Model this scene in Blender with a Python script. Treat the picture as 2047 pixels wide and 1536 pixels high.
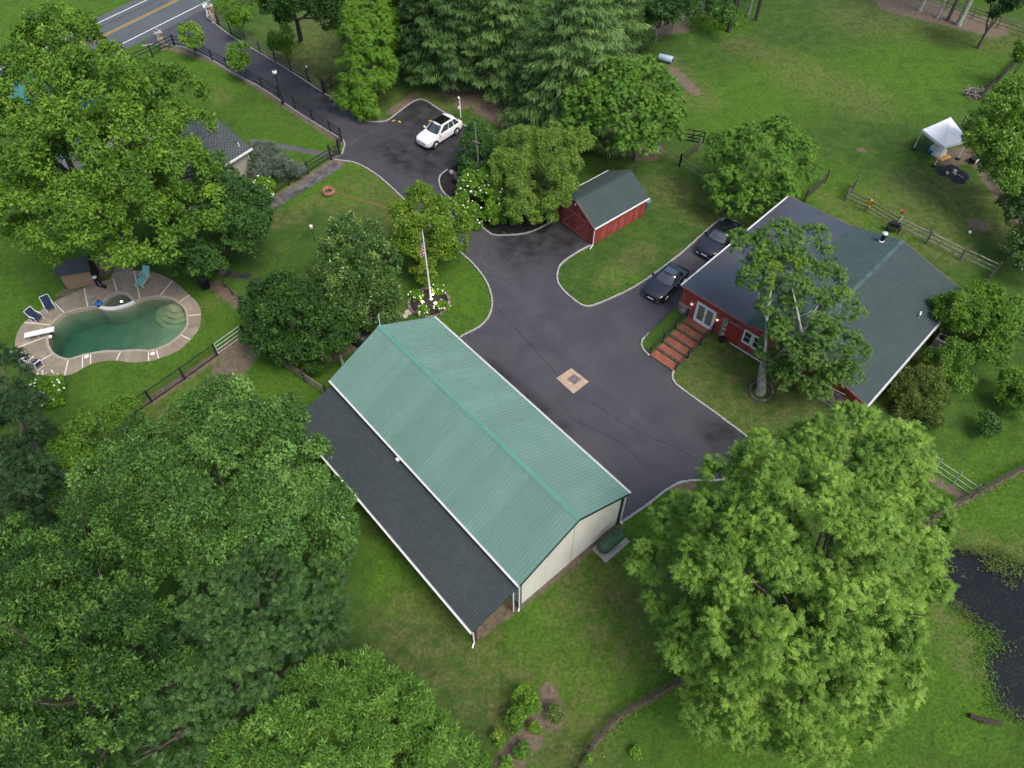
import bpy, math, random
import numpy as np
from mathutils import Vector, Matrix
from mathutils.geometry import delaunay_2d_cdt

for o in list(bpy.data.objects):
    bpy.data.objects.remove(o)
R = math.radians
random.seed(7)
rng = np.random.default_rng(11)
scene = bpy.context.scene
COL = scene.collection

# ------------------------------------------------------------------ camera
CAM_H, FPX, PITCH, ROLL = 40.0, 1480.0, R(51.81), R(-0.526)
cam_d = bpy.data.cameras.new('camera')
cam = bpy.data.objects.new('camera', cam_d)
COL.objects.link(cam)
cam_d.sensor_width = 36.0
cam_d.lens = FPX / 2047.0 * 36.0
cam_d.clip_start, cam_d.clip_end = 0.5, 6000.0
cam.matrix_world = Matrix.Translation((0, 0, CAM_H)) @ Matrix.Rotation(math.pi / 2 - PITCH, 4, 'X') @ Matrix.Rotation(ROLL, 4, 'Z')
scene.camera = cam

# ------------------------------------------------------------------ sky and sun (thin bright overcast)
SUN_EL, SUN_AZ = R(58), R(134)          # azimuth from +Y towards +X
world = bpy.data.worlds.new('World')
scene.world = world
world.use_nodes = True
wn = world.node_tree
bg = wn.nodes['Background']
sky = wn.nodes.new('ShaderNodeTexSky')
sky.sky_type = 'NISHITA'
sky.sun_disc = False
sky.sun_elevation = SUN_EL
sky.sun_rotation = SUN_AZ
sky.air_density = 1.0
sky.dust_density = 4.0
sky.ozone_density = 1.0
wn.links.new(sky.outputs[0], bg.inputs[0])
bg.inputs[1].default_value = 0.13
sun_d = bpy.data.lights.new('sun', 'SUN')
sun_d.energy = 1.4
sun_d.angle = R(25)
sun_d.color = (1.0, 0.965, 0.9)
sun = bpy.data.objects.new('sun', sun_d)
COL.objects.link(sun)
sdir = Vector((math.sin(SUN_AZ) * math.cos(SUN_EL), math.cos(SUN_AZ) * math.cos(SUN_EL), math.sin(SUN_EL)))
sun.rotation_euler = sdir.to_track_quat('Z', 'Y').to_euler()
sun.location = (0, 30, 80)

vs = scene.view_settings
vs.view_transform = 'Standard'
vs.look = 'None'
vs.gamma = 1.0
vs.use_curve_mapping = False
vs.exposure = 0.72
scene.cycles.max_bounces = 6
scene.cycles.diffuse_bounces = 3
scene.cycles.glossy_bounces = 2
scene.cycles.transmission_bounces = 3
scene.cycles.transparent_max_bounces = 8
scene.cycles.caustics_reflective = False
scene.cycles.caustics_refractive = False
scene.cycles.use_denoising = True

# ------------------------------------------------------------------ survey: measured picture point + height -> place on site
def G(px, py, z=0.0):
    u, v = px - 1023.5, py - 768.0
    c, s = math.cos(ROLL), math.sin(ROLL)
    uu, vv = c * u + s * v, -s * u + c * v
    cp, sp = math.cos(PITCH), math.sin(PITCH)
    d = Vector((uu / FPX, cp - sp * vv / FPX, -sp - cp * vv / FPX))
    t = (z - CAM_H) / d.z
    return Vector((d.x * t, d.y * t, z))

def depth(p):
    return p[1] * math.cos(PITCH) - (p[2] - CAM_H) * math.sin(PITCH)

def GL(pts, z=0.0):
    return [G(a, b, z) for a, b in pts]

def spline(pts, step=0.25, closed=False):
    P = [Vector(p) for p in pts]
    n = len(P)
    out = []
    rngn = n if closed else n - 1
    for i in range(rngn):
        if closed:
            p0, p1, p2, p3 = P[(i - 1) % n], P[i], P[(i + 1) % n], P[(i + 2) % n]
        else:
            p0, p1, p2, p3 = P[max(i - 1, 0)], P[i], P[i + 1], P[min(i + 2, n - 1)]
        k = max(1, int((p2 - p1).length / step))
        for j in range(k):
            t = j / k
            out.append(0.5 * ((2 * p1) + (p2 - p0) * t + (2 * p0 - 5 * p1 + 4 * p2 - p3) * t * t + (3 * p1 - p0 - 3 * p2 + p3) * t ** 3))
    if not closed:
        out.append(P[-1].copy())
    return out

def inside(poly, X, Y):
    X = np.asarray(X, float); Y = np.asarray(Y, float)
    r = np.zeros(X.shape, bool)
    n = len(poly)
    j = n - 1
    for i in range(n):
        xi, yi, xj, yj = poly[i][0], poly[i][1], poly[j][0], poly[j][1]
        c = ((yi > Y) != (yj > Y)) & (X < (xj - xi) * (Y - yi) / (yj - yi + 1e-12) + xi)
        r ^= c
        j = i
    return r

def seg_dist(X, Y, pts):
    D = np.full(X.shape, 1e9)
    for a, b in zip(pts[:-1], pts[1:]):
        dx, dy = b[0] - a[0], b[1] - a[1]
        t = np.clip(((X - a[0]) * dx + (Y - a[1]) * dy) / (dx * dx + dy * dy + 1e-9), 0, 1)
        D = np.minimum(D, np.hypot(X - a[0] - t * dx, Y - a[1] - t * dy))
    return D

# ------------------------------------------------------------------ house frame (used by the sloping lawn too)
HOUSE_O, HOUSE_YAW = Vector((11.99, 37.46, 0)), R(44.8)
def house_local(x, y):
    c, s = math.cos(HOUSE_YAW), math.sin(HOUSE_YAW)
    dx, dy = x - HOUSE_O.x, y - HOUSE_O.y
    return dx * c + dy * s, -dx * s + dy * c
def house_world(lx, ly, z=0):
    c, s = math.cos(HOUSE_YAW), math.sin(HOUSE_YAW)
    return Vector((HOUSE_O.x + lx * c - ly * s, HOUSE_O.y + lx * s + ly * c, z))
def ground_z(x, y):
    lx, ly = house_local(np.asarray(x, float), np.asarray(y, float))
    sm = lambda t: np.clip(t, 0, 1) ** 2 * (3 - 2 * np.clip(t, 0, 1))
    rise = sm((lx + 4.2) / 4.4) * sm((20 - lx) / 4) * (ly < 0.30) * sm((ly + 19) / 4)
    # keep the kerb line of the front lawn low
    return 0.72 * rise
def GZ(px, py):
    p = G(px, py)
    for _ in range(4):
        p = G(px, py, float(ground_z(p.x, p.y)))
    return p

# ------------------------------------------------------------------ objects
def thing(name, label, cat, loc=(0, 0, 0), rotz=0.0, group=None):
    o = bpy.data.objects.new(name, None)
    o.empty_display_size = 0.3
    COL.objects.link(o)
    o.location = loc
    o.rotation_euler = (0, 0, rotz)
    o['label'] = label
    o['category'] = cat
    if group:
        o['group'] = group
    return o

def tag(o, label, cat, group=None):
    o['label'] = label
    o['category'] = cat
    if group:
        o['group'] = group
    return o

def new_obj(name, me, parent=None, loc=None, rot=None, kind=None):
    o = bpy.data.objects.new(name, me)
    COL.objects.link(o)
    if parent is not None:
        o.parent = parent
    if loc is not None:
        o.location = loc
    if rot is not None:
        o.rotation_euler = rot
    if kind:
        o['kind'] = kind
    return o

class MB:
    """collects simple solids, then becomes one mesh"""
    def __init__(s):
        s.v, s.f, s.m = [], [], []
    def add(s, vs, fs, mi=0):
        b = len(s.v)
        s.v += [tuple(v) for v in vs]
        s.f += [tuple(b + i for i in f) for f in fs]
        s.m += [mi] * len(fs)
        return s
    def box(s, c, size, rz=0.0, mi=0, M=None):
        x, y, z = size[0] / 2, size[1] / 2, size[2] / 2
        vs = [Vector((a, b, d)) for d in (-z, z) for a, b in ((-x, -y), (x, -y), (x, y), (-x, y))]
        T = M if M is not None else Matrix.Rotation(rz, 3, 'Z')
        vs = [T @ v + Vector(c) for v in vs]
        return s.add(vs, [(3, 2, 1, 0), (4, 5, 6, 7), (0, 1, 5, 4), (1, 2, 6, 5), (2, 3, 7, 6), (3, 0, 4, 7)], mi)
    def bar(s, a, b, w, h, mi=0, up=(0, 0, 1)):
        a, b = Vector(a), Vector(b)
        d = (b - a)
        L = d.length
        if L < 1e-6:
            return s
        d /= L
        u = Vector(up)
        if abs(d.dot(u)) > 0.99:
            u = Vector((1, 0, 0))
        sd = d.cross(u).normalized()
        u2 = sd.cross(d)
        M = Matrix((d, sd, u2)).transposed()
        return s.box((a + b) / 2, (L, w, h), M=M, mi=mi)
    def tube(s, pts, rad, n=8, mi=0, cap=True):
        pts = [Vector(p) for p in pts]
        if not hasattr(rad, '__len__'):
            rad = [rad] * len(pts)
        b = len(s.v)
        ref = Vector((0.31, 0.17, 0.93))
        for i, p in enumerate(pts):
            d = (pts[min(i + 1, len(pts) - 1)] - pts[max(i - 1, 0)]).normalized()
            r = ref if abs(d.dot(ref)) < 0.9 else Vector((1, 0, 0))
            x = d.cross(r).normalized()
            y = d.cross(x)
            for k in range(n):
                a = 2 * math.pi * k / n
                s.v.append(tuple(p + (x * math.cos(a) + y * math.sin(a)) * rad[i]))
        for i in range(len(pts) - 1):
            for k in range(n):
                a, c = b + i * n + k, b + i * n + (k + 1) % n
                s.f.append((a, a + n, c + n, c)); s.m.append(mi)
        if cap:
            s.f.append(tuple(b + k for k in range(n))); s.m.append(mi)
            e = b + (len(pts) - 1) * n
            s.f.append(tuple(e + n - 1 - k for k in range(n))); s.m.append(mi)
        return s
    def prism(s, poly, z0, z1, mi=0):
        n = len(poly)
        vs = [(p[0], p[1], z0) for p in poly] + [(p[0], p[1], z1) for p in poly]
        ar = sum(poly[i][0] * poly[(i + 1) % n][1] - poly[(i + 1) % n][0] * poly[i][1] for i in range(n))
        fs = [tuple(range(n, 2 * n)), tuple(range(n - 1, -1, -1))] + [(i, (i + 1) % n, n + (i + 1) % n, n + i) for i in range(n)]
        if ar < 0:
            fs = [tuple(reversed(f)) for f in fs]
        return s.add(vs, fs, mi)
    def lathe(s, c, prof, n=16, mi=0):
        b = len(s.v)
        for r, z in prof:
            for k in range(n):
                a = 2 * math.pi * k / n
                s.v.append((c[0] + r * math.cos(a), c[1] + r * math.sin(a), c[2] + z))
        for i in range(len(prof) - 1):
            for k in range(n):
                a, d = b + i * n + k, b + i * n + (k + 1) % n
                s.f.append((a, d, d + n, a + n)); s.m.append(mi)
        s.f.append(tuple(b + n - 1 - k for k in range(n))); s.m.append(mi)
        e = b + (len(prof) - 1) * n
        s.f.append(tuple(e + k for k in range(n))); s.m.append(mi)
        return s
    def mesh(s, name, mats, smooth=None):
        me = bpy.data.meshes.new(name)
        me.from_pydata(s.v, [], s.f)
        if not isinstance(mats, (list, tuple)):
            mats = [mats]
        for m in mats:
            me.materials.append(m)
        if any(s.m):
            me.polygons.foreach_set('material_index', s.m)
        if smooth is not None:
            me.polygons.foreach_set('use_smooth', [True] * len(me.polygons))
            me.set_sharp_from_angle(angle=R(smooth))
        me.update()
        return me
    def build(s, name, mats, parent=None, kind=None, smooth=None, world=False):
        """world=True: the points are site coordinates although the parent stands elsewhere"""
        o = new_obj(name, s.mesh(name, mats, smooth), parent, kind=kind)
        if world and parent is not None:
            o.location = -Vector(parent.location)
        return o

def cdt_mesh(name, polys_pts, mat, z=0.0, step=0.6, zfun=None, attrs=None, parent=None, kind='structure'):
    """flat sheet with an exact outline and inner points (so that stains can be laid on it)"""
    P = [(p[0], p[1]) for p in polys_pts]
    xs, ys = [p[0] for p in P], [p[1] for p in P]
    gx, gy = np.meshgrid(np.arange(min(xs), max(xs), step), np.arange(min(ys), max(ys), step))
    gx, gy = gx.ravel() + step * .5, gy.ravel() + step * .5
    ok = inside(P, gx, gy) & (seg_dist(gx, gy, P + [P[0]]) > step * 0.35)
    pts = [Vector(p) for p in P] + [Vector((a, b)) for a, b in zip(gx[ok], gy[ok])]
    vo, eo, fo, _, _, _ = delaunay_2d_cdt(pts, [], [list(range(len(P)))], 1, 1e-5)
    V = [(v.x, v.y, (zfun(v.x, v.y) if zfun else 0) + z) for v in vo]
    me = bpy.data.meshes.new(name)
    me.from_pydata(V, [], [tuple(f) for f in fo])
    me.update()
    if me.polygons and sum(p.normal.z for p in me.polygons) < 0:
        me.flip_normals()
    me.materials.append(mat)
    if attrs:
        arr = np.array(V)
        for k, fn in attrs.items():
            a = me.attributes.new(k, 'FLOAT', 'POINT')
            a.data.foreach_set('value', np.asarray(fn(arr[:, 0], arr[:, 1]), np.float32))
    return new_obj(name, me, parent, kind=kind)

# ------------------------------------------------------------------ materials
class NT:
    def __init__(s, name):
        s.mat = bpy.data.materials.new(name)
        s.mat.use_nodes = True
        s.t = s.mat.node_tree
        s.n = s.t.nodes
        s.bsdf = s.n['Principled BSDF']
        s.out = s.n['Material Output']
        s._pos = None
    def link(s, a, b):
        s.t.links.new(a, b)
    def new(s, t, **kw):
        n = s.n.new(t)
        for k, v in kw.items():
            setattr(n, k, v)
        return n
    def pos(s):
        if s._pos is None:
            s._pos = s.new('ShaderNodeNewGeometry').outputs['Position']
        return s._pos
    def objpos(s):
        return s.new('ShaderNodeTexCoord').outputs['Object']
    def mapped(s, src, scale=(1, 1, 1), rot=(0, 0, 0)):
        m = s.new('ShaderNodeMapping')
        m.inputs['Scale'].default_value = scale
        m.inputs['Rotation'].default_value = rot
        s.link(src, m.inputs['Vector'])
        return m.outputs[0]
    def noise(s, scale, detail=4, rough=.55, vec=None, dist=0.0):
        n = s.new('ShaderNodeTexNoise')
        n.inputs['Scale'].default_value = scale
        n.inputs['Detail'].default_value = detail
        n.inputs['Roughness'].default_value = rough
        n.inputs['Distortion'].default_value = dist
        s.link(vec if vec is not None else s.pos(), n.inputs['Vector'])
        return n.outputs['Fac']
    def val(s, x):
        return x
    def math(s, op, a, b=0.5, c=None, clamp=False):
        n = s.new('ShaderNodeMath', operation=op, use_clamp=clamp)
        for i, x in enumerate((a, b, c)):
            if x is None:
                continue
            if isinstance(x, (int, float)):
                n.inputs[i].default_value = x
            else:
                s.link(x, n.inputs[i])
        return n.outputs[0]
    def ramp(s, x, stops, interp='LINEAR'):
        n = s.new('ShaderNodeValToRGB')
        cr = n.color_ramp
        cr.interpolation = interp
        while len(cr.elements) < len(stops):
            cr.elements.new(0.5)
        for e, (p, c) in zip(cr.elements, stops):
            e.position = p
            e.color = (c[0], c[1], c[2], 1) if hasattr(c, '__len__') else (c, c, c, 1)
        s.link(x, n.inputs[0])
        return n.outputs[0]
    def mix(s, f, a, b, mode='MIX'):
        n = s.new('ShaderNodeMix', data_type='RGBA', blend_type=mode)
        for i, x in ((0, f), (6, a), (7, b)):
            if isinstance(x, (int, float)):
                n.inputs[i].default_value = x
            elif hasattr(x, '__len__'):
                n.inputs[i].default_value = (x[0], x[1], x[2], 1)
            else:
                s.link(x, n.inputs[i])
        return n.outputs[2]
    def attr(s, name):
        return s.new('ShaderNodeAttribute', attribute_name=name).outputs['Fac']
    def objrand(s):
        return s.new('ShaderNodeObjectInfo').outputs['Random']
    def bump(s, h, strength=.3, dist=.02):
        b = s.new('ShaderNodeBump')
        b.inputs['Strength'].default_value = strength
        b.inputs['Distance'].default_value = dist
        s.link(h, b.inputs['Height'])
        s.link(b.outputs[0], s.bsdf.inputs['Normal'])
    def set(s, col=None, rough=None, spec=None, metal=None, coat=None):
        for k, v in (('Base Color', col), ('Roughness', rough), ('Specular IOR Level', spec), ('Metallic', metal), ('Coat Weight', coat)):
            if v is None:
                continue
            if isinstance(v, (int, float)):
                s.bsdf.inputs[k].default_value = v
            elif hasattr(v, '__len__'):
                s.bsdf.inputs[k].default_value = (v[0], v[1], v[2], 1)
            else:
                s.link(v, s.bsdf.inputs[k])
        return s.mat

def sc3(c, k):
    return tuple(max(0, min(1, x * k)) for x in c)

def mk(name, col, var=.25, scale=6, rough=.7, spec=.3, metal=0, coat=0, bump=0, bscale=40, orand=0, col2=None, stretch=None):
    n = NT(name)
    vec = n.mapped(n.pos(), stretch) if stretch else n.pos()
    f = n.noise(scale, 5, .6, vec)
    c = n.ramp(f, [(.3, sc3(col, 1 - var)), (.7, col2 if col2 else sc3(col, 1 + var * .8))])
    if orand:
        k = n.math('MULTIPLY_ADD', n.objrand(), orand * 2, 1 - orand)
        g = n.new('ShaderNodeCombineColor')
        for i in range(3):
            n.link(k, g.inputs[i])
        c = n.mix(1.0, c, g.outputs[0], 'MULTIPLY')
    if bump:
        n.bump(n.noise(bscale, 4, .6), bump, .02)
    return n.set(c, rough, spec, metal, coat)

def emit(name, col, s):
    n = NT(name)
    n.set((.8, .8, .8), .4)
    n.bsdf.inputs['Emission Color'].default_value = (*col, 1)
    n.bsdf.inputs['Emission Strength'].default_value = s
    return n.mat

M = {}
M['white'] = mk('white_paint', (.78, .78, .77), .06, 8, .45)
M['white_vinyl'] = mk('white_vinyl', (.72, .73, .72), .08, 3, .5)
M['black_paint'] = mk('black_painted_wood', (.03, .03, .032), .4, 12, .6, bump=.3)
M['black_metal'] = mk('black_metal', (.015, .015, .017), .2, 12, .4)
M['old_wood'] = mk('weathered_rail_wood', (.17, .145, .12), .45, 9, .85, bump=.5, orand=.25, col2=(.30, .27, .23))
M['dark_wood'] = mk('dark_stained_wood', (.055, .045, .038), .45, 9, .8, bump=.4, orand=.3)
M['lichen_rail'] = mk('lichen_spotted_rail', (.16, .15, .13), .4, 3.2, .9, col2=(.52, .55, .42), orand=.15)
M['galv'] = mk('galvanised_steel', (.5, .53, .55), .15, 10, .35, metal=.8)
M['galv_light'] = mk('pale_galvanised_tube', (.62, .68, .68), .1, 10, .4, metal=.3)
M['chrome'] = mk('chrome', (.75, .76, .78), .05, 10, .15, metal=1)
M['rubber'] = mk('tyre_rubber', (.018, .018, .019), .3, 20, .85)
M['glass'] = mk('window_glass', (.03, .035, .04), .2, 2, .06, spec=.6)
M['car_glass'] = mk('car_glass', (.05, .062, .066), .3, 2.5, .04, spec=.9, coat=1)
M['trunk'] = mk('bark', (.10, .085, .07), .5, 7, .95, bump=.9, bscale=18, col2=(.2, .18, .155))
M['trunk_pale'] = mk('pale_lichened_bark', (.22, .23, .18), .4, 5, .95, bump=.9, bscale=14, col2=(.46, .47, .4))
M['trunk_dark'] = mk('dark_bark', (.05, .042, .036), .5, 7, .95, bump=.9, bscale=18)
M['concrete'] = mk('concrete', (.33, .32, .30), .2, 3, .8, bump=.3, bscale=60)
M['stone'] = mk('field_stone', (.27, .22, .185), .45, 3.1, .9, bump=.5, orand=.2, col2=(.42, .36, .31))
M['soil'] = mk('bare_soil', (.15, .09, .06), .35, 2, .95, bump=.6, bscale=25, col2=(.24, .165, .115))
M['mulch'] = mk('black_mulch', (.012, .011, .012), .5, 14, .95, bump=1.0, bscale=30, col2=(.034, .03, .03))
M['blue'] = mk('blue_plastic', (.03, .13, .35), .15, 8, .4)
M['orange'] = mk('orange_plastic', (.62, .26, .02), .15, 8, .5)
M['red_paint'] = mk('red_paint', (.30, .035, .03), .2, 8, .6)
M['yellow_wood'] = mk('yellow_wood', (.52, .30, .09), .2, 8, .7)
M['lamp_glow'] = emit('lamp_glow', (1.0, .86, .62), 6.0)
M['spot_glow'] = emit('spot_glow', (1.0, .8, .5), 14.0)
# ================================================================== ground
POND = GL([(1845, 1150), (1868, 1100), (1880, 1093), (1938, 1099), (1945, 1089), (1962, 1108), (1990, 1101), (2012, 1118), (2047, 1124), (2200, 1110), (2330, 1260), (2250, 1440), (2060, 1452), (2032, 1441), (2002, 1416), (1985, 1388), (1971, 1342), (1966, 1302), (1985, 1276), (1975, 1263), (1950, 1250), (1930, 1231), (1905, 1211), (1880, 1190)])
POOL_J = [  # (pool edge, deck edge) at each white joint, going round
    ((96, 672), (30, 697)), ((103, 650), (48, 645)), ((130, 627), (107, 604)), ((176, 616), (168, 576)),
    ((235, 586), (226, 556)), ((280, 600), (268, 541)), ((318, 594), (345, 561)), ((356, 606), (379, 590)), ((373, 632), (402, 629)),
    ((359, 669), (381, 679)), ((312, 697), (317, 717)), ((297, 700), (297, 722)), ((242, 701), (233, 721)), ((181, 706), (181, 728)),
    ((165, 709), (165, 736)), ((137, 717), (129, 751)), ((108, 706), (50, 739))]
POOL_EXTRA = {0: [(98, 660)], 3: [(200, 613), (206, 607), (217, 594)], 4: [(252, 589), (262, 598), (268, 604)], 5: [(300, 595)], 6: [(340, 597)], 7: [(368, 617)], 8: [(372, 652)], 9: [(338, 686)], 11: [(270, 699)], 12: [(212, 701)], 14: [(150, 714)], 15: [(122, 714)], 16: [(98, 690)]}
DECK_EXTRA = {0: [(33, 670)], 1: [(76, 624)], 2: [(136, 590)], 3: [(196, 565)], 4: [(246, 546)], 5: [(305, 544)], 7: [(396, 608)], 8: [(398, 656)], 9: [(354, 702)], 11: [(265, 725)], 12: [(207, 722)], 14: [(148, 746)], 15: [(90, 751)], 16: [(33, 720)]}
def pool_curve(which, extra, z):
    nodes, mark = [], []
    for i, j in enumerate(POOL_J):
        mark.append(len(nodes))
        nodes.append(G(*j[which], z))
        for e in extra.get(i, []):
            nodes.append(G(*e, z))
    pts, idx = [], []
    n = len(nodes)
    for i in range(n):
        if i in mark:
            idx.append(len(pts))
        p0, p1, p2, p3 = nodes[(i - 1) % n], nodes[i], nodes[(i + 1) % n], nodes[(i + 2) % n]
        k = max(3, int((p2 - p1).length / .2))
        for q in range(k):
            t = q / k
            pts.append(0.5 * ((2 * p1) + (p2 - p0) * t + (2 * p0 - 5 * p1 + 4 * p2 - p3) * t * t + (3 * p1 - p0 - 3 * p2 + p3) * t ** 3))
    return pts, idx
DECK_Z = 0.05
pool_in, pool_in_i = pool_curve(0, POOL_EXTRA, DECK_Z)
pool_out, pool_out_i = pool_curve(1, DECK_EXTRA, DECK_Z)

BARN_O, BARN_YAW = Vector((0.325, 15.776, 0)), R(130.665)
def barn_world(lx, ly, z=0):
    c, s = math.cos(BARN_YAW), math.sin(BARN_YAW)
    return Vector((BARN_O.x + lx * c - ly * s, BARN_O.y + lx * s + ly * c, z))

SOIL = [((428, 790), (500, 692), .75), ((440, 740), (470, 700), .45), ((300, 802), (497, 668), .28), ((345, 98), (425, 121), .28), ((425, 121), (520, 176), .26),
        ((520, 176), (682, 284), .3), ((560, 392), (668, 322), .3), ((1800, 8), (1850, 20), 2.2), ((1850, 24), (1975, 55), 1.7), ((1895, 318), (1930, 308), .9),
        ((1060, 1470), (1015, 1530), .5), ((1095, 1385), (1110, 1440), .35), ((1080, 1430), (1050, 1470), .4), ((1175, 1500), (1245, 1425), .1), ((1250, 1425), (1380, 1352), .1),
        ((1830, 940), (1925, 992), .22), ((1850, 1046), (2047, 938), .08), ((1955, 330), (2030, 440), .35), ((1722, 300), (1724, 300), .25), ((700, 690), (640, 720), .5),
        ((1330, 55), (1400, 18), 1.3), ((1360, 60), (1420, 40), .6), ((430, 570), (480, 610), .35), ((215, 520), (200, 545), .6), ((840, 225), (800, 235), .4), ((1345, 140), (1390, 185), .45),
        ((1950, 448), (1960, 452), .5), ((920, 210), (925, 213), .5), ((905, 180), (1000, 215), 1.2), ((1000, 210), (1090, 250), 2.2), ((1150, 270), (1290, 300), 1.3), ((540, 770), (640, 800), .0),
        ((1650, 780), (1720, 815), .4), ((170, 565), (120, 590), .2), ((830, 190), (780, 225), .3), ((1240, 1050), (1000, 1240), .12), ((1355, 975), (1375, 968), .35)]
lean = [barn_world(-.1, .1), barn_world(-.1, 2.9), barn_world(17.5, 3.1), barn_world(17.5, .1)]
DRY = [((630, 60), (660, 190), 3.2), ((560, 120), (640, 60), 1.2), ((480, 470), (640, 400), .5), ((640, 400), (720, 360), .7), ((540, 450), (600, 430), .5), ((760, 360), (800, 420), 1.6),
       ((700, 420), (760, 400), 1.1), ((1380, 830), (1470, 840), 2.0), ((1360, 750), (1420, 790), 1.4), ((1560, 800), (1600, 840), 1.0), ((1840, 390), (1940, 410), 2.2), ((1880, 430), (2040, 470), 1.2),
       ((1220, 560), (1290, 500), .7), ((1390, 500), (1280, 600), .4), ((1720, 30), (1990, 70), 2.6), ((1350, 150), (1400, 200), 1.2), ((1290, 160), (1340, 120), .6), ((1170, 1180), (1240, 1260), 1.6),
       ((960, 1330), (1000, 1390), 1.2), ((820, 1240), (860, 1330), 1.2), ((1060, 1400), (1130, 1450), 1.6), ((1890, 1240), (1945, 1330), .6), ((1900, 1085), (2047, 1105), .55), ((400, 790), (440, 820), .9), ((300, 830), (260, 850), .6),
       ((1610, 150), (1720, 200), 2.0), ((1480, 90), (1560, 120), 1.2), ((1750, 410), (1900, 500), 1.3), ((420, 610), (440, 590), .4), ((620, 560), (640, 545), .5), ((1440, 700), (1480, 760), .8), ((430, 180), (445, 200), .6), ((1330, 380), (1420, 430), 1.2),
       ((650, 240), (800, 250), .8), ((830, 210), (900, 200), 1.2), ((1120, 1120), (1160, 1160), .8), ((1660, 400), (1700, 440), .8), ((1030, 1010), (980, 1000), .0), ((200, 855), (330, 830), .8)]
LUSH = [((880, 560), (960, 610), 1.8), ((520, 760), (620, 800), 2.2), ((380, 620), (420, 700), 2.0), ((640, 340), (720, 350), 1.6), ((600, 380), (700, 380), 1.2), ((560, 230), (660, 270), 2.6), ((350, 120), (430, 170), 2.2),
        ((1640, 380), (1720, 420), 2.0), ((1440, 230), (1600, 160), 3), ((1900, 120), (1800, 160), 4), ((1240, 560), (1300, 600), .9), ((1200, 1100), (1300, 1060), 1.6), ((1120, 1280), (1250, 1330), 1.8), ((1950, 1000), (2047, 960), 2),
        ((120, 530), (60, 560), 3), ((250, 770), (350, 760), 2), ((1380, 45), (1440, 50), 1.5), ((1490, 1480), (1700, 1500), 2), ((1000, 1100), (800, 1150), 1.2), ((150, 20), (60, 30), 8), ((700, 330), (740, 350), 1.2), ((1860, 1250), (1880, 1400), 2)]
ASH = [((1888, 343), (1918, 350), .55), ((1905, 338), (1915, 360), .4)]

def blot(X, Y, items, soft):
    A = np.zeros(X.shape)
    for a, b, w in items:
        if w <= 0:
            continue
        pa, pb = G(*a), G(*b)
        d = seg_dist(X, Y, [pa, pb])
        A = np.maximum(A, np.clip(1 - (d - w) / (soft * w + .25), 0, 1))
    return A

def outer(lo, hi, step, far):
    c = list(np.arange(lo, hi + step, step))
    e, l = [], step
    x = lo
    while x > -far:
        l *= 1.5
        x -= l
        e.append(x)
    f, l = [], step
    x = c[-1]
    while x < far:
        l *= 1.5
        x += l
        f.append(x)
    return np.array(e[::-1] + c + f)
gxs, gys = outer(-60, 62, .36, 2500), outer(4, 93, .36, 2500)
GX, GY = np.meshgrid(gxs, gys)
GZv = ground_z(GX, GY)
GZv = GZv + 0.03 * np.sin(GX * .31) * np.sin(GY * .27) * 0
pond_d = seg_dist(GX, GY, POND + [POND[0]])
pond_in = inside(POND, GX, GY)
GZv = np.where(pond_in, -np.clip(pond_d * .8, 0, .8) - .02, GZv)
pool_c = [(p.x, p.y) for p in pool_in]
pd = seg_dist(GX, GY, pool_c + [pool_c[0]])
pin = inside(pool_c, GX, GY)
GZv = np.where(pin | (pd < .45), -4.0, GZv)
spa_c = G(236, 607)
GZv = np.where(np.hypot(GX - spa_c.x, GY - spa_c.y) < 1.25, -4.0, GZv)
lx_, ly_ = house_local(GX, GY)
GZv = np.where((lx_ > .75) & (lx_ < 13.6) & (ly_ < -.1) & (ly_ > -14.2), np.minimum(GZv, .3), GZv)
soil = blot(GX, GY, SOIL, .6)
soil = np.maximum(soil, inside(lean, GX, GY) * .95)
dry = blot(GX, GY, DRY, 1.2)
lush = blot(GX, GY, LUSH, 1.5)
ash = blot(GX, GY, ASH, .7)
nx, ny = len(gxs), len(gys)
me = bpy.data.meshes.new('lawn')
V = np.stack([GX.ravel(), GY.ravel(), GZv.ravel()], 1).astype(np.float32)
I = (np.arange(ny - 1)[:, None] * nx + np.arange(nx - 1)[None, :]).ravel()
Fq = np.stack([I, I + 1, I + nx + 1, I + nx], 1).astype(np.int32)
me.vertices.add(len(V)); me.vertices.foreach_set('co', V.ravel())
me.loops.add(Fq.size); me.loops.foreach_set('vertex_index', Fq.ravel())
me.polygons.add(len(Fq)); me.polygons.foreach_set('loop_start', np.arange(0, Fq.size, 4, dtype=np.int32))
me.polygons.foreach_set('use_smooth', np.ones(len(Fq), bool))
me.update()
for k, a in (('soil', soil), ('dry', dry), ('lush', lush), ('ash', ash)):
    at = me.attributes.new(k, 'FLOAT', 'POINT')
    at.data.foreach_set('value', a.ravel().astype(np.float32))
n = NT('lawn_grass')
big, mid, fine, blade = n.noise(.11, 3), n.noise(.75, 5, .6, dist=.6), n.noise(5.0, 4, .65), n.noise(26, 3, .7)
g0 = n.ramp(mid, [(.28, (.040, .078, .016)), (.5, (.060, .112, .021)), (.72, (.096, .132, .030))])
g1 = n.mix(n.ramp(big, [(.38, 0), (.66, .75)]), g0, n.ramp(mid, [(.3, (.052, .11, .012)), (.7, (.085, .155, .02))]))
lushf = n.math('MULTIPLY', n.attr('lush'), n.ramp(mid, [(.25, .35), (.7, .95)]))
g2 = n.mix(lushf, g1, n.ramp(fine, [(.3, (.062, .145, .012)), (.7, (.115, .21, .02))]))
dryf = n.math('MULTIPLY', n.attr('dry'), n.ramp(n.noise(1.3, 5, .65), [(.36, 0.0), (.68, .72)]))
g3 = n.mix(dryf, g2, n.ramp(fine, [(.3, (.13, .125, .045)), (.7, (.24, .20, .088))]))
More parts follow.
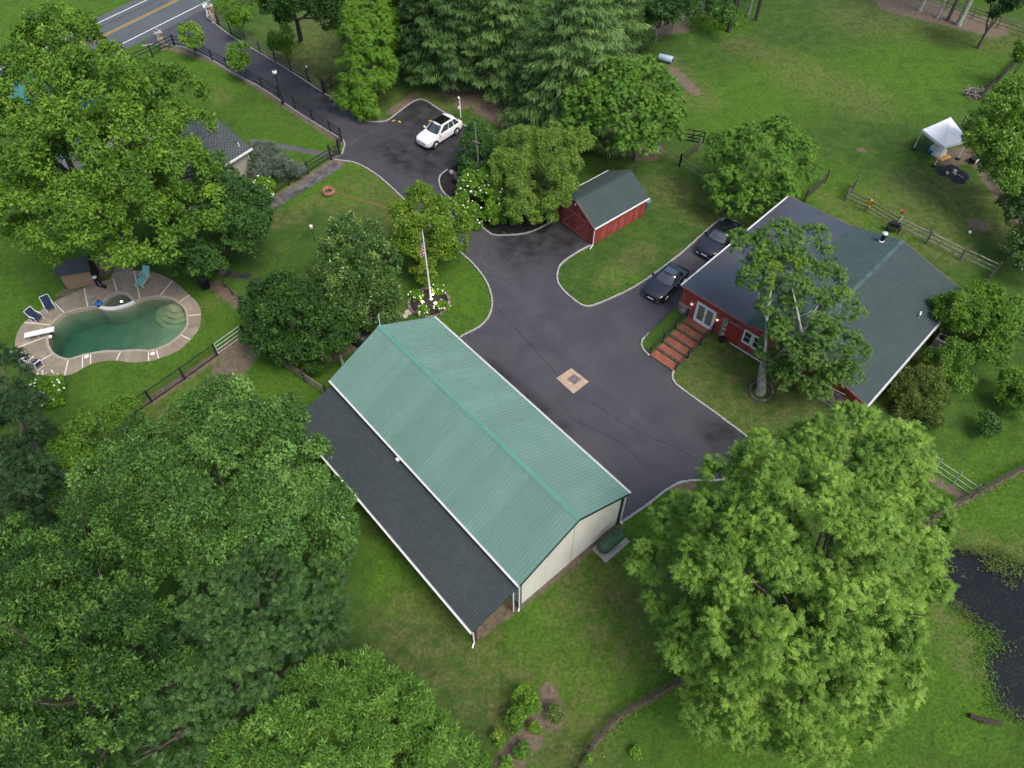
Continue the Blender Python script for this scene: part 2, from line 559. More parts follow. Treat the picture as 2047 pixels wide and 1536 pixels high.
tan = n.ramp(n.noise(.42, 5, .7, dist=.9), [(.61, 0), (.78, .45)])
g3 = n.mix(tan, g3, (.17, .155, .06))
brn = n.math('GREATER_THAN', n.math('ADD', n.noise(2.2, 5, .7), n.math('MULTIPLY', n.noise(.3, 3), .6)), .99)
g3 = n.mix(n.math('MULTIPLY', brn, .18), g3, (.15, .11, .055))
g3 = n.mix(1.0, g3, n.ramp(blade, [(.25, (.62, .66, .6)), (.75, (1.3, 1.28, 1.2))]), 'MULTIPLY')
g3 = n.mix(1.0, g3, n.ramp(fine, [(.25, (.78, .8, .76)), (.75, (1.18, 1.15, 1.1))]), 'MULTIPLY')
sf = n.ramp(n.math('ADD', n.attr('soil'), n.math('MULTIPLY_ADD', n.noise(2.6, 6, .75), 1.5, -.82)), [(.40, 0), (.75, .92)])
g4 = n.mix(sf, g3, n.ramp(n.noise(3.5, 5, .7), [(.3, (.125, .085, .056)), (.7, (.25, .18, .125))]))
af = n.ramp(n.math('ADD', n.attr('ash'), n.math('MULTIPLY_ADD', n.noise(3, 4, .7), .6, -.3)), [(.45, 0), (.7, 1)])
g5 = n.mix(af, g4, (.025, .026, .03))
g5 = n.mix(1.0, g5, n.ramp(n.noise(2.3, 6, .75, dist=.4), [(.3, (.78, .80, .80)), (.7, (1.22, 1.16, 1.16))]), 'MULTIPLY')
g5 = n.mix(1.0, g5, (.92, 1.01, 1.12), 'MULTIPLY')
n.bump(n.math('ADD', n.noise(18, 4, .7), n.math('MULTIPLY', fine, .8)), .9, .09)
M['grass'] = n.set(g5, .9, .15)
me.materials.append(M['grass'])
lawn = new_obj('ground', me, kind='structure')

# ------------------------------------------------------------------ pond
n = NT('pond_water')
sp = n.math('MULTIPLY', n.ramp(n.noise(9, 5, .75), [(.5, 0), (.66, 1)]), n.ramp(n.noise(.8, 3, .6), [(.35, .15), (.65, .9)]))
scum = n.ramp(n.noise(1.1, 5, .75, dist=1.0), [(.60, 0), (.70, .8)])
c = n.mix(sp, (.006, .0075, .009), (.03, .034, .033))
c = n.mix(n.math('MULTIPLY', scum, n.ramp(n.noise(12, 4, .7), [(.4, .1), (.6, 1)])), c, (.095, .10, .062))
M['pond'] = n.set(c, n.ramp(sp, [(0, .3), (1, .7)]), .22)
n.bump(n.noise(3, 3), .05, .02)
ex = []
pc = sum((Vector(p) for p in POND), Vector()) / len(POND)
for p in POND:
    ex.append(pc + (Vector(p) - pc) * 1.06)
cdt_mesh('pond', ex, M['pond'], z=-.09, step=2.0)

# ------------------------------------------------------------------ road
ra, rb = G(235, 93), G(421, 0)
rd = (rb - ra).normalized()
rn = Vector((-rd.y, rd.x, 0))           # towards the far side
def road_pt(t, off, z):
    return Vector((ra.x, ra.y, z)) + rd * t + rn * off
off_wl = (G(238, 27) - ra).dot(rn)
off_y = (G(288, 33) - ra).dot(rn)
off_edge = (G(226, 23) - ra).dot(rn) + .2
def asphalt(name, lo, hi, bluish=0.0, stain=False):
    n = NT(name)
    a, b, f = n.noise(.35, 4, .6, dist=.8), n.noise(2.2, 5, .65), n.noise(60, 3, .7)
    c = n.ramp(a, [(.3, lo), (.7, hi)])
    c = n.mix(n.ramp(b, [(.35, 0), (.7, .3)]), c, sc3(lo, .8))
    if stain:
        sf = n.math('MULTIPLY', n.attr('dust'), n.ramp(n.noise(1.6, 5, .7, vec=n.mapped(n.pos(), (1, 1, 1), (0, 0, R(40))), dist=1.2), [(.40, 0), (.75, .5)]))
        c = n.mix(sf, c, (.11, .108, .11))
        df = n.math('MULTIPLY', n.attr('dark_area'), n.ramp(n.noise(.9, 4, .6), [(.35, .2), (.65, 1)]))  # darker asphalt tone along the listed stretches, broken up by noise
        c = n.mix(df, c, (.017, .0165, .018))
        wet = n.ramp(a, [(.38, .38), (.62, .62)])
        r = wet
    else:
        r = n.ramp(a, [(.3, .55), (.7, .75)])
    c = n.mix(1.0, c, n.ramp(f, [(.25, (.72, .72, .72)), (.75, (1.3, 1.3, 1.3))]), 'MULTIPLY')
    n.bump(f, .35, .01)
    return n.set(c, r, .4)
M['road'] = asphalt('road_asphalt', (.072, .084, .092), (.10, .113, .12))
M['drive'] = asphalt('driveway_asphalt', (.053, .051, .058), (.066, .063, .071), stain=True)
M['paint_w'] = mk('road_paint_white', (.62, .63, .62), .15, 6, .7)
M['paint_y'] = mk('road_paint_yellow', (.55, .30, .04), .2, 6, .7)
road = MB()
N_ = 40
for i in range(N_):
    t0, t1 = -80 + i * 5, -80 + (i + 1) * 5
    road.add([road_pt(t0, -1.35, .022), road_pt(t1, -1.35, .022), road_pt(t1, off_edge, .022), road_pt(t0, off_edge, .022)], [(0, 1, 2, 3)])
road_o = road.build('road', M['road'], kind='structure')
for o_, w, m in ((0, .16, 'paint_w'), (off_wl, .16, 'paint_w'), (off_y - .15, .11, 'paint_y'), (off_y + .15, .11, 'paint_y')):
    b = MB()
    b.add([road_pt(-80, o_ - w / 2, .027), road_pt(120, o_ - w / 2, .027), road_pt(120, o_ + w / 2, .027), road_pt(-80, o_ + w / 2, .027)], [(0, 1, 2, 3)])
    b.build('edge_line' if m == 'paint_w' else 'centre_line', M[m], road_o)
b = MB()
o_ = off_wl - 1.0
b.add([road_pt(-80, o_ - .05, .026), road_pt(120, o_ - .05, .026), road_pt(120, o_ + .06, .026), road_pt(-80, o_ + .06, .026)], [(0, 1, 2, 3)])
b.build('tar_seam', M['black_paint'], road_o)

# ------------------------------------------------------------------ driveway
K_left = [(284, 93), (310, 90), (350, 93), (373, 98), (421, 120), (469, 149), (519, 175), (588, 221), (640, 254), (677, 276), (687, 283), (689, 292), (684, 309)]
K_lawn = [(669, 321), (690, 323), (708, 326), (732, 337), (760, 356), (801, 393), (850, 444), (890, 478), (919, 504), (946, 529), (967, 555), (980, 582), (984, 610), (977, 634), (960, 653), (936, 666), (919, 675)]
K_south = [(1238, 1047), (1248, 1041), (1272, 1025), (1303, 1003), (1327, 984), (1345, 972), (1358, 966), (1376, 962), (1394, 961), (1450, 958), (1500, 925), (1512, 898), (1494, 875)]
K_house = [(1494, 875), (1441, 835), (1394, 801), (1356, 773), (1344, 757), (1344, 747), (1348, 742)]
K_stairs = [(1298, 712), (1288, 702), (1282, 690), (1284, 681), (1318, 650), (1354, 621)]
K_park = [(1490, 463), (1456, 449), (1438, 441), (1363, 506), (1308, 548), (1264, 577), (1213, 601), (1179, 613), (1158, 608), (1131, 586), (1115, 565), (1115, 545), (1122, 529), (1148, 509), (1181, 491)]
K_island = [(1111, 438), (1089, 452), (1065, 463), (1042, 469), (1014, 471), (987, 471), (976, 465), (957, 449), (937, 431), (917, 412), (893, 392), (884, 382), (879, 370), (878, 357), (884, 348), (895, 340), (917, 327), (945, 305), (962, 275)]
K_top = [(962, 275), (946, 263), (884, 224), (848, 201), (829, 203), (805, 219), (779, 239), (767, 244), (736, 244), (728, 239), (699, 221), (670, 201), (642, 184), (583, 145), (521, 108), (461, 72), (427, 46), (416, 37), (413, 28), (420, 20)]
def SK(k):
    return spline(GL(k), .3)
outline = []
for seg in (K_left, K_lawn, None, K_south, K_house, K_stairs, 'h', K_park, 's', K_island, K_top):
    if seg is None:
        outline += GL([(880, 705), (985, 840), (1110, 975), (1222, 1058)])
    elif seg == 'h':
        outline += [house_world(.8, -.6), house_world(11, -.6)]
    elif seg == 's':
        outline += GL([(1195, 470), (1122, 422)])
    else:
        outline += SK(seg)
outline += GL([(430, 5), (330, 40)])
clean = []
for p in outline:
    if not clean or (p - clean[-1]).length > .05:
        clean.append(p)
def line_attr(items):
    def f(X, Y):
        return blot(X, Y, items, 1.3)
    return f
DUST = [((905, 440), (960, 510), .5), ((960, 510), (1010, 560), .45), ((930, 450), (985, 490), .6), ((1010, 560), (1080, 640), .25), ((1080, 640), (1180, 740), .2), ((1180, 740), (1300, 860), .12), ((460, 70), (490, 85), .5), ((640, 195), (700, 245), .4), ((500, 70), (560, 105), .3)]
DARK_AREAS = [((880, 240), (850, 215), 2.2), ((900, 290), (860, 330), 1.2), ((1040, 500), (1090, 480), 1.2), ((1100, 460), (1130, 500), .8), ((590, 175), (660, 215), 1.0), ((1440, 870), (1490, 890), .7), ((780, 300), (820, 330), .8), ((1390, 545), (1340, 590), .6), ((980, 730), (1120, 860), .3)]
drive = cdt_mesh('driveway', clean, M['drive'], z=.012, step=.7, attrs={'dust': line_attr(DUST), 'dark_area': line_attr(DARK_AREAS)})
M['kerb'] = mk('granite_kerb_stone', (.30, .295, .285), .4, 11, .85, bump=.4, col2=(.52, .51, .49))
def kerb(pts, name='kerb_stones'):
    P = spline([p for p in pts], .24)
    b = MB()
    acc = 0
    for a, c in zip(P[:-1], P[1:]):
        d = c - a
        if d.length < .03:
            continue
        z = .05 + random.uniform(-.014, .014)
        gz = float(ground_z((a.x + c.x) / 2, (a.y + c.y) / 2))
        off = Vector((random.uniform(-.012, .012), random.uniform(-.012, .012), 0))
        b.box((a + c) / 2 + Vector((0, 0, gz + z - .02)) + off, (d.length - .018, .12 + random.uniform(-.015, .02), .14), math.atan2(d.y, d.x) + random.uniform(-.05, .05))
    return b.build(name, M['kerb'], drive, kind='stuff')
for k in (K_left, K_lawn, K_south, K_house, K_stairs, K_park, K_island[:-3], K_top):
    kerb(GL(k))
# tar-filled cracks
M['tar'] = mk('crack_tar', (.012, .012, .013), .2, 5, .5)
M['crack_light'] = mk('dusty_crack', (.10, .095, .085), .5, 8, .9)
for pts, w, m in (([(985, 607), (1020, 645), (1060, 690), (1100, 735), (1118, 752)], .035, 'tar'), ([(1165, 790), (1220, 830), (1290, 870), (1370, 905), (1430, 945)], .03, 'tar'),
                  ([(1115, 800), (1150, 840), (1230, 880), (1300, 940)], .025, 'tar'), ([(700, 290), (728, 272), (745, 262)], .12, 'crack_light'), ([(1380, 905), (1400, 922), (1420, 938)], .05, 'crack_light'), ([(1060, 455), (1020, 500), (1000, 520)], .03, 'tar')):
    P = spline(GL(pts), .35)
    b = MB()
    P = [p + Vector((random.uniform(-.05, .05), random.uniform(-.05, .05), 0)) for p in P]
    for a, c in zip(P[:-1], P[1:]):
        d = (c - a).normalized()
        s = Vector((-d.y, d.x, 0)) * w * random.uniform(.25, .6)
        b.add([a - s + Vector((0, 0, .017)), c - s + Vector((0, 0, .017)), c + s + Vector((0, 0, .017)), a + s + Vector((0, 0, .017))], [(0, 1, 2, 3)])
    b.build('crack', M[m], drive)
# darker patch of newer asphalt on the lane
M['patch'] = asphalt('patch_asphalt', (.030, .031, .034), (.04, .041, .044))
b = MB()
b.add(GL([(566, 178), (586, 171), (640, 204), (618, 215)], .0165), [(0, 1, 2, 3)])
b.build('asphalt_patch', M['patch'], drive)
# concrete pad with steel hatch
pad = thing('concrete_pad', 'tan square concrete pad with steel hatch set in the asphalt', 'concrete pad', G(1145, 760))
q = GL([(1112, 757), (1142, 737), (1177, 764), (1146, 788)])
M['padc'] = mk('tan_concrete', (.40, .30, .22), .2, 4, .85, bump=.3, bscale=50)
MB().prism(q, .0, .045).build('slab', M['padc'], pad, world=True)
q2 = GL([(1133, 759), (1147, 749), (1162, 759), (1149, 770)])
b = MB().prism(q2, .0, .062)
M['rust'] = mk('rusty_brown_steel', (.19, .145, .15), .3, 5, .6, metal=.2)
hatch = b.build('hatch', M['rust'], pad, world=True)
c0 = sum(q2, Vector()) / 4
MB().bar(c0 + Vector((-.1, 0, .075)), c0 + Vector((.1, .05, .075)), .03, .02).build('hatch_handle', M['galv'], hatch)

# ------------------------------------------------------------------ paths
M['path'] = asphalt('path_asphalt', (.085, .085, .09), (.12, .12, .125))
cdt_mesh('walkway', GL([(496, 279), (520, 279), (545, 285), (600, 295), (650, 304), (684, 309), (690, 322), (670, 320), (640, 313), (590, 303), (540, 296), (505, 293)]), M['path'], z=.009, step=.8)
M['slate'] = mk('slate_flagstone', (.075, .078, .085), .35, 2.3, .8, bump=.4, orand=.35, col2=(.15, .15, .15))
fp = MB()
fpoly = GL([(668, 322), (692, 326), (640, 357), (590, 386), (545, 418), (525, 424), (528, 410), (560, 388), (610, 357)])
fpath = cdt_mesh('flagstone_path', fpoly, M['soil'], z=.006, step=.8)
a0, a1 = G(680, 326), G(532, 415)
dv = (a1 - a0); Ln = dv.length; dv.normalize(); sv = Vector((-dv.y, dv.x, 0))
def jag_stone(c, rx, ry, ang, z0, z1, n=7):
    P = []
    for k in range(n):
        a = 2 * math.pi * (k + random.uniform(-.25, .25)) / n
        r = random.uniform(.82, 1.08)
        x, y = rx * r * math.cos(a), ry * r * math.sin(a)
        P.append((c.x + x * math.cos(ang) - y * math.sin(ang), c.y + x * math.sin(ang) + y * math.cos(ang)))
    return MB().prism(P, z0, z1)
s = .2
while s < Ln - .2:
    L_ = random.uniform(.42, .75)
    nrow = random.choice((2, 2, 3))
    wtot = 1.3
    for k in range(nrow):
        w = wtot / nrow
        c = a0 + dv * (s + L_ / 2) + sv * ((k + .5) * w - wtot / 2 + .1 + random.uniform(-.03, .03))
        P = []
        for ex, ey in ((-.5, -.5), (.5, -.5), (.5, .5), (-.5, .5)):
            p = c + dv * (ex * (L_ - .05) + random.uniform(-.03, .03)) + sv * (ey * (w - .05) + random.uniform(-.03, .03))
            P.append((p.x, p.y))
        MB().prism(P, -.02, .028 + random.uniform(0, .012)).build('stone', M['slate'], fpath)
    s += L_
M['bluestone'] = mk('wet_dark_slate', (.04, .04, .046), .35, 2.3, .5, bump=.3, orand=.3)
steps = thing('stepping_stones', 'line of dark slate stepping stones leading to the pool lawn', 'stepping stones', G(490, 553))
steps['kind'] = 'structure'
for px, py, rx, ry in ((455, 548, .5, .42), (473, 552, .5, .36), (492, 553, .46, .4), (510, 561, .42, .3), (527, 566, .42, .3), (437, 544, .4, .4)):
    p = G(px, py)
    o = jag_stone(p, rx, ry, R(20), -.02, .03, 6).build('stone', M['bluestone'], steps, world=True)
# ================================================================== swimming pool
M['deck'] = None
n = NT('pool_deck_concrete')
a, b_ = n.noise(.8, 5, .65, dist=.8), n.noise(45, 3, .7)
c = n.ramp(a, [(.3, (.185, .155, .112)), (.55, (.255, .217, .16)), (.72, (.33, .285, .215))])
k = n.math('MULTIPLY_ADD', n.objrand(), .16, .92)
g = n.new('ShaderNodeCombineColor')
for i in range(3):
    n.link(k, g.inputs[i])
c = n.mix(1.0, c, g.outputs[0], 'MULTIPLY')
c = n.mix(1.0, c, n.ramp(b_, [(.25, (.85, .85, .85)), (.75, (1.15, 1.15, 1.15))]), 'MULTIPLY')
n.bump(b_, .25, .008)
M['deck'] = n.set(c, .7, .35)
M['coping'] = mk('pool_coping', (.34, .30, .25), .2, 4, .6)
M['plaster'] = mk('pool_plaster', (.46, .43, .34), .15, 1.2, .7, col2=(.52, .48, .37))
M['joint'] = mk('white_joint', (.66, .64, .60), .1, 6, .7)
pool = thing('swimming_pool', 'kidney shaped swimming pool with green water and tan concrete deck', 'swimming pool', G(235, 655))
nJ = len(POOL_J)
for i in range(nJ):
    a, b = pool_in_i[i], pool_in_i[(i + 1) % nJ]
    seg_i = pool_in[a:b + 1] if b > a else pool_in[a:] + pool_in[:b + 1]
    a, b = pool_out_i[i], pool_out_i[(i + 1) % nJ]
    seg_o = pool_out[a:b + 1] if b > a else pool_out[a:] + pool_out[:b + 1]
    MB().prism(list(seg_o) + list(reversed(seg_i)), -.08, DECK_Z).build('deck_slab', M['deck'], pool, world=True)
    p, q = seg_i[0], seg_o[0]
    d = (q - p)
    MB().bar(p + d * .06 + Vector((0, 0, .0)), p + d * .985, .075, .016).build('white_joint', M['joint'], pool, world=True)
# basin
FLOOR = lambda x, y: -0.95 - 1.35 * (1 - min(1, max(0, (x + 34.5) / 8.5))) ** .8
b = MB()
npi = len(pool_in)
cen = sum(pool_in, Vector()) / npi
for i in range(npi):
    p, q = pool_in[i], pool_in[(i + 1) % npi]
    b.add([(p.x, p.y, .035), (q.x, q.y, .035), (q.x, q.y, -2.6), (p.x, p.y, -2.6)], [(0, 1, 2, 3)])
b.build('basin_wall', M['plaster'], pool, world=True)
fl = cdt_mesh('basin_floor', [cen + (p - cen) * 1.01 for p in pool_in], M['plaster'], step=.5, zfun=FLOOR, parent=pool, kind=None)
fl.location = -Vector(pool.location)
b = MB()
for i in range(npi):
    p, q = pool_in[i], pool_in[(i + 1) % npi]
    o0 = (pool_in[(i + 1) % npi] - pool_in[i - 1]).normalized()
    o1 = (pool_in[(i + 2) % npi] - pool_in[i]).normalized()
    n0, n1 = Vector((-o0.y, o0.x, 0)), Vector((-o1.y, o1.x, 0))
    if n0.dot(cen - p) > 0:
        n0, n1 = -n0, -n1
    w = .17
    P = [p - n0 * .03, q - n1 * .03, q + n1 * w, p + n0 * w]
    b.add([(v.x, v.y, .062) for v in P] + [(v.x, v.y, -.02) for v in P], [(0, 1, 2, 3), (7, 6, 5, 4), (1, 0, 4, 5), (3, 2, 6, 7)])
b.build('coping', M['coping'], pool, world=True)
st_c = G(350, 607)
b = MB()
for k, (r, z) in enumerate(((.55, -.38), (.95, -.58), (1.35, -.78), (1.75, -.92))):
    P = [(st_c.x + r * math.cos(t), st_c.y + r * math.sin(t)) for t in np.linspace(0, 2 * math.pi, 28, endpoint=False)]
    b.prism(P, -1.6, z)
M['step_plaster'] = mk('step_plaster', (.52, .47, .33), .2, 2, .7)
b.build('entry_steps', M['step_plaster'], pool, world=True)
# water body
wm = NT('pool_water')
tr, gl, mx = wm.new('ShaderNodeBsdfTransparent'), wm.new('ShaderNodeBsdfGlossy'), wm.new('ShaderNodeMixShader')
fr = wm.new('ShaderNodeFresnel')
fr.inputs['IOR'].default_value = 1.34
gl.inputs['Roughness'].default_value = .015
tr.inputs['Color'].default_value = (.86, .93, .88, 1)
bp = wm.new('ShaderNodeBump')
bp.inputs['Strength'].default_value = .12
bp.inputs['Distance'].default_value = .02
wm.link(wm.noise(2.5, 3), bp.inputs['Height'])
wm.link(bp.outputs[0], gl.inputs['Normal'])
wm.link(bp.outputs[0], fr.inputs['Normal'])
wm.link(wm.math('MULTIPLY', fr.outputs[0], 1.0), mx.inputs[0])
wm.link(tr.outputs[0], mx.inputs[1]); wm.link(gl.outputs[0], mx.inputs[2])
wm.link(mx.outputs[0], wm.out.inputs['Surface'])
va = wm.new('ShaderNodeVolumeAbsorption')
va.inputs['Color'].default_value = (.15, .57, .48, 1)
va.inputs['Density'].default_value = .56
wm.link(va.outputs[0], wm.out.inputs['Volume'])
WZ = -.17
MB().prism([cen + (p - cen) * 1.012 for p in pool_in], -3.2, WZ).build('water', wm.mat, pool, world=True)
# spa dam and its light
dam = spline(GL([(199, 614), (210, 617), (228, 617), (246, 613), (258, 609), (269, 604)], 0), .2)
b = MB()
for p, q in zip(dam[:-1], dam[1:]):
    b.bar(p + Vector((0, 0, -1.05)), q + Vector((0, 0, -1.05)), .22, 2.0)
b.build('spa_dam', M['plaster'], pool, world=True)
b = MB()
for p, q in zip(dam[:-1], dam[1:]):
    b.bar(p + Vector((0, 0, .02)), q + Vector((0, 0, .02)), .28, .11)
b.build('dam_coping', M['white_vinyl'], pool, world=True)
p = G(243, 603, WZ + .02)
MB().lathe(p, [(.0, 0), (.09, .0), (.09, .02), (0, .03)], 12).build('spa_light', M['lamp_glow'], pool, world=True)
p = G(101, 673, WZ + .02)
MB().lathe(p, [(.0, 0), (.08, .0), (.08, .02), (0, .03)], 12).build('pool_light', M['lamp_glow'], pool, world=True)
for px, py in ((173, 713), (305, 707)):
    p = G(px, py, DECK_Z)
    MB().lathe(p, [(0, 0), (.16, 0), (.16, .012), (.12, .018), (0, .02)], 20).build('skimmer_lid', M['white'], pool, world=True)
# diving board
dvb = thing('diving_board', 'white diving board on its stand over the pool edge', 'diving board', G(75, 668), 0)
pa, pb = G(49, 671, .5), G(108, 658, .5)
MB().bar(pa, pb, .46, .06).build('board', M['white'], dvb, world=True)
d = (pb - pa)
for t in (.12, .42):
    q = pa + d * t
    s = Vector((-d.y, d.x, 0)).normalized() * .17
    b = MB()
    b.bar(q + s + Vector((0, 0, -.47)), q + s + Vector((0, 0, -.03)), .06, .06)
    b.bar(q - s + Vector((0, 0, -.47)), q - s + Vector((0, 0, -.03)), .06, .06)
    b.bar(q - s + Vector((0, 0, -.06)), q + s + Vector((0, 0, -.06)), .06, .05)
    b.build('stand', M['galv'], dvb, world=True)

# ------------------------------------------------------------------ pool furniture
M['navy'] = mk('navy_sling_fabric', (.018, .035, .075), .25, 14, .8)
M['aqua'] = mk('turquoise_cushion', (.17, .42, .40), .12, 8, .8)
def yaw_px(p, q):
    a, b = G(*p), G(*q)
    return math.atan2(b.y - a.y, b.x - a.x)
def patio_chair(px, py, to, label):
    p = G(px, py, DECK_Z)
    t = thing('patio_chair', label, 'chair', p, yaw_px((px, py), to), 'patio chairs around the pool')
    b = MB()
    for s in (-1, 1):
        y = s * .31
        b = MB()
        b.tube([(.30, y, .02), (.27, y, .60), (-.22, y, .62), (-.42, y, 1.02)], .022, 6)
        b.tube([(-.33, y, .02), (-.20, y, .60)], .022, 6)
        b.tube([(.30, y, .02), (-.33, y, .02)], .018, 6)
        b.box((.03, y, .635), (.5, .06, .03))
        b.build('side_frame', M['white'], t, smooth=40)
    MB().add([(.30, -.29, .40), (.30, .29, .40), (-.18, .29, .36), (-.18, -.29, .36), (.30, -.29, .36), (.30, .29, .36), (-.18, .29, .32), (-.18, -.29, .32)],
             [(0, 1, 2, 3), (7, 6, 5, 4), (0, 4, 5, 1), (2, 6, 7, 3), (1, 5, 6, 2), (3, 7, 4, 0)]).build('seat', M['navy'], t)
    MB().add([(-.16, -.29, .38), (-.16, .29, .38), (-.43, .29, 1.06), (-.43, -.29, 1.06), (-.20, -.29, .36), (-.20, .29, .36), (-.47, .29, 1.04), (-.47, -.29, 1.04)],
             [(0, 1, 2, 3), (7, 6, 5, 4), (0, 4, 5, 1), (2, 6, 7, 3), (1, 5, 6, 2), (3, 7, 4, 0)]).build('backrest', M['navy'], t)
    MB().tube([(-.44, -.31, 1.05), (-.44, .31, 1.05)], .022, 6).build('top_rail', M['white'], t)
    return t
patio_chair(103, 618, (112, 640), 'navy patio chair with white frame, uppermost on the pool deck')
patio_chair(77, 641, (100, 650), 'navy patio chair facing the pool just above the diving board')
patio_chair(52, 723, (75, 715), 'navy patio chair half hidden under the tree at the deck edge')
patio_chair(76, 733, (92, 720), 'navy patio chair near the lower deck edge above the white hydrangea')
p = G(291, 560, DECK_Z)
t = thing('chaise_lounge', 'turquoise chaise lounge with raised back on the pool deck', 'chaise lounge', p, yaw_px((302, 545), (282, 572)))
MB().box((.33, 0, .33), (1.25, .58, .09)).build('seat_cushion', M['aqua'], t)
b = MB()
b.box((0, 0, 0), (.72, .58, .09), M=Matrix.Rotation(R(48), 3, 'Y'))
b.v = [(x - .50, y, z + .58) for x, y, z in b.v]
b.build('back_cushion', M['aqua'], t)
for s in (-1, 1):
    b = MB()
    b.bar((-.35, s * .31, .27), (.95, s * .31, .27), .04, .05)
    b.bar((-.35, s * .31, .50), (.1, s * .31, .50), .05, .03)
    b.build('side_rail', M['white'], t)
for x in (-.3, .85):
    for s in (-1, 1):
        MB().bar((x, s * .31, 0), (x, s * .31, .26), .04, .04).build('leg', M['white'], t)
# blue pool float / cleaner by the spa
p = G(199, 609, DECK_Z)
t = thing('pool_cleaner', 'small blue pool cleaner left on the deck beside the spa', 'pool cleaner', p, .4)
MB().lathe((0, 0, 0), [(.1, .03), (.27, .05), (.29, .12), (.2, .22), (.06, .26)], 14).build('body', M['blue'], t, smooth=50)
for s in (-1, 1):
    b = MB(); b.tube([(-.05, s * .25, .1), (-.05, s * .33, .1)], .1, 10); b.build('wheel', M['rubber'], t)
MB().tube(spline([(-.2, 0, .2), (-.5, .1, .04), (-.6, .6, .02), (-.2, .9, .02), (-.3, 1.2, .02)], .1), .025, 6).build('hose', M['blue'], t, smooth=50)

# pool storage shed
ps0, ps1 = G(134, 579), G(195, 568.5)
ang = math.atan2(ps1.y - ps0.y, ps1.x - ps0.x)
t = thing('pool_shed', 'small tan storage shed with dark shingled roof beside the pool', 'shed', ps0, ang)
Ls, Ds, hs = (ps1 - ps0).length, 1.5, 1.45
M['tan_panel'] = mk('tan_panel', (.27, .19, .125), .12, 3, .75)
M['shed_dark'] = mk('dark_green_trim', (.03, .055, .042), .2, 6, .7)
b = MB()
b.box((Ls / 2, .04, hs / 2), (Ls, .06, hs)); b.build('front_wall', M['tan_panel'], t)
for x in (.03, Ls - .03):
    MB().box((x, Ds / 2, hs / 2 + .1), (.06, Ds, hs + .2)).build('side_wall', M['dark_wood'], t)
MB().box((Ls / 2, Ds - .03, hs / 2), (Ls, .06, hs)).build('back_wall', M['tan_panel'], t)
M['shingle_dark'] = None
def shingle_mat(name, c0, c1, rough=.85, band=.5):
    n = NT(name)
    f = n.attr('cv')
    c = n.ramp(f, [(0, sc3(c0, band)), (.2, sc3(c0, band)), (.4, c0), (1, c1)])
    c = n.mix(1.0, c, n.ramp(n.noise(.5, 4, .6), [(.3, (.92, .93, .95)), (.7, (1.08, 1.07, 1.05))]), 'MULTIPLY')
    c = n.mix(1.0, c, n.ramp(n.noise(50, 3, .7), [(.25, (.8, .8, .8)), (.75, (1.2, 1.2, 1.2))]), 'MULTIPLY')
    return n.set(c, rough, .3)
M['sh_charcoal'] = shingle_mat('charcoal_green_shingle', (.042, .055, .059), (.052, .066, .070), band=.72)
M['sh_green'] = shingle_mat('dark_green_shingle', (.044, .066, .066), (.056, .080, .079), band=.78)
M['sh_teal'] = shingle_mat('weathered_green_shingle', (.046, .078, .077), (.060, .095, .092))
M['sh_grey'] = shingle_mat('grey_shingle', (.055, .070, .078), (.085, .102, .11))
def shingles(name, e0, e1, t0, t1, mat, parent, course=.15, tab=.30, lift=.018, skip=0.0):
    """real overlapping tabs between an eave edge e0-e1 and a top edge t0-t1"""
    e0, e1, t0, t1 = map(Vector, (e0, e1, t0, t1))
    nrm = (e1 - e0).cross(t0 - e0).normalized()
    if nrm.z < 0:
        nrm = -nrm
    nc = max(1, int(round(((t0 - e0).length) / course)))
    nt = max(1, int(round((e1 - e0).length / tab)))
    V, Fc, cv = [], [], []
    for i in range(nc):
        a, b = i / nc, min(1.0, (i + 1.12) / nc)
        off = (i % 2) * .5
        for j in range(nt + 1):
            s0, s1 = max(0, (j - off) / nt), min(1, (j + 1 - off) / nt)
            if s1 - s0 < .02 / nt:
                continue
            gp = .02 / nt
            s0b, s1b = s0 + gp, s1 - gp
            P = lambda s, u: (e0 + (e1 - e0) * s) * (1 - u) + (t0 + (t1 - t0) * s) * u
            l = nrm * (lift * random.uniform(.75, 1.25))
            am = a + (1 / nc) * .70
            l2 = nrm * .003 + (l - nrm * .003) * .35
            k = len(V)
            V += [P(s0b, a) + l, P(s1b, a) + l, P(s1b, am) + l2, P(s0b, am) + l2, P(s0b, am) + l2, P(s1b, am) + l2, P(s1b, b) + nrm * .003, P(s0b, b) + nrm * .003, P(s0b, a) - nrm * .004, P(s1b, a) - nrm * .004]
            Fc += [(k, k + 1, k + 2, k + 3), (k + 4, k + 5, k + 6, k + 7), (k + 8, k + 9, k + 1, k)]
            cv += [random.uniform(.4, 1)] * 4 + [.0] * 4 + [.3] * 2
    me = bpy.data.meshes.new(name)
    me.from_pydata([tuple(v) for v in V], [], Fc)
    me.update()
    if me.polygons[0].normal.dot(nrm) < 0:
        me.flip_normals()
    at = me.attributes.new('cv', 'FLOAT', 'POINT')
    at.data.foreach_set('value', np.array(cv, np.float32))
    me.materials.append(mat)
    return new_obj('shingles', me, parent, kind='stuff')
def slab(e0, e1, t0, t1, th):
    """board under a roof slope"""
    e0, e1, t0, t1 = map(Vector, (e0, e1, t0, t1))
    nrm = (e1 - e0).cross(t0 - e0).normalized()
    if nrm.z < 0:
        nrm = -nrm
    V = [e0, e1, t1, t0]
    return MB().add([v - nrm * .006 for v in V] + [v - nrm * th for v in V], [(0, 1, 2, 3), (7, 6, 5, 4), (0, 4, 5, 1), (1, 5, 6, 2), (2, 6, 7, 3), (3, 7, 4, 0)])
E_, T_ = [(-.12, -.16, hs + .02), (Ls + .12, -.16, hs + .02)], [(-.12, Ds / 2, hs + .75), (Ls + .12, Ds / 2, hs + .75)]
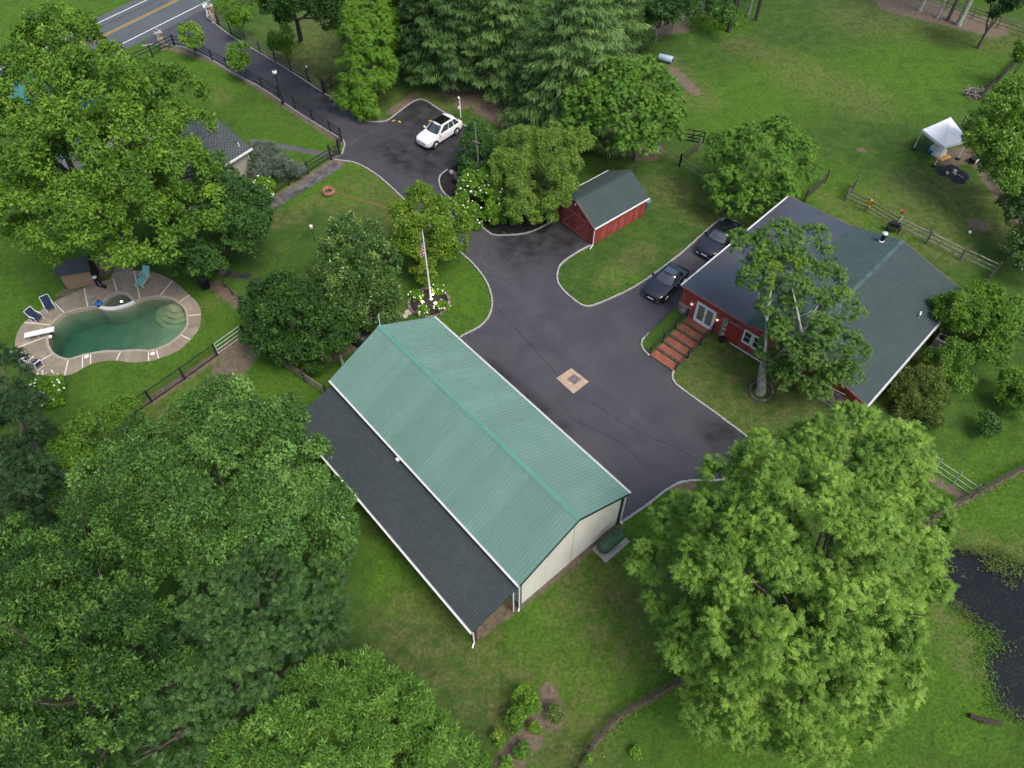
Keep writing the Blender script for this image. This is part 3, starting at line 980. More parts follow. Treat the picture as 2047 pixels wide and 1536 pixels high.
rf = slab(*E_, *T_, .06).build('roof', M['shed_dark'], t)
shingles('s', *E_, *T_, M['sh_charcoal'], rf, .14)
E2 = [(-.12, Ds + .16, hs + .02), (Ls + .12, Ds + .16, hs + .02)]
rf = slab(*E2, *T_, .06).build('roof', M['shed_dark'], t)
shingles('s', *E2, *T_, M['sh_charcoal'], rf, .14)
for x in (.03, Ls - .03):
    MB().add([(x, .1, hs - .02), (x, Ds - .1, hs - .02), (x, Ds / 2, hs + .6), (x + .03, .1, hs - .02), (x + .03, Ds - .1, hs - .02), (x + .03, Ds / 2, hs + .6)], [(0, 1, 2), (5, 4, 3), (0, 3, 4, 1), (1, 4, 5, 2), (2, 5, 3, 0)]).build('gable', M['dark_wood'], t)
# folded black chair with white lid beside it
p = G(201, 573, DECK_Z)
t = thing('pool_pump', 'black pool pump with white round lid beside the tan shed', 'pump', p, R(-20))
MB().lathe((-.2, .1, 0), [(.18, 0), (.18, .7), (.14, .8)], 12).build('filter', M['black_metal'], t, smooth=40)
MB().lathe((-.2, .1, .8), [(.17, 0), (.17, .05), (.08, .1)], 12).build('lid', M['white'], t, smooth=40)
b = MB(); b.tube([(-.1, 0, .15), (.55, -.02, .15)], .14, 10); b.build('motor', M['black_metal'], t, smooth=40)
b = MB(); b.tube([(-.2, .1, .5), (.2, -.1, .5), (.25, -.1, .1)], .03, 6); b.build('pipe', M['galv'], t)
# wooden walkway down to the deck
t = thing('wooden_walkway', 'grey plank walkway sloping down to the pool deck', 'wooden walkway', G(248, 535))
q = [G(219, 559, .08), G(265, 540, .08), G(283, 505, .3), G(250, 497, .3)]
nb = 22
for i in range(nb):
    t0, t1 = i / nb, (i + .9) / nb
    P = [q[0].lerp(q[3], t0), q[1].lerp(q[2], t0), q[1].lerp(q[2], t1), q[0].lerp(q[3], t1)]
    MB().add([v for v in P] + [v - Vector((0, 0, .05)) for v in P], [(0, 1, 2, 3), (7, 6, 5, 4), (0, 4, 5, 1), (1, 5, 6, 2), (2, 6, 7, 3), (3, 7, 4, 0)]).build('plank', M['old_wood'], t, world=True)
for e in (0, 1):
    MB().bar(q[e] + Vector((0, 0, -.08)), q[3 - e] + Vector((0, 0, -.12)), .1, .12).build('beam', M['dark_wood'], t, world=True)
# covered grill on the lawn
p = G(409, 570)
t = thing('covered_grill', 'barbecue grill under a black cover on the lawn', 'grill', p, R(-55))
M['tarp'] = mk('black_tarp', (.012, .013, .017), .3, 6, .45)
b = MB()
prof = [(.62, .34, 0), (.62, .34, .45), (.66, .36, .75), (.5, .33, .95), (.42, .22, 1.1)]
for x, y, z in prof:
    for k in range(16):
        a = 2 * math.pi * k / 16
        cx, sx = math.cos(a), math.sin(a)
        r = 1 + .05 * math.sin(5 * a + z * 3)
        b.v.append((x * math.copysign(abs(cx) ** .6, cx) * r, y * math.copysign(abs(sx) ** .6, sx) * r, z))
for i in range(4):
    for k in range(16):
        b.f.append((i * 16 + k, i * 16 + (k + 1) % 16, (i + 1) * 16 + (k + 1) % 16, (i + 1) * 16 + k)); b.m.append(0)
b.f.append(tuple(64 + k for k in range(16))); b.m.append(0)
b.build('cover', M['tarp'], t, smooth=60)
for s in (-1, 1):
    b = MB(); b.tube([(s * .5, -.36, .08), (s * .5, -.30, .08)], .08, 10); b.build('wheel', M['rubber'], t)

# ================================================================== green-roofed barn
BL, BW, BHE, BHR, BOV = 17.53, 7.73, 3.56, 5.64, .26
barn = thing('metal_barn', 'long pale metal barn with green ribbed roof and shingled lean-to', 'barn', BARN_O, BARN_YAW)
n = NT('green_metal_roofing')
f = n.noise(.35, 4, .6, dist=.5)
c = n.ramp(f, [(.3, (.128, .232, .192)), (.7, (.152, .262, .222))])
c = n.mix(n.ramp(n.noise(.22, 3), [(.42, 0), (.7, .3)]), c, (.17, .27, .235))
n.bump(n.noise(1.2, 3), .05, .03)
k = n.math('MULTIPLY_ADD', n.objrand(), .12, .94)
g = n.new('ShaderNodeCombineColor')
for i in range(3):
    n.link(k, g.inputs[i])
c = n.mix(1.0, c, g.outputs[0], 'MULTIPLY')
st_ = n.noise(1.0, 5, .65, vec=n.mapped(n.mapped(n.pos(), (1, 1, 1), (0, 0, -R(130.665))), (5.0, .35, .35)))
c = n.mix(1.0, c, n.ramp(st_, [(.3, (.965, .965, .965)), (.7, (1.03, 1.03, 1.03))]), 'MULTIPLY')
M['green_roof'] = n.set(c, n.ramp(n.noise(.8, 4, .6), [(.3, .30), (.7, .46)]), .5, 0.0, .0)
M['ridge_green'] = mk('ridge_cap_green', (.11, .27, .215), .12, 2, .42, spec=.5)
M['dark_green'] = mk('dark_green_trim_metal', (.012, .045, .03), .2, 4, .45)
M['cream_metal'] = mk('cream_ribbed_steel', (.70, .69, .63), .06, 1.5, .5, stretch=(1, 1, .3))
def ribbed(L, Wd, pitch, th=.05):
    """one sheet, ribs running along +Y, length L, width Wd"""
    prof = []
    k = int(round(Wd / pitch))
    for i in range(k):
        x = i * pitch
        prof += [(x, th), (x + .02, th), (x + .026, 0), (x + pitch - .026, 0), (x + pitch - .02, th)]
    prof.append((Wd, th))
    V = [(x, 0, z) for x, z in prof] + [(x, L, z) for x, z in prof]
    m = len(prof)
    return V, [(i, i + 1, m + i + 1, m + i) for i in range(m - 1)]
slope_len = math.hypot(BW / 2 + BOV, BHR - BHE)
sl_ang = math.atan2(BHR - BHE, BW / 2 + BOV)
NP = 20
pw = (BL + 2 * BOV) / NP
V, Fc = ribbed(slope_len, pw, pw / 4)
# left slope (towards the lean-to): eave y=+BOV ; right slope: eave y=-BW-BOV
mL = MB(); mR = MB()
ca, sa = math.cos(sl_ang), math.sin(sl_ang)
mL.add([(x, BOV - y * ca - z * sa * 0, BHE + y * sa + z) for x, y, z in V], [tuple(reversed(f)) for f in Fc])
mR.add([(x, -BW - BOV + y * ca, BHE + y * sa + z) for x, y, z in V], Fc)
meL, meR = mL.mesh('roof_panel', M['green_roof']), mR.mesh('roof_panel', M['green_roof'])
for i in range(NP):
    for me_ in (meL, meR):
        new_obj('roof_panel', me_, barn, loc=(-BOV + i * pw, 0, 0))
b = MB()
for s in (0, 1):
    ey = BOV if s == 0 else -BW - BOV
    b2 = slab((-BOV + .02, ey, BHE - .005), (BL + BOV - .02, ey, BHE - .005), (-BOV + .02, -BW / 2, BHR - .005), (BL + BOV - .02, -BW / 2, BHR - .005), .1)
    b2.build('roof_deck', M['dark_green'], barn)
nr = 5
for i in range(nr):
    x0, x1 = -BOV + i * (BL + 2 * BOV) / nr, -BOV + (i + 1) * (BL + 2 * BOV) / nr + .05
    w, dz = .17, .17 * math.tan(sl_ang)
    z = BHR + .04 + .006 * (i % 2)
    MB().add([(x0, -BW / 2 - w, z - dz), (x0, -BW / 2 - .03, z + .01), (x0, -BW / 2 + .03, z + .01), (x0, -BW / 2 + w, z - dz), (x1, -BW / 2 - w, z - dz), (x1, -BW / 2 - .03, z + .012), (x1, -BW / 2 + .03, z + .012), (x1, -BW / 2 + w, z - dz)],
             [(0, 4, 5, 1), (1, 5, 6, 2), (2, 6, 7, 3), (0, 1, 2, 3), (7, 6, 5, 4)]).build('ridge_cap', M['ridge_green'], barn)
# near gable: ribbed panels, each clipped under the roof line
gz = lambda y: BHE - .12 + (BHR - BHE) * (1 - abs(y + BW / 2) / (BW / 2 + BOV))
npn = 8
gw = BW / npn
def gable_panel(i, x, sgn):
    y0, y1 = -i * gw - (.012 if i == npn // 2 else 0), -(i + 1) * gw + (.012 if i == npn // 2 - 1 else 0)
    b = MB()
    k = 6
    prof = []
    for j in range(k):
        a = y0 + (y1 - y0) * j / k
        st = (y1 - y0) / k
        prof += [(a, .02), (a + st * .12, .02), (a + st * .24, 0), (a + st * .88, 0)]
    prof.append((y1, .02))
    m = len(prof)
    b.add([(x - sgn * d, y, .05) for y, d in prof] + [(x - sgn * d, y, gz(y)) for y, d in prof], [(j, j + 1, m + j + 1, m + j) for j in range(m - 1)])
    return b.build('wall_panel', M['cream_metal'], barn)
for i in range(npn):
    gable_panel(i, 0.0, 1)
    gable_panel(i, BL, -1)
b = MB()
b.add([(.02, 0, 0), (.02, -BW, 0), (.02, -BW, BHE), (.02, -BW / 2, BHR - .15), (.02, 0, BHE)], [(0, 1, 2, 3, 4)])
b.add([(BL - .02, 0, 0), (BL - .02, -BW, 0), (BL - .02, -BW, BHE), (BL - .02, -BW / 2, BHR - .15), (BL - .02, 0, BHE)], [(4, 3, 2, 1, 0)])
b.build('gable_core', M['dark_green'], barn)
for y, s in ((0, 1), (-BW, -1)):
    for i in range(NP):
        x0, x1 = i * BL / NP, (i + 1) * BL / NP
        V2, F2 = ribbed(BHE - .05, x1 - x0, (x1 - x0) / 4, .02)
        MB().add([(x0 + a, y + s * c_ + s * .002, .03 + b_) for a, b_, c_ in V2], F2 if s < 0 else [tuple(reversed(f)) for f in F2]).build('wall_panel', M['cream_metal'], barn)
for x in (-.02, BL + .02):
    for y in (.02, -BW - .02):
        MB().box((x, y, BHE / 2 - .03), (.13, .13, BHE - .06)).build('corner_trim', M['dark_green'], barn)
for x in (-BOV - .012, BL + BOV + .012):
    for s in (1, -1):
        y0 = BOV if s > 0 else -BW - BOV
        MB().bar((x, y0, BHE - .06), (x, -BW / 2, BHR - .06), .02, .16).build('rake_trim', M['dark_green'], barn)
def gutter(p0, p1, out, parent, mat=None, w=.11, h=.1):
    p0, p1, out = Vector(p0), Vector(p1), Vector(out)
    b = MB()
    b.bar(p0 + out * .008, p1 + out * .008, .012, h)
    b.bar(p0 + out * w, p1 + out * w, .014, h)
    b.bar(p0 + out * (w / 2) - Vector((0, 0, h / 2 - .008)), p1 + out * (w / 2) - Vector((0, 0, h / 2 - .008)), w, .012)
    d = (p1 - p0).normalized() * .006
    for p in (p0 + d, p1 - d):
        b.bar(p + Vector((0, 0, 0)), p + out * w, .012, h)
    return b.build('gutter', mat or M['white_vinyl'], parent)
def downspout(pts, parent, w=.08, mat=None):
    b = MB()
    for a, c in zip(pts[:-1], pts[1:]):
        b.bar(a, c, w, w * .75)
    return b.build('downspout', mat or M['white_vinyl'], parent)
gutter((-BOV, BOV, BHE - .04), (BL + BOV, BOV, BHE - .04), (0, 1, 0), barn)
gutter((-BOV, -BW - BOV, BHE - .04), (BL + BOV, -BW - BOV, BHE - .04), (0, -1, 0), barn)
downspout([(-.1, BOV + .06, BHE - .1), (-.12, .16, BHE - .35), (-.12, .16, .12), (-.22, .3, .05)], barn)
downspout([(-.1, -BW - BOV - .06, BHE - .1), (-.12, -BW - .14, BHE - .35), (-.12, -BW - .14, .12), (-.3, -BW - .2, .05)], barn)
# lean-to
LY, LZ0, LZ1 = 3.38, 2.32, 3.25
l0, l1, l2, l3 = (-.14, LY, LZ0), (BL + .1, LY, LZ0), (-.14, .06, LZ1), (BL + .1, .06, LZ1)
lr = slab(l0, l1, l2, l3, .09).build('lean_to_roof', M['dark_green'], barn)
shingles('s', l0, l1, l2, l3, M['sh_charcoal'], lr, .15, .31)
gutter((-.14, LY + .012, LZ0 - .06), (BL + .1, LY + .012, LZ0 - .06), (0, 1, 0), barn)
for x in (.12, 3.6, 7.1, 10.6, 14.1, 17.4):
    MB().box((x, LY - .3, LZ0 / 2 - .04), (.14, .14, LZ0 - .08)).build('post', M['dark_wood'], barn)
MB().bar((-.05, LY - .3, LZ0 - .1), (BL, LY - .3, LZ0 - .1), .12, .16).build('beam', M['dark_wood'], barn)
MB().box((.05, .42, 1.45), (.1, .1, 2.9)).build('post', M['black_paint'], barn)
downspout([(-.02, LY + .05, LZ0 - .12), (.05, LY - .14, LZ0 - .4), (.05, LY - .14, .12), (-.1, LY + .1, .05)], barn)
downspout([(-.05, .52, 2.9), (-.05, .52, .1)], barn, .07)
MB().lathe((10.3, .42, 3.14), [(.05, -.1), (.05, .16), (.13, .18), (.13, .26), (.02, .3)], 10).build('roof_vent', M['white'], barn)
MB().tube([(BL + .1, -BW / 2, BHR), (BL + .1, -BW / 2, BHR + 1.1)], .022, 6).build('antenna', M['white'], barn)
# propane tank
t = thing('propane_tank', 'green propane tank on a concrete pad against the barn gable', 'propane tank', barn_world(-.75, -6.4), BARN_YAW)
M['tank'] = mk('green_tank_paint', (.035, .09, .045), .2, 4, .45)
b = MB()
r, hl = .42, .72
prof = [(-hl - .26, .02), (-hl - .22, .18), (-hl - .12, .32), (-hl, r), (-.3, r), (.3, r), (hl, r), (hl + .12, .32), (hl + .22, .18), (hl + .26, .02)]
b.tube([(0, y, .62) for y, _ in prof], [q_ for _, q_ in prof], 18)
b.build('shell', M['tank'], t, smooth=50)
MB().lathe((0, -.35, 1.02), [(.14, 0), (.14, .1), (.10, .14)], 12).build('valve_dome', M['tank'], t, smooth=40)
for y in (-.5, .5):
    MB().box((0, y, .14), (.5, .1, .24)).build('leg', M['dark_wood'], t)
MB().box((-.05, 0, .03), (1.15, 2.0, .1)).build('pad', M['concrete'], t)
# white vent pipe behind the barn
p = G(687, 735)
t = thing('vent_pipe', 'galvanised vent pipe with rain cap standing behind the barn', 'vent pipe', p)
MB().tube([(0, 0, 0), (0, 0, 1.15)], .1, 12).build('pipe', M['galv_light'], t, smooth=40)
MB().lathe((0, 0, 1.15), [(.1, 0), (.15, .02), (.15, .1), (.05, .14)], 12).build('cap', M['galv'], t, smooth=40)
# ================================================================== red shed
n = NT('red_barn_board')
f = n.noise(5, 5, .65, vec=n.mapped(n.pos(), (3, 3, .35)))
c = n.ramp(f, [(.28, (.20, .036, .033)), (.6, (.34, .075, .067)), (.78, (.46, .19, .17))])
k = n.math('MULTIPLY_ADD', n.objrand(), .45, .78)
g = n.new('ShaderNodeCombineColor')
for i in range(3):
    n.link(k, g.inputs[i])
M['red_board'] = n.set(n.mix(1.0, c, g.outputs[0], 'MULTIPLY'), .8, .25)
M['red_trim'] = mk('faded_red_trim', (.36, .13, .11), .25, 6, .8)
SHED_O, SHED_YAW = Vector((3.82, 49.05, 0)), R(38.68)
SL, SW, SHE, SHR, SOV = 5.82, 4.43, 1.96, 3.25, .14
shed = thing('red_shed', 'red board shed with dark green shingled gable roof on the drive', 'shed', SHED_O, SHED_YAW)
sz = lambda y: SHE - .04 + (SHR - SHE) * (1 - abs(y + SW / 2) / (SW / 2))
nb = 22
bw = SW / nb
for i in range(nb):
    y0, y1 = -i * bw - .008, -(i + 1) * bw + .008
    for x, s in ((0, -1), (SL, 1)):
        a, b = x, x + s * .025
        MB().add([(a, y0, .06), (a, y1, .06), (a, y1, sz(y1)), (a, y0, sz(y0)), (b, y0, .06), (b, y1, .06), (b, y1, sz(y1)), (b, y0, sz(y0))],
                 [(0, 3, 2, 1), (4, 5, 6, 7), (0, 1, 5, 4), (1, 2, 6, 5), (2, 3, 7, 6), (3, 0, 4, 7)]).build('board', M['red_board'], shed)
nb2 = 29
bw2 = SL / nb2
m_side = MB().box((bw2 / 2, 0, SHE / 2), (bw2 - .016, .025, SHE - .12)).mesh('board', M['red_board'])
for i in range(nb2):
    for y in (.012, -SW - .012):
        new_obj('board', m_side, shed, loc=(i * bw2, y, .02))
b = MB()
b.box((SL / 2, -SW / 2, SHE / 2), (SL - .04, SW - .04, SHE - .05))
b.build('wall_core', M['dark_wood'], shed)
for x in (.02, SL - .02):
    MB().add([(x, -.03, SHE - .06), (x, -SW + .03, SHE - .06), (x, -SW / 2, SHR - .1), (x + .015, -.03, SHE - .06), (x + .015, -SW + .03, SHE - .06), (x + .015, -SW / 2, SHR - .1)], [(0, 1, 2), (5, 4, 3), (0, 3, 4, 1), (1, 4, 5, 2), (2, 5, 3, 0)]).build('gable_core', M['dark_wood'], shed)
# double doors with brace boards
for y0, y1 in ((-.75, -2.2), (-2.23, -3.7)):
    dd = MB().box((-.045, (y0 + y1) / 2, 1.0), (.03, abs(y1 - y0) - .02, 1.86)).build('door', M['red_board'], shed)
    for z in (.16, 1.84):
        MB().box((-.07, (y0 + y1) / 2, z), (.02, abs(y1 - y0) - .02, .12)).build('brace', M['red_trim'], dd)
    MB().bar((-.068, y0 - .06, .22), (-.068, y1 + .06, 1.78), .02, .1).build('brace', M['red_trim'], dd)
    MB().box((-.075, (y0 - .12) if y0 < -2 else (y1 + .12), 1.0), (.03, .03, .2)).build('handle', M['black_metal'], dd)
for s in (1, -1):
    ey = SOV if s > 0 else -SW - SOV
    zd = SHE - (SHR - SHE) / (SW / 2) * SOV
    e0, e1, t0, t1 = (-SOV, ey, zd), (SL + SOV, ey, zd), (-SOV, -SW / 2, SHR), (SL + SOV, -SW / 2, SHR)
    rf = slab(e0, e1, t0, t1, .07).build('roof', M['shed_dark'], shed)
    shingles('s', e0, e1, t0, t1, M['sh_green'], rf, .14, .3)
    MB().bar((-SOV - .012, ey, zd - .05), (-SOV - .012, -SW / 2, SHR - .05), .02, .13).build('rake_trim', M['red_trim'], shed)
    gutter((-SOV, ey + s * .012, zd - .05), (SL + SOV, ey + s * .012, zd - .05), (0, s, 0), shed, w=.09, h=.08)
MB().bar((-SOV, -SW / 2, SHR + .02), (SL + SOV, -SW / 2, SHR + .02), .22, .03).build('ridge_cap', M['sh_green'], shed)
downspout([(-.06, -SW - SOV - .05, SHE - .2), (-.06, -SW - .08, SHE - .4), (-.06, -SW - .08, .15), (-.5, -SW - .25, .05)], shed, .075)
downspout([(-.06, SOV + .05, SHE - .2), (-.06, .08, SHE - .4), (-.06, .08, .15), (-.5, .25, .05)], shed, .075)
MB().lathe((-.09, -SW / 2 + .0, SHR - .55), [(.05, 0), (.07, .06), (.05, .16), (.01, .2)], 8).build('gable_light', M['white'], shed)
# blue-grey bin by the shed
p = G(1292, 417)
t = thing('trash_can', 'blue grey trash can standing at the corner of the red shed', 'trash can', p)
M['bin'] = mk('blue_grey_plastic', (.10, .17, .22), .15, 5, .5)
MB().lathe((0, 0, 0), [(.22, 0), (.28, .75)], 14).build('body', M['bin'], t, smooth=40)
MB().lathe((0, 0, .75), [(.3, 0), (.3, .05), (.2, .1), (.05, .12)], 14).build('lid', M['bin'], t, smooth=40)

# ================================================================== red house
HL, HW1, HW2, HW3 = 13.94, 5.30, 3.69, 5.35
HZ1, HZK, HZR, HZ2 = 3.40, 3.48, 4.33, 2.82
HWT = HW1 + HW2 + HW3
house = thing('red_house', 'low red board and stone house with green roof above the brick steps', 'house', HOUSE_O, HOUSE_YAW)
prof = [(0, HZ1), (-HW1, HZK), (-HW1 - HW2, HZR), (-HWT, HZ2)]
def hroof(y):
    for (a, za), (b, zb) in zip(prof[:-1], prof[1:]):
        if b - 1e-6 <= y <= a + 1e-6:
            return za + (zb - za) * (y - a) / (b - a)
    return prof[0][1] if y > 0 else prof[-1][1]
FX = .30
openings = [(-2.97, -1.36, .80, 2.62), (-5.03, -3.98, .75, 2.52), (-6.72, -5.24, 1.52, 2.70)]
stones_ = [(-1.0, .02, -.1, 1.62), (-4.0, -3.58, .6, 2.82), (-14.3, -11.2, .2, 2.12)]
bw = .235
nb = int((HWT - .1) / bw)
for i in range(nb):
    y0 = -.05 - i * bw
    y1 = y0 - bw + .014
    ym = (y0 + y1) / 2
    top = min(hroof(y0), hroof(y1)) - .13
    bot = .62
    cuts = sorted([(o[2], o[3]) for o in openings + stones_ if o[0] < ym < o[1]])
    z = bot
    segs = []
    for a, b in cuts:
        if a > z:
            segs.append((z, a))
        z = max(z, b)
    if z < top:
        segs.append((z, top))
    for a, b in segs:
        if b - a > .05:
            MB().box((FX - .015, ym, (a + b) / 2), (.03, abs(y1 - y0), b - a)).build('board', M['red_board'], house)
b = MB()
V0 = [(FX + .01, y, 0) for y, _ in prof] + [(FX + .01, y, z - .12) for y, z in prof]
V1 = [(HL - .3, y, 0) for y, _ in prof] + [(HL - .3, y, z - .12) for y, z in prof]
inset = .12
def sh_(v):
    y = v[1]
    return (v[0], -inset if y == 0 else (-HWT + inset if y == -HWT else y), v[2])
V0, V1 = [sh_(v) for v in V0], [sh_(v) for v in V1]
b.add(V0 + V1, [(0, 4, 5, 1), (1, 5, 6, 2), (2, 6, 7, 3), (9, 13, 12, 8), (10, 14, 13, 9), (11, 15, 14, 10), (0, 8, 12, 4), (3, 7, 15, 11)])
b.build('wall_core', M['red_paint'], house)
def stonework(y0, y1, z0, z1, x, name='stone_facing', cell=.24):
    b = MB()
    z = z0
    while z < z1 - .04:
        h = min(random.uniform(.12, .2), z1 - z)
        y = y0
        while y < y1 - .03:
            w = min(random.uniform(.16, .38), y1 - y)
            b.box((x - random.uniform(.0, .03), y + w / 2, z + h / 2), (.16, w - .015, h - .015), mi=random.choice((0, 0, 1, 2)))
            y += w
        z += h
    return b.build(name, [M['stone'], M['stone2'], M['stone3']], house, kind='stuff')
M['stone2'] = mk('reddish_stone', (.26, .14, .105), .35, 3, .9)
M['stone3'] = mk('pale_stone', (.42, .37, .32), .25, 3, .9)
for a, b_, z0, z1 in stones_:
    stonework(a, b_, z0, z1, FX - .03)
# double glazed doors
dr = MB()
y0, y1, z0, z1 = -2.97, -1.36, .80, 2.62
dr.box((FX - .04, y0 + .05, (z0 + z1) / 2), (.1, .1, z1 - z0)); dr.box((FX - .04, y1 - .05, (z0 + z1) / 2), (.1, .1, z1 - z0))
dr.box((FX - .04, (y0 + y1) / 2, z1 - .05), (.1, y1 - y0 - .2, .1)); dr.box((FX - .05, (y0 + y1) / 2, z0 + .04), (.16, y1 - y0 - .2, .08))
fr_ = dr.build('door_frame', M['white'], house)
M['door_glass'] = mk('door_glass', (.16, .175, .165), .15, 1.0, .08, spec=.6)
for k in (0, 1):
    ya = y0 + .1 + k * (y1 - y0 - .2) / 2
    yb = ya + (y1 - y0 - .2) / 2
    d = MB()
    w = .085
    d.box((FX - .055, ya + w / 2 + .005, (z0 + z1) / 2), (.05, w, z1 - z0 - .2)); d.box((FX - .055, yb - w / 2 - .005, (z0 + z1) / 2), (.05, w, z1 - z0 - .2))
    d.box((FX - .055, (ya + yb) / 2, z1 - .15), (.05, yb - ya - 2 * w - .01, .09)); d.box((FX - .055, (ya + yb) / 2, z0 + .16), (.05, yb - ya - 2 * w - .01, .14))
    do = d.build('door', M['white'], house)
    MB().box((FX - .045, (ya + yb) / 2, (z0 + z1) / 2 + .03), (.014, yb - ya - 2 * w - .01, z1 - z0 - .42)).build('pane', M['door_glass'], do)
    MB().box((FX - .10, yb - .06 if k == 0 else ya + .06, 1.7), (.04, .025, .14)).build('handle', M['black_metal'], do)
# plain red door with weathered header
MB().box((FX - .04, -4.5, 1.64), (.05, 1.0, 1.72)).build('red_door', M['red_paint'], house)
MB().box((FX - .06, -4.5, 2.57), (.07, 1.3, .1)).build('door_header', M['old_wood'], house)
MB().bar((FX - .06, -4.5, .72), (FX - .06, -7.6, .72), .06, .1).build('sill_board', M['white'], house)
# two white casement windows
for ya, yb in ((-5.95, -5.26), (-6.70, -6.0)):
    w = MB()
    z0, z1 = 1.53, 2.69
    w.box((FX - .05, ya + .05, (z0 + z1) / 2), (.09, .1, z1 - z0)); w.box((FX - .05, yb - .05, (z0 + z1) / 2), (.09, .1, z1 - z0))
    w.box((FX - .05, (ya + yb) / 2, z1 - .05), (.09, yb - ya - .2, .1)); w.box((FX - .06, (ya + yb) / 2, z0 + .05), (.13, yb - ya - .2, .1))
    wo = w.build('window', M['white'], house)
    MB().box((FX - .03, (ya + yb) / 2, (z0 + z1) / 2), (.014, yb - ya - .2, z1 - z0 - .2)).build('pane', M['glass'], wo)
    MB().box((FX - .045, (ya + yb) / 2, (z0 + z1) / 2), (.02, yb - ya - .2, .03)).build('muntin', M['white'], wo)
M['brass'] = mk('brass', (.45, .30, .10), .2, 8, .35, metal=.9)
M['lantern'] = emit('lantern_glass', (1.0, .85, .6), .8)
for y in (-1.03, -3.2):
    t = MB().bar((FX - .03, y, 2.35), (FX - .16, y, 2.42), .05, .05).build('wall_lantern', M['brass'], house)
    MB().lathe((FX - .17, y, 2.08), [(.05, 0), (.085, .03), (.1, .24)], 6).build('lantern_glass', M['lantern'], t)
    MB().lathe((FX - .17, y, 2.32), [(.13, 0), (.11, .05), (.04, .15), (.015, .24)], 6).build('lantern_top', M['brass'], t)
# roof: low membrane part, two shingled slopes
n = NT('roof_membrane')
f = n.noise(.9, 4, .6, vec=n.mapped(n.pos(), (.25, 1, 1), (0, 0, R(44.8))))
c = n.ramp(f, [(.3, (.046, .049, .058)), (.7, (.068, .073, .086))])
c = n.mix(n.ramp(n.noise(.25, 3), [(.45, 0), (.6, .8)]), c, (.05, .07, .098))
M['membrane'] = n.set(c, n.ramp(f, [(.3, .38), (.7, .58)]), .4)
e0, e1, k0, k1 = (0, 0, HZ1), (HL, 0, HZ1), (0, -HW1, HZK), (HL, -HW1, HZK)
deck = slab(e0, e1, k0, k1, .14).build('low_roof', M['dark_wood'], house)
ns = 5
for i in range(ns):
    a, b = i / ns, (i + 1) / ns
    y0, y1 = -HW1 * a, -HW1 * b - .06
    zz = lambda y: HZ1 + (HZK - HZ1) * min(1, -y / HW1)
    MB().add([(0, y0, zz(y0) + .006 + .004 * (i % 2)), (HL, y0, zz(y0) + .006 + .004 * (i % 2)), (HL, y1, zz(y1) + .006 + .004 * (i % 2)), (0, y1, zz(y1) + .006 + .004 * (i % 2)), (0, y0, zz(y0) - .01), (HL, y0, zz(y0) - .01), (HL, y1, zz(y1) - .01), (0, y1, zz(y1) - .01)],
             [(3, 2, 1, 0), (0, 1, 5, 4), (2, 3, 7, 6), (1, 2, 6, 5), (3, 0, 4, 7)]).build('membrane_sheet', M['membrane'], deck)
r0, r1 = (0, -HW1 - HW2, HZR), (HL, -HW1 - HW2, HZR)
rf = slab(k0, k1, r0, r1, .14).build('roof', M['dark_wood'], house)
kk0, kk1 = (0, -HW1 + .05, HZK + .012), (HL, -HW1 + .05, HZK + .012)
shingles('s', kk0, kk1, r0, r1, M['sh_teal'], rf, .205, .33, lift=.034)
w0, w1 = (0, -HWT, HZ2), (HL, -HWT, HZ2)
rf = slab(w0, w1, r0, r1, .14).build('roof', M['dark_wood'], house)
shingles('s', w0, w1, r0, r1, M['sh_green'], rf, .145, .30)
for i in range(24):
    x0, x1 = i * HL / 24, (i + 1) * HL / 24 + .03
    yR = -HW1 - HW2
    z = HZR + .022 + .006 * (i % 2)
    b = MB()
    b.add([(x0, yR + .17, z - .04), (x0, yR, z + .005), (x0, yR - .17, z - .048), (x1, yR + .17, z - .04), (x1, yR, z + .005), (x1, yR - .17, z - .048)], [(0, 3, 4, 1), (1, 4, 5, 2)])
    o = b.build('ridge_shingle', M['ridge_sh'] if 'ridge_sh' in M else M.setdefault('ridge_sh', mk('ridge_shingle', (.050, .088, .084), .2, 4, .85, orand=.35)), house)
for (ya, za), (yb, zb) in zip(prof[:-1], prof[1:]):
    for x in (-.012, HL + .012):
        MB().bar((x, ya, za - .07), (x, yb, zb - .07), .024, .15).build('rake_trim', M['red_trim'], house)
gutter((0, .012, HZ1 - .05), (HL, .012, HZ1 - .05), (0, 1, 0), house)
gutter((0, -HWT - .012, HZ2 - .05), (HL, -HWT - .012, HZ2 - .05), (0, -1, 0), house)
downspout([(.1, -HWT - .06, HZ2 - .1), (.05, -HWT + .02, HZ2 - .5), (.05, -HWT + .02, .8), (-.2, -HWT, .7)], house)
# flue, vent pipe
fl = MB().lathe((13.1, -7.9, hroof(-7.9)), [(.2, 0), (.2, .06), (.16, .12)], 14).build('flue_flashing', M['white'], house)
MB().lathe((13.1, -7.9, hroof(-7.9) + .1), [(.15, 0), (.15, .55)], 14).build('flue', M['black_metal'], house)
MB().lathe((13.1, -7.9, hroof(-7.9) + .65), [(.15, 0), (.2, .04), (.2, .12), (.06, .18)], 14).build('flue_cap', M['galv_light'], house)
pv = Vector((8.9, -13.2, hroof(-13.2)))
MB().tube([pv, pv + Vector((0, 0, .28)), pv + Vector((.32, .1, .31))], .05, 8).build('vent_pipe', M['white'], house, smooth=50)
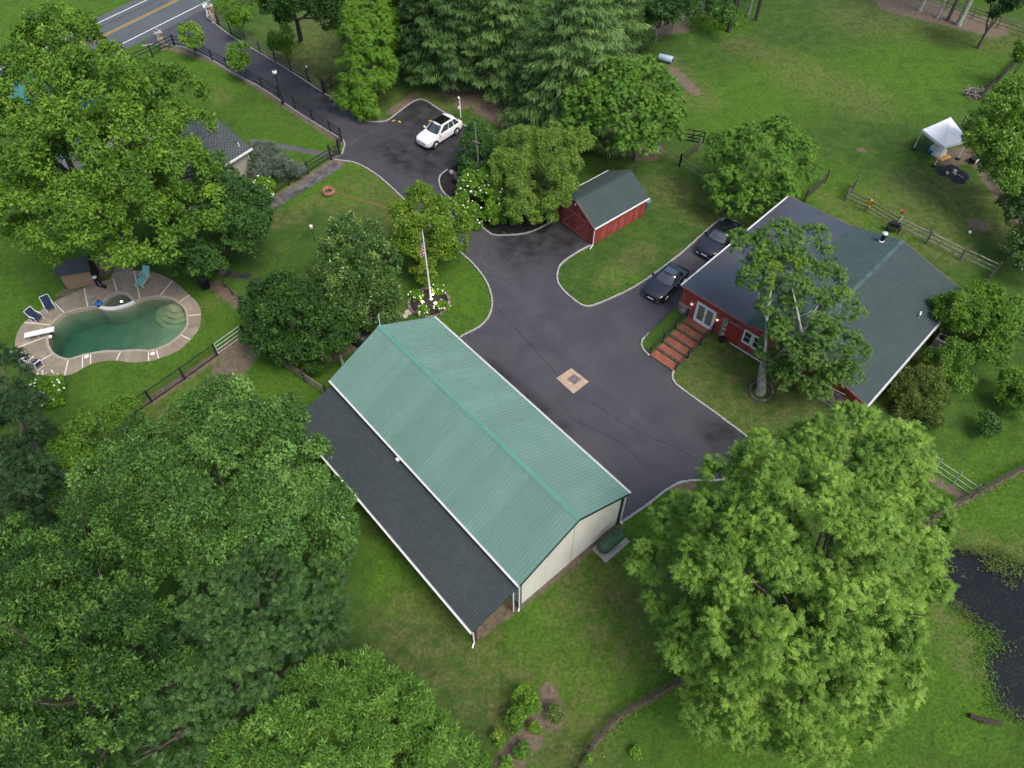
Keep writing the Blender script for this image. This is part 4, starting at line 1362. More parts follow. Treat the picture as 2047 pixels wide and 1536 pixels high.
# planter, AC unit
p = house_world(-.05, -4.0, float(ground_z(*house_world(-.05, -4.0)[:2])))
t = thing('planter_pot', 'black pot standing beside the red door of the house', 'planter', p)
MB().lathe((0, 0, -.02), [(.12, 0), (.2, .1), (.22, .35), (.17, .42), (.15, .36)], 14).build('pot', M['black_metal'], t, smooth=50)
p = GZ(1875, 693)
t = thing('air_conditioner', 'grey air conditioning unit behind the house under the shrubs', 'air conditioner', p, HOUSE_YAW)
M['ac'] = mk('pale_grey_metal', (.33, .36, .37), .1, 4, .5)
MB().box((0, 0, .45), (.8, .8, .85)).build('cabinet', M['ac'], t)
MB().lathe((0, 0, .875), [(.3, 0), (.3, .02), (.05, .03)], 18).build('fan_grille', M['black_metal'], t)
for k in range(6):
    MB().box((0, -.41, .12 + k * .12), (.7, .02, .03)).build('louver', M['ac'], t)
MB().box((0, 0, -.05), (.95, .95, .14)).build('pad', M['concrete'], t)

# ------------------------------------------------------------------ brick steps with railings
n = NT('red_brick')
f = n.noise(2.2, 5, .65)
fine = n.noise(25, 3)
c = n.ramp(f, [(.3, (.25, .082, .050)), (.6, (.38, .135, .086)), (.78, (.48, .21, .15))])
c = n.mix(n.math('MULTIPLY', n.attr('cv'), .45), c, (.16, .055, .035))
M['brick'] = n.set(n.mix(1.0, c, n.ramp(fine, [(.25, (.8, .8, .8)), (.75, (1.2, 1.2, 1.2))]), 'MULTIPLY'), .85, .3)
M['moss_stone'] = mk('mossy_step_edge', (.07, .075, .05), .4, 3, .95, col2=(.12, .12, .085))
st = thing('brick_steps', 'wide red brick steps climbing from the drive to the house doors', 'steps', house_world(-4.1, -2, 0), HOUSE_YAW)
ox, oy = -4.1, -2.0
nstep = 6
sx0, sx1 = -4.12, .22
dx = (sx1 - sx0) / nstep
for i in range(nstep):
    xa = sx0 + i * dx
    zt = .10 + .138 * i
    base = MB().box((xa + (sx1 - xa) / 2 - ox, 0, zt / 2 - .04), (sx1 - xa, 2.12, zt + .05)).build('step', M['moss_stone'], st)
    V, Fc, cv = [], [], []
    b = MB()
    rows, cols = 3, 20
    x_a, x_b = xa + (.02 if i == 0 else .13), xa + dx - .01
    for r_ in range(rows):
        for q_ in range(cols):
            bl, bd = (x_b - x_a) / rows, 2.0 / cols
            cx = x_a + bl * (r_ + .5) - ox
            cy = -1.0 + bd * (q_ + .5)
            b.box((cx, cy, zt + .004 + random.uniform(-.004, .004)), (bl - .012, bd - .012, .05))
            cv += [random.random()] * 8
    me_ = b.mesh('bricks', M['brick'])
    at = me_.attributes.new('cv', 'FLOAT', 'POINT')
    at.data.foreach_set('value', np.array(cv, np.float32))
    new_obj('bricks', me_, base, kind='stuff')
for nm, y in (('left', -.92), ('right', -3.12)):
    lab = 'black metal railing on the drive side of the brick steps' if nm == 'left' else 'black metal railing on the lawn side of the brick steps'
    t = thing('step_railing', lab, 'railing', house_world(-4.0, y, 0), HOUSE_YAW, 'railings of the brick steps')
    pts = []
    for k in range(4):
        x = k * 1.36
        gz_ = .04 + .85 * min(1, x / 4.08)
        MB().box((x, 0, gz_ + .4), (.06, .06, .86)).build('post', M['black_metal'], t)
        pts.append(Vector((x, 0, gz_ + .82)))
    for dz in (0, -.4):
        b = MB()
        P = [Vector((-.25, 0, pts[0].z - .08))] + pts if dz == 0 else pts
        for a, c_ in zip(P[:-1], P[1:]):
            b.bar(a + Vector((0, 0, dz)), c_ + Vector((0, 0, dz)), .045, .045)
        b.build('rail', M['black_metal'], t)
    MB().tube([(-.25, 0, .78), (-.28, 0, .45), (-.16, 0, .40)], .022, 6).build('rail_end', M['black_metal'], t)

# ================================================================== white house under the maple
wang = math.atan2(*(lambda d: (d.y, d.x))(G(503, 295, 3) - G(450, 228, 4.5)))
M['white_siding'] = mk('white_siding', (.60, .61, .60), .06, 2, .6)
M['beige_siding'] = mk('beige_siding', (.36, .34, .29), .08, 2, .7)
M['teal_roof'] = mk('teal_metal_roof', (.05, .21, .19), .2, 1.5, .45, spec=.5)
wc = G(205, 300)
wh = thing('white_house', 'white farmhouse with teal roof almost hidden under the big maple', 'house', wc, wang)
def simple_house(par, cx, cy, L, W, he, hr, wall, roofm, shing=None, ribs=True, ov=.35):
    x0, x1, y0, y1 = cx - L / 2, cx + L / 2, cy - W / 2, cy + W / 2
    b = MB()
    for k in range(int(he / .35)):
        pass
    b.add([(x0, y0, 0), (x1, y0, 0), (x1, y1, 0), (x0, y1, 0), (x0, y0, he), (x1, y0, he), (x1, y1, he), (x0, y1, he), (x0, cy, hr - .1), (x1, cy, hr - .1)],
          [(0, 1, 5, 4), (2, 3, 7, 6), (1, 2, 6, 9, 5), (3, 0, 4, 8, 7)])
    b.build('wall', wall, par)
    for k in range(int((he - .3) / .28)):
        z = .3 + k * .28
        for yy, s in ((y0, -1), (y1, 1)):
            MB().box((cx, yy + s * .012, z), (L, .022, .26), M=None).build('siding_board', wall, par)
        for xx, s in ((x0, -1), (x1, 1)):
            MB().box((xx + s * .012, cy, z), (.022, W - .03, .26)).build('siding_board', wall, par)
    for s in (-1, 1):
        zd = he - (hr - he) / (W / 2) * ov
        e0, e1 = (x0 - ov, cy + s * (W / 2 + ov), zd), (x1 + ov, cy + s * (W / 2 + ov), zd)
        t0, t1 = (x0 - ov, cy, hr), (x1 + ov, cy, hr)
        rf = slab(e0, e1, t0, t1, .12).build('roof', M['white'], par)
        if shing:
            shingles('s', e0, e1, t0, t1, shing, rf, .15, .32)
        else:
            np_ = int((L + 2 * ov) / .8)
            for i in range(np_):
                f0, f1 = i / np_, (i + 1) / np_
                A, B = Vector(e0).lerp(Vector(e1), f0), Vector(e0).lerp(Vector(e1), f1)
                C_, D = Vector(t0).lerp(Vector(t1), f1), Vector(t0).lerp(Vector(t1), f0)
                u = Vector((0, 0, .012))
                b = MB().add([A + u, B + u, C_ + u, D + u], [(0, 1, 2, 3) if s < 0 else (3, 2, 1, 0)])
                b.bar(A + u * 2, D + u * 2, .035, .04)
                b.build('roof_panel', roofm, rf)
        gutter((x0 - ov, cy + s * (W / 2 + ov + .01), zd - .05), (x1 + ov, cy + s * (W / 2 + ov + .01), zd - .05), (0, s, 0), par)
simple_house(wh, 0, 0, 13, 7.5, 4.6, 7.0, M['white_siding'], M['teal_roof'])
for x in (-4.5, -1.5, 1.5, 4.5):
    for z in (1.5, 3.6):
        w = MB().box((x, -3.79, z), (.95, .06, 1.3)).build('window', M['white'], wh)
        MB().box((x, -3.825, z), (.78, .014, 1.12)).build('pane', M['glass'], w)
MB().box((-2, .4, 7.0), (.8, .8, 1.6)).build('chimney', M['stone2'], wh)
# grey-roofed wing: one visible slope facing the camera
pR, pE, pE2 = G(450, 228, 4.3), G(503, 296, 2.9), G(466, 319, 2.9)
wing = thing('house_wing', 'beige wing with slate grey shingled roof beside the shrubs', 'house', Vector((pE.x, pE.y, 0)))
ev = (pE2 - pE).normalized()
Lw = 7.0
E0, E1 = pE.copy(), pE + ev * Lw
up = (pR - pE)
T0, T1 = E0 + up, E1 + up
nrm_h = Vector((-ev.y, ev.x, 0))
if nrm_h.dot(up) < 0:
    nrm_h = -nrm_h
wd = up.dot(nrm_h)
B0, B1 = E0 + nrm_h * wd * 2, E1 + nrm_h * wd * 2
T0 = E0 + nrm_h * wd + Vector((0, 0, up.z)); T1 = T0 + ev * Lw
O = Vector((pE.x, pE.y, 0))
lo = lambda v: v - O
rf = slab(lo(E0), lo(E1), lo(T0), lo(T1), .14).build('roof', M['white'], wing)
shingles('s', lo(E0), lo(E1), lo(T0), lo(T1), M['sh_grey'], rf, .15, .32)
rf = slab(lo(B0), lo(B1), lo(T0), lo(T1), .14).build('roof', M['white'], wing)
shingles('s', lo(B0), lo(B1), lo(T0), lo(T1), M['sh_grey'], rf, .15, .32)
i_ = .3
c0, c1 = lo(E0) + ev * i_ + nrm_h * i_, lo(E1) - ev * i_ + nrm_h * i_
c2, c3 = lo(B1) - ev * i_ - nrm_h * i_, lo(B0) + ev * i_ - nrm_h * i_
b = MB()
zz = pE.z + .05
P4 = [c0, c1, c2, c3]
b.add([(p.x, p.y, 0) for p in P4] + [(p.x, p.y, zz) for p in P4] + [tuple(lo(T0) + ev * i_ - Vector((0, 0, .2))), tuple(lo(T1) - ev * i_ - Vector((0, 0, .2)))], [(0, 1, 5, 4), (2, 3, 7, 6), (1, 2, 6, 9, 5), (3, 0, 4, 8, 7)])
b.build('wall', M['beige_siding'], wing)
gutter(lo(E0) + Vector((0, 0, -.06)) - nrm_h * .01, lo(E1) + Vector((0, 0, -.06)) - nrm_h * .01, -nrm_h, wing, w=.13, h=.13)
cf_ = Vector((c0.x, c0.y, 0))
downspout([cf_ - nrm_h * .06 + ev * .1 + Vector((0, 0, zz - .2)), cf_ - nrm_h * .06 + ev * .1 + Vector((0, 0, .1))], wing)
pv = lo(E0.lerp(E1, .12)).lerp(lo(T0), .18)
MB().tube([pv, pv + Vector((0, 0, .35))], .05, 8).build('vent_pipe', M['white'], wing)

# ================================================================== flagpole bed
fb = G(862, 600)
fc = G(858, 606)
bed = thing('flower_bed', 'round mulched flower bed with stone edging around the flagpole', 'flower bed', fc)
rb_ = 1.42
b = MB().lathe((0, 0, 0), [(rb_, -.02), (rb_, .04), (rb_ * .7, .09), (.05, .12)], 32)
b.build('mulch', M['mulch'], bed, smooth=60)
M['edging'] = mk('edging_block', (.17, .145, .12), .3, 6, .9, orand=.35, bump=.3)
mb_ = MB().box((0, 0, .06), (.2, .19, .16)).mesh('edging_block', M['edging'])
for k in range(42):
    a = 2 * math.pi * k / 42
    new_obj('edging_block', mb_, bed, loc=((rb_ + .1) * math.cos(a), (rb_ + .1) * math.sin(a), random.uniform(-.015, .015)), rot=(0, 0, a + math.pi / 2 + random.uniform(-.05, .05)))
fp_ = thing('flagpole', 'tall white flagpole with a limp striped flag in the round bed', 'flagpole', fb)
MB().tube([(0, 0, 0), (0, 0, 3), (0, 0, 6.7)], [.075, .06, .035], 12).build('pole', M['white'], fp_, smooth=40)
MB().lathe((0, 0, .05), [(.17, 0), (.17, .05), (.1, .1)], 14).build('base_collar', M['galv_light'], fp_)
MB().lathe((0, 0, 6.68), [(.02, 0), (.06, .03), (.08, .08), (.06, .13), (.01, .16)], 12).build('ball', M['brass'], fp_, smooth=60)
M['flag'] = [mk('flag_red', (.42, .03, .045), .1, 9, .8), mk('flag_white', (.72, .71, .69), .05, 9, .8), mk('flag_blue', (.02, .03, .13), .1, 9, .8)]
b = MB()
NU, NV = 14, 26
gridp = []
for v in range(NV + 1):
    for u in range(NU + 1):
        t_ = v / NV
        s_ = u / NU
        wdt = .12 + .20 * t_ ** .7
        x = -.06 - wdt * s_ * .85
        y = .07 * math.sin(s_ * 9 + t_ * 2.5) * (.3 + t_)
        z = 6.25 - t_ * 1.75 - s_ * .35 * (1 - .3 * t_)
        b.v.append((x, y, z))
for v in range(NV):
    for u in range(NU):
        i0 = v * (NU + 1) + u
        stripe = int((v * .5 + u * .45)) % 2
        mi = 2 if (v < 9 and u < 9) else stripe
        b.f.append((i0, i0 + 1, i0 + NU + 2, i0 + NU + 1)); b.m.append(mi)
b.build('flag', M['flag'], fp_, smooth=80)
for j, (px, py, lab) in enumerate(((845, 607, 'lit spotlight left of the flagpole foot in the mulch'), (865, 592, 'lit spotlight behind the flagpole foot in the mulch'), (871, 609, 'lit spotlight right of the flagpole foot in the mulch'))):
    p = G(px, py, .12)
    t = thing('ground_spotlight', lab, 'spotlight', Vector((p.x, p.y, .08)), 0, 'spotlights aimed at the flagpole')
    MB().lathe((0, 0, 0), [(.05, 0), (.05, .08), (.09, .1), (.1, .2)], 12).build('housing', M['black_metal'], t)
    MB().lathe((0, 0, .19), [(.095, 0), (.095, .015), (.02, .02)], 12).build('lens', M['spot_glow'], t)
    ld = bpy.data.lights.new('spotlight_lamp', 'POINT')
    ld.energy = 9
    ld.color = (1, .8, .52)
    ld.shadow_soft_size = .08
    lo_ = bpy.data.objects.new('spotlight_lamp', ld)
    COL.objects.link(lo_)
    lo_.parent = t
    lo_.location = (0, 0, .36)

# ================================================================== lamps and pillars
def lamp_post(px, py, h, label):
    p = G(px, py)
    t = thing('lamp_post', label, 'lamp post', p)
    MB().lathe((0, 0, 0), [(.16, 0), (.16, .12), (.09, .3), (.06, .5), (.045, h - .35)], 12).build('post', M['black_metal'], t, smooth=40)
    MB().lathe((0, 0, h - .36), [(.1, 0), (.2, .06), (.24, .26), (.17, .36)], 12).build('globe', M['white'], t, smooth=50)
    MB().lathe((0, 0, h), [(.13, 0), (.08, .05), (.02, .12)], 12).build('cap', M['black_metal'], t, smooth=50)
lamp_post(566, 208, 3.45, 'tall black lamp post with white globe beside the lane')
p = G(616, 161)
t = thing('fence_lamp', 'small white globe lamp on a black fence post across the lane', 'lamp post', p + Vector((.12, .1, 0)))
MB().box((0, 0, .65), (.09, .09, 1.3)).build('post', M['black_paint'], t)
MB().lathe((0, 0, 1.3), [(.05, 0), (.1, .05), (.1, .16), (.03, .22)], 10).build('globe', M['white'], t, smooth=50)
def pillar(px, py, h, label):
    t = thing('gate_pillar', label, 'pillar', G(px, py), R(30), 'stone pillars at the drive entrance')
    b = MB()
    z = 0
    while z < h - .02:
        hh = .17
        for sx in (-1, 1):
            for sy in (-1, 1):
                w = random.uniform(-.05, .05)
                b.box((sx * .15 + w * .3, sy * .15, z + hh / 2), (.3 + random.uniform(-.03, .02), .3 + random.uniform(-.03, .02), hh - .014), mi=random.choice((0, 1, 2)))
        z += hh
    b.build('stonework', [M['stone'], M['stone2'], M['stone3']], t, kind='stuff')
    MB().box((0, 0, h + .04), (.74, .74, .09)).build('cap_stone', M['concrete'], t)
    MB().lathe((0, 0, h + .08), [(.1, 0), (.12, .05), (.09, .3), (.02, .36)], 8).build('lantern', M['galv'], t)
pillar(328, 98, 1.75, 'stone gate pillar with cap on the near side of the drive entrance')
pillar(428, 44, 1.75, 'stone gate pillar with cap on the far side of the drive entrance')
p = G(416, 32)
t = thing('mailbox', 'white mailbox on a post beside the far gate pillar', 'mailbox', p, R(55))
MB().box((0, 0, .5), (.1, .1, 1.0)).build('post', M['white'], t)
b = MB()
for x in (-.3, .3):
    b.v += [(x, -.14, 1.0), (x, .14, 1.0), (x, .14, 1.18), (x, .08, 1.27), (x, 0, 1.3), (x, -.08, 1.27), (x, -.14, 1.18)]
b.f = [(6, 5, 4, 3, 2, 1, 0), (7, 8, 9, 10, 11, 12, 13)] + [(k, (k + 1) % 7, 7 + (k + 1) % 7, 7 + k) for k in range(7)]
b.m = [0] * len(b.f)
b.build('box', M['white'], t)
# ================================================================== fences
def fence(pts, label, rails=(.4, .8, 1.15), h=1.3, pm='black_paint', rm='black_paint', pw=.11, rw=(.045, .09), name='rail_fence', group='rail fences around the yards', sag=0.0, mesh=None, jit=0.0):
    P = [GZ(*p) if len(p) == 2 else Vector(p) for p in pts]
    t = thing(name, label, 'fence', P[0], 0, group)
    for p in P:
        lean_ = Vector((random.uniform(-jit, jit), random.uniform(-jit, jit), 0))
        MB().bar(p + Vector((0, 0, -.1)), p + lean_ + Vector((0, 0, h + random.uniform(-jit, jit))), pw, pw).build('post', M[pm], t, world=True)
    for a, c in zip(P[:-1], P[1:]):
        for r in rails:
            j0, j1 = random.uniform(-jit, jit), random.uniform(-jit, jit)
            MB().bar(a + Vector((0, 0, r + j0)), c + Vector((0, 0, r + j1)), rw[0], rw[1]).build('rail', M[rm], t, world=True)
        if mesh:
            b = MB()
            d = c - a
            k = int(d.length / .16)
            for i in range(1, k):
                q = a + d * (i / k)
                b.bar(q + Vector((0, 0, .05)), q + Vector((0, 0, mesh)), .006, .006)
            for i in range(1, 8):
                z = mesh * i / 8
                b.bar(a + Vector((0, 0, z)), c + Vector((0, 0, z)), .006, .006)
            b.build('wire_mesh', M['black_metal'], t, kind='stuff', world=True)
    return t
fence([(225, 158), (265, 133), (306, 115), (350, 93)], 'black three rail fence below the near gate pillar', h=1.35)
fence([(350, 93), (392, 104), (425, 122), (455, 138), (490, 158), (525, 177), (558, 195), (591, 218), (625, 241), (661, 265), (683, 282)], 'long black rail fence along the house side of the lane', h=1.25)
fence([(662, 320), (617, 348), (579, 371), (535, 400)], 'black rail fence beside the flagstone path', rails=(.35, .75, 1.1))
fence([(439, 52), (463, 69), (492, 86), (521, 107), (552, 126), (583, 144), (617, 164), (648, 188)], 'rail fence along the far side of the lane', rm='old_wood', rails=(.4, .8, 1.15))
fence([(652, 188), (664, 178), (690, 165), (720, 150)], 'short dark rail fence running behind the bright columnar tree', rm='dark_wood')
fence([(436, 48), (470, 30), (505, 12), (545, -8)], 'dark rail fence running back from the far gate pillar', rm='dark_wood')
p = G(648, 188)
t = thing('gate_post', 'thick black gate post where the lane meets the parking area', 'gate post', p)
MB().box((0, 0, .8), (.22, .22, 1.6)).build('post', M['black_paint'], t)
MB().lathe((0, 0, 1.6), [(.14, 0), (.1, .06), (.02, .1)], 4).build('cap', M['black_paint'], t)
p0, p1 = G(662, 319), G(679, 309)
gt = thing('garden_gate', 'small black garden gate with cross brace at the walkway', 'gate', p0)
for p in (p0, p1):
    MB().bar(p, p + Vector((0, 0, 1.5)), .16, .16).build('post', M['black_paint'], gt, world=True)
for z in (.25, 1.0):
    MB().bar(p0 + Vector((0, 0, z)), p1 + Vector((0, 0, z)), .05, .1).build('rail', M['black_paint'], gt, world=True)
MB().bar(p0 + Vector((0, 0, .25)), p1 + Vector((0, 0, 1.0)), .04, .08).build('brace', M['black_paint'], gt, world=True)
MB().bar(p0 + Vector((0, 0, 1.0)), p1 + Vector((0, 0, .25)), .035, .08).build('brace', M['black_paint'], gt, world=True)
fence([(680, 308), (684, 283)], 'short black fence return beside the garden gate', h=1.5)
fence([(250, 840), (304, 804), (370, 758), (435, 711)], 'black wire mesh fence along the lower edge of the pool lawn', rails=(.08, 1.15), h=1.25, mesh=1.1, rw=(.05, .07), name='mesh_fence')
def tube_gate(a, c, label, h=1.1, n=5, mat='galv_light', z0=.15):
    A, C_ = GZ(*a), GZ(*c)
    t = thing('tube_gate', label, 'gate', A, 0, 'galvanised tube gates')
    for p in (A, C_):
        b = MB(); b.tube([p + Vector((0, 0, .05)), p + Vector((0, 0, h))], .025, 6); b.build('upright', M[mat], t, world=True)
    for k in range(n):
        z = z0 + (h - z0) * k / (n - 1)
        b = MB(); b.tube([A + Vector((0, 0, z)), C_ + Vector((0, 0, z))], .022, 6); b.build('bar', M[mat], t, world=True)
    return t
tube_gate((438, 709), (488, 673), 'galvanised tube gate in the pool fence beside the dark round tree', 1.15, 4)
fence([(490, 676), (492, 675)], 'single black post at the end of the pool gate', rails=(), h=1.3)
fence([(450, 575), (465, 590), (482, 606)], 'short dark rail beside the covered grill', rails=(.5,), h=.7, pm='dark_wood', rm='dark_wood', pw=.08)
fence([(520, 690), (568, 734), (611, 764), (655, 795)], 'weathered split rail fence behind the barn corner', rails=(.35, .7, 1.0), pm='dark_wood', rm='old_wood', jit=.04)
fence([(1689, 402), (1730, 422), (1789, 457)], 'grey split rail fence with hose behind the house', rails=(.35, .7, 1.05), pm='old_wood', rm='old_wood', jit=.03)
fence([(1789, 457), (1852, 487), (1919, 520), (1985, 550)], 'lichen spotted split rail fence behind the house roof', rails=(.35, .7, 1.05), pm='old_wood', rm='lichen_rail', jit=.03)
fence([(1985, 550), (1962, 577), (1945, 600)], 'dark rail fence turning towards the shrubs behind the house', rails=(.35, .7, 1.05), pm='dark_wood', rm='dark_wood', jit=.03)
fence([(1975, 640), (2010, 660), (2060, 690)], 'dark rail fence running off behind the right hand shrubs', rails=(.35, .7, 1.05), pm='dark_wood', rm='dark_wood', jit=.03)
fence([(1608, 404), (1649, 366)], 'dark rail fence panel at the far corner of the house', rails=(.3, .6, .9, 1.15), pm='dark_wood', rm='dark_wood')
fence([(1524, 409), (1560, 430)], 'short dark rail fence between weeping tree and house', rails=(.35, .75, 1.1), pm='dark_wood', rm='dark_wood')
fence([(1689, 402), (1708, 376)], 'grey gate panel standing open at the end of the split rail fence', rails=(.3, .6, .9, 1.15), pm='old_wood', rm='dark_wood')
fence([(1305, 300), (1358, 333), (1410, 366)], 'thin wire and rail fence left of the weeping tree', rails=(.35, .95), pm='old_wood', rm='old_wood', rw=(.04, .06))
fence([(1358, 333), (1397, 303)], 'grey rail fence leading to the black paddock gate', rails=(.35, .7, 1.05), pm='old_wood', rm='dark_wood')
a, c = G(1362, 281), G(1405, 288)
t = thing('paddock_gate', 'black timber paddock gate standing open behind the weeping tree', 'gate', a)
for z in (.15, .45, .75, 1.2):
    MB().bar(a + Vector((0, 0, z)), c + Vector((0, 0, z)), .05, .1).build('board', M['black_paint'], t, world=True)
for p in (a, c, a.lerp(c, .5)):
    MB().bar(p + Vector((0, 0, .1)), p + Vector((0, 0, 1.25)), .06, .1).build('stile', M['black_paint'], t, world=True)
MB().bar(a + Vector((0, 0, .2)), c + Vector((0, 0, 1.1)), .04, .08).build('brace', M['black_paint'], t, world=True)
fence([(1921, 256), (1962, 318), (1991, 367), (2010, 395), (2040, 459), (2065, 510)], 'rickety split rail fence beside the white canopy tent', rails=(.35, .75, 1.1), pm='old_wood', rm='old_wood', jit=.09)
fence([(1155, 1545), (1180, 1500), (1230, 1440), (1300, 1397), (1385, 1350), (1500, 1270)], 'low dark rail fence winding along the bottom lawn', rails=(.3, .6, .9), h=1.0, pm='dark_wood', rm='dark_wood', jit=.03)
fence([(1700, 1140), (1780, 1090), (1850, 1048), (1940, 995), (2047, 938), (2140, 885)], 'dark rail fence above the pond meadow', rails=(.3, .6, .9), h=1.0, pm='dark_wood', rm='dark_wood', jit=.03)
fence([(1866, 940), (1905, 966), (1940, 990)], 'pale wire fence joining the meadow fence behind the big tree', rails=(.1, .55, 1.0), pm='galv', rm='galv_light', pw=.06, rw=(.02, .03))
tube_gate((1822, 908), (1863, 938), 'galvanised tube gate half hidden by the big bright tree', 1.15, 4)
fence([(1800, -8), (1840, 3), (1890, 20), (1942, 38), (1993, 56), (2060, 78)], 'grey rail fence behind the pine trunks', rails=(.35, .75, 1.1), pm='old_wood', rm='old_wood')
fence([(1310, 87), (1343, 62), (1378, 40), (1410, 19), (1450, -5)], 'pale rail fence behind the large spruce', rails=(.35, .75, 1.1), pm='old_wood', rm='old_wood')
fence([(1960, 200), (1985, 175), (2020, 140), (2060, 98)], 'dark board fence at the right edge of the paddock', rails=(.3, .6, .9), pm='dark_wood', rm='dark_wood', rw=(.05, .2))

# ================================================================== canopy tent and what stands by it
feet = [G(1826, 299), G(1867, 333), G(1914, 319), G(1880, 275)]
cc = sum(feet, Vector()) / 4
tent = thing('canopy_tent', 'white pop-up canopy tent on four legs in the paddock', 'tent', cc)
M['canvas'] = mk('white_canvas', (.80, .81, .82), .03, 3, .7)
tops = [cc + (f - cc) * 1.02 + Vector((0, 0, 2.05)) for f in feet]
for f, tp in zip(feet, tops):
    MB().bar(f, tp, .05, .05).build('leg', M['white'], tent, world=True)
    MB().box(f + Vector((0, 0, .07)), (.32, .32, .14), .4).build('weight_bag', M['black_metal'], tent, world=True)
pk = cc + Vector((0, 0, 2.4))
b = MB()
ctr = cc + Vector((0, 0, 2.05))
N4 = 6
for k in range(4):
    A, B = tops[k], tops[(k + 1) % 4]
    base = len(b.v)
    for i in range(N4 + 1):
        for j in range(N4 + 1):
            u, v = i / N4, j / N4
            e = A.lerp(B, v)
            p = e.lerp(pk, u)
            p.z -= .07 * math.sin(u * math.pi) * (1 - .5 * abs(2 * v - 1)) + .03 * math.sin(v * math.pi) * (1 - u)
            b.v.append(tuple(p))
    for i in range(N4):
        for j in range(N4):
            q = base + i * (N4 + 1) + j
            b.f.append((q, q + 1, q + N4 + 2, q + N4 + 1)); b.m.append(0)
    n4 = 6
    for j in range(n4):
        p, q = A.lerp(B, j / n4), A.lerp(B, (j + 1) / n4)
        p.z -= .03 * math.sin(math.pi * j / n4); q.z -= .03 * math.sin(math.pi * (j + 1) / n4)
        out = Vector(((p + q).x / 2 - cc.x, (p + q).y / 2 - cc.y, 0)).normalized() * .015
        b.add([p, q, q + out - Vector((0, 0, .24)), p + out - Vector((0, 0, .24))], [(0, 1, 2, 3)])
b.build('canopy', M['canvas'], tent, world=True, smooth=30)
p = G(1873, 305)
t = thing('water_tank', 'white round tank standing under the canopy tent', 'tank', p)
MB().lathe((0, 0, 0), [(.75, 0), (.72, .35), (.55, .6), (.5, .95), (.2, 1.05)], 20).build('tank', M['white_vinyl'], t, smooth=50)
p = G(1859, 307)
t = thing('bucket', 'blue bucket on the grass at the canopy tent', 'bucket', p)
MB().lathe((0, 0, 0), [(.17, 0), (.23, .4), (.2, .38), (.16, .08)], 14).build('pail', M['blue'], t, smooth=40)
MB().tube(spline([(-.2, 0, .4), (-.1, .12, .45), (.1, .12, .45), (.2, 0, .4)], .1), .012, 6).build('handle', M['galv'], t)
p = G(1886, 315)
t = thing('plywood_sheet', 'tan plywood sheet lying on the ground under the canopy tent', 'plywood', p, R(25))
MB().box((0, 0, .03), (1.3, .75, .04)).build('sheet', M['yellow_wood'], t)
MB().box((.1, .05, .07), (.12, .12, .04), .4).build('scrap', M['old_wood'], t)
for dx_, lab in ((0, 'yellow plank leaning on the split rail fence nearest the tent'), (.28, 'second yellow plank leaning on the split rail fence')):
    p = G(1936, 306) + Vector((dx_, 0, 0))
    q = G(1950, 291, .9) + Vector((dx_, 0, 0))
    t = thing('leaning_plank', lab, 'plank', p, 0, 'planks leaning on the fence')
    MB().bar(p, q, .14, .045).build('plank', M['yellow_wood'], t, world=True)
    MB().bar(p.lerp(q, .97) , q, .146, .05).build('painted_end', M['orange'], t, world=True)
p = G(1944, 325)
t = thing('garden_cart', 'black garden cart with pale tray beside the split rail fence', 'cart', p, R(35))
MB().box((0, 0, .4), (.9, .55, .22)).build('tray', M['black_metal'], t)
MB().box((-.05, -.32, .3), (.4, .06, .3)).build('tailboard', M['white_vinyl'], t)
for s in (-1, 1):
    b = MB(); b.tube([(.2, s * .3, .2), (.2, s * .38, .2)], .2, 14); b.build('wheel', M['rubber'], t)
MB().bar((.45, 0, .4), (1.1, .1, .75), .04, .04).build('handle', M['galv'], t)
t = thing('campfire_ash', 'grey stones lying in the burnt circle below the tent', 'fire pit', G(1902, 346))
M['ash'] = mk('ash_grey_stone', (.30, .30, .28), .3, 5, .95)
for k in range(7):
    c0 = G(1902, 346) + Vector((random.uniform(-.55, .45), random.uniform(-.3, .3), 0))
    jag_stone(c0, random.uniform(.12, .26), random.uniform(.1, .2), random.uniform(0, 3), -.02, random.uniform(.06, .16), 6).build('stone', M['ash'], t, world=True)
MB().bar(G(1915, 350, .08), G(1925, 357, .08), .09, .09).build('log', M['old_wood'], t, world=True)
t = thing('brush_pile', 'pile of cut branches beside the dark board fence', 'brush pile', G(1950, 192))
for k in range(46):
    c0 = G(1950, 192) + Vector((random.gauss(0, .6), random.gauss(0, .45), random.uniform(.03, .45)))
    a_ = random.uniform(0, 6.28)
    d = Vector((math.cos(a_), math.sin(a_), random.uniform(-.15, .15))) * random.uniform(.35, .8)
    b = MB(); b.tube([c0 - d, c0 + d], random.uniform(.025, .06), 5); b.build('branch', M['old_wood'] if k % 3 else M['trunk'], t, world=True)
p = G(1330, 124)
t = thing('culvert_pipe', 'pale blue barrel lying on the grass beside the spruce', 'barrel', p, R(-28))
M['paleblue'] = mk('pale_blue_barrel', (.35, .45, .55), .1, 5, .4)
b = MB(); b.tube([(-.75, 0, .36), (-.7, 0, .36), (.7, 0, .36), (.75, 0, .36)], [.33, .36, .36, .33], 18); b.build('barrel', M['paleblue'], t, smooth=40)
b = MB(); b.tube([(.752, 0, .36), (.76, 0, .36)], .26, 18); b.build('dark_end_disc', M['black_metal'], t)  # black disc painted for the shade inside; the barrel end is closed
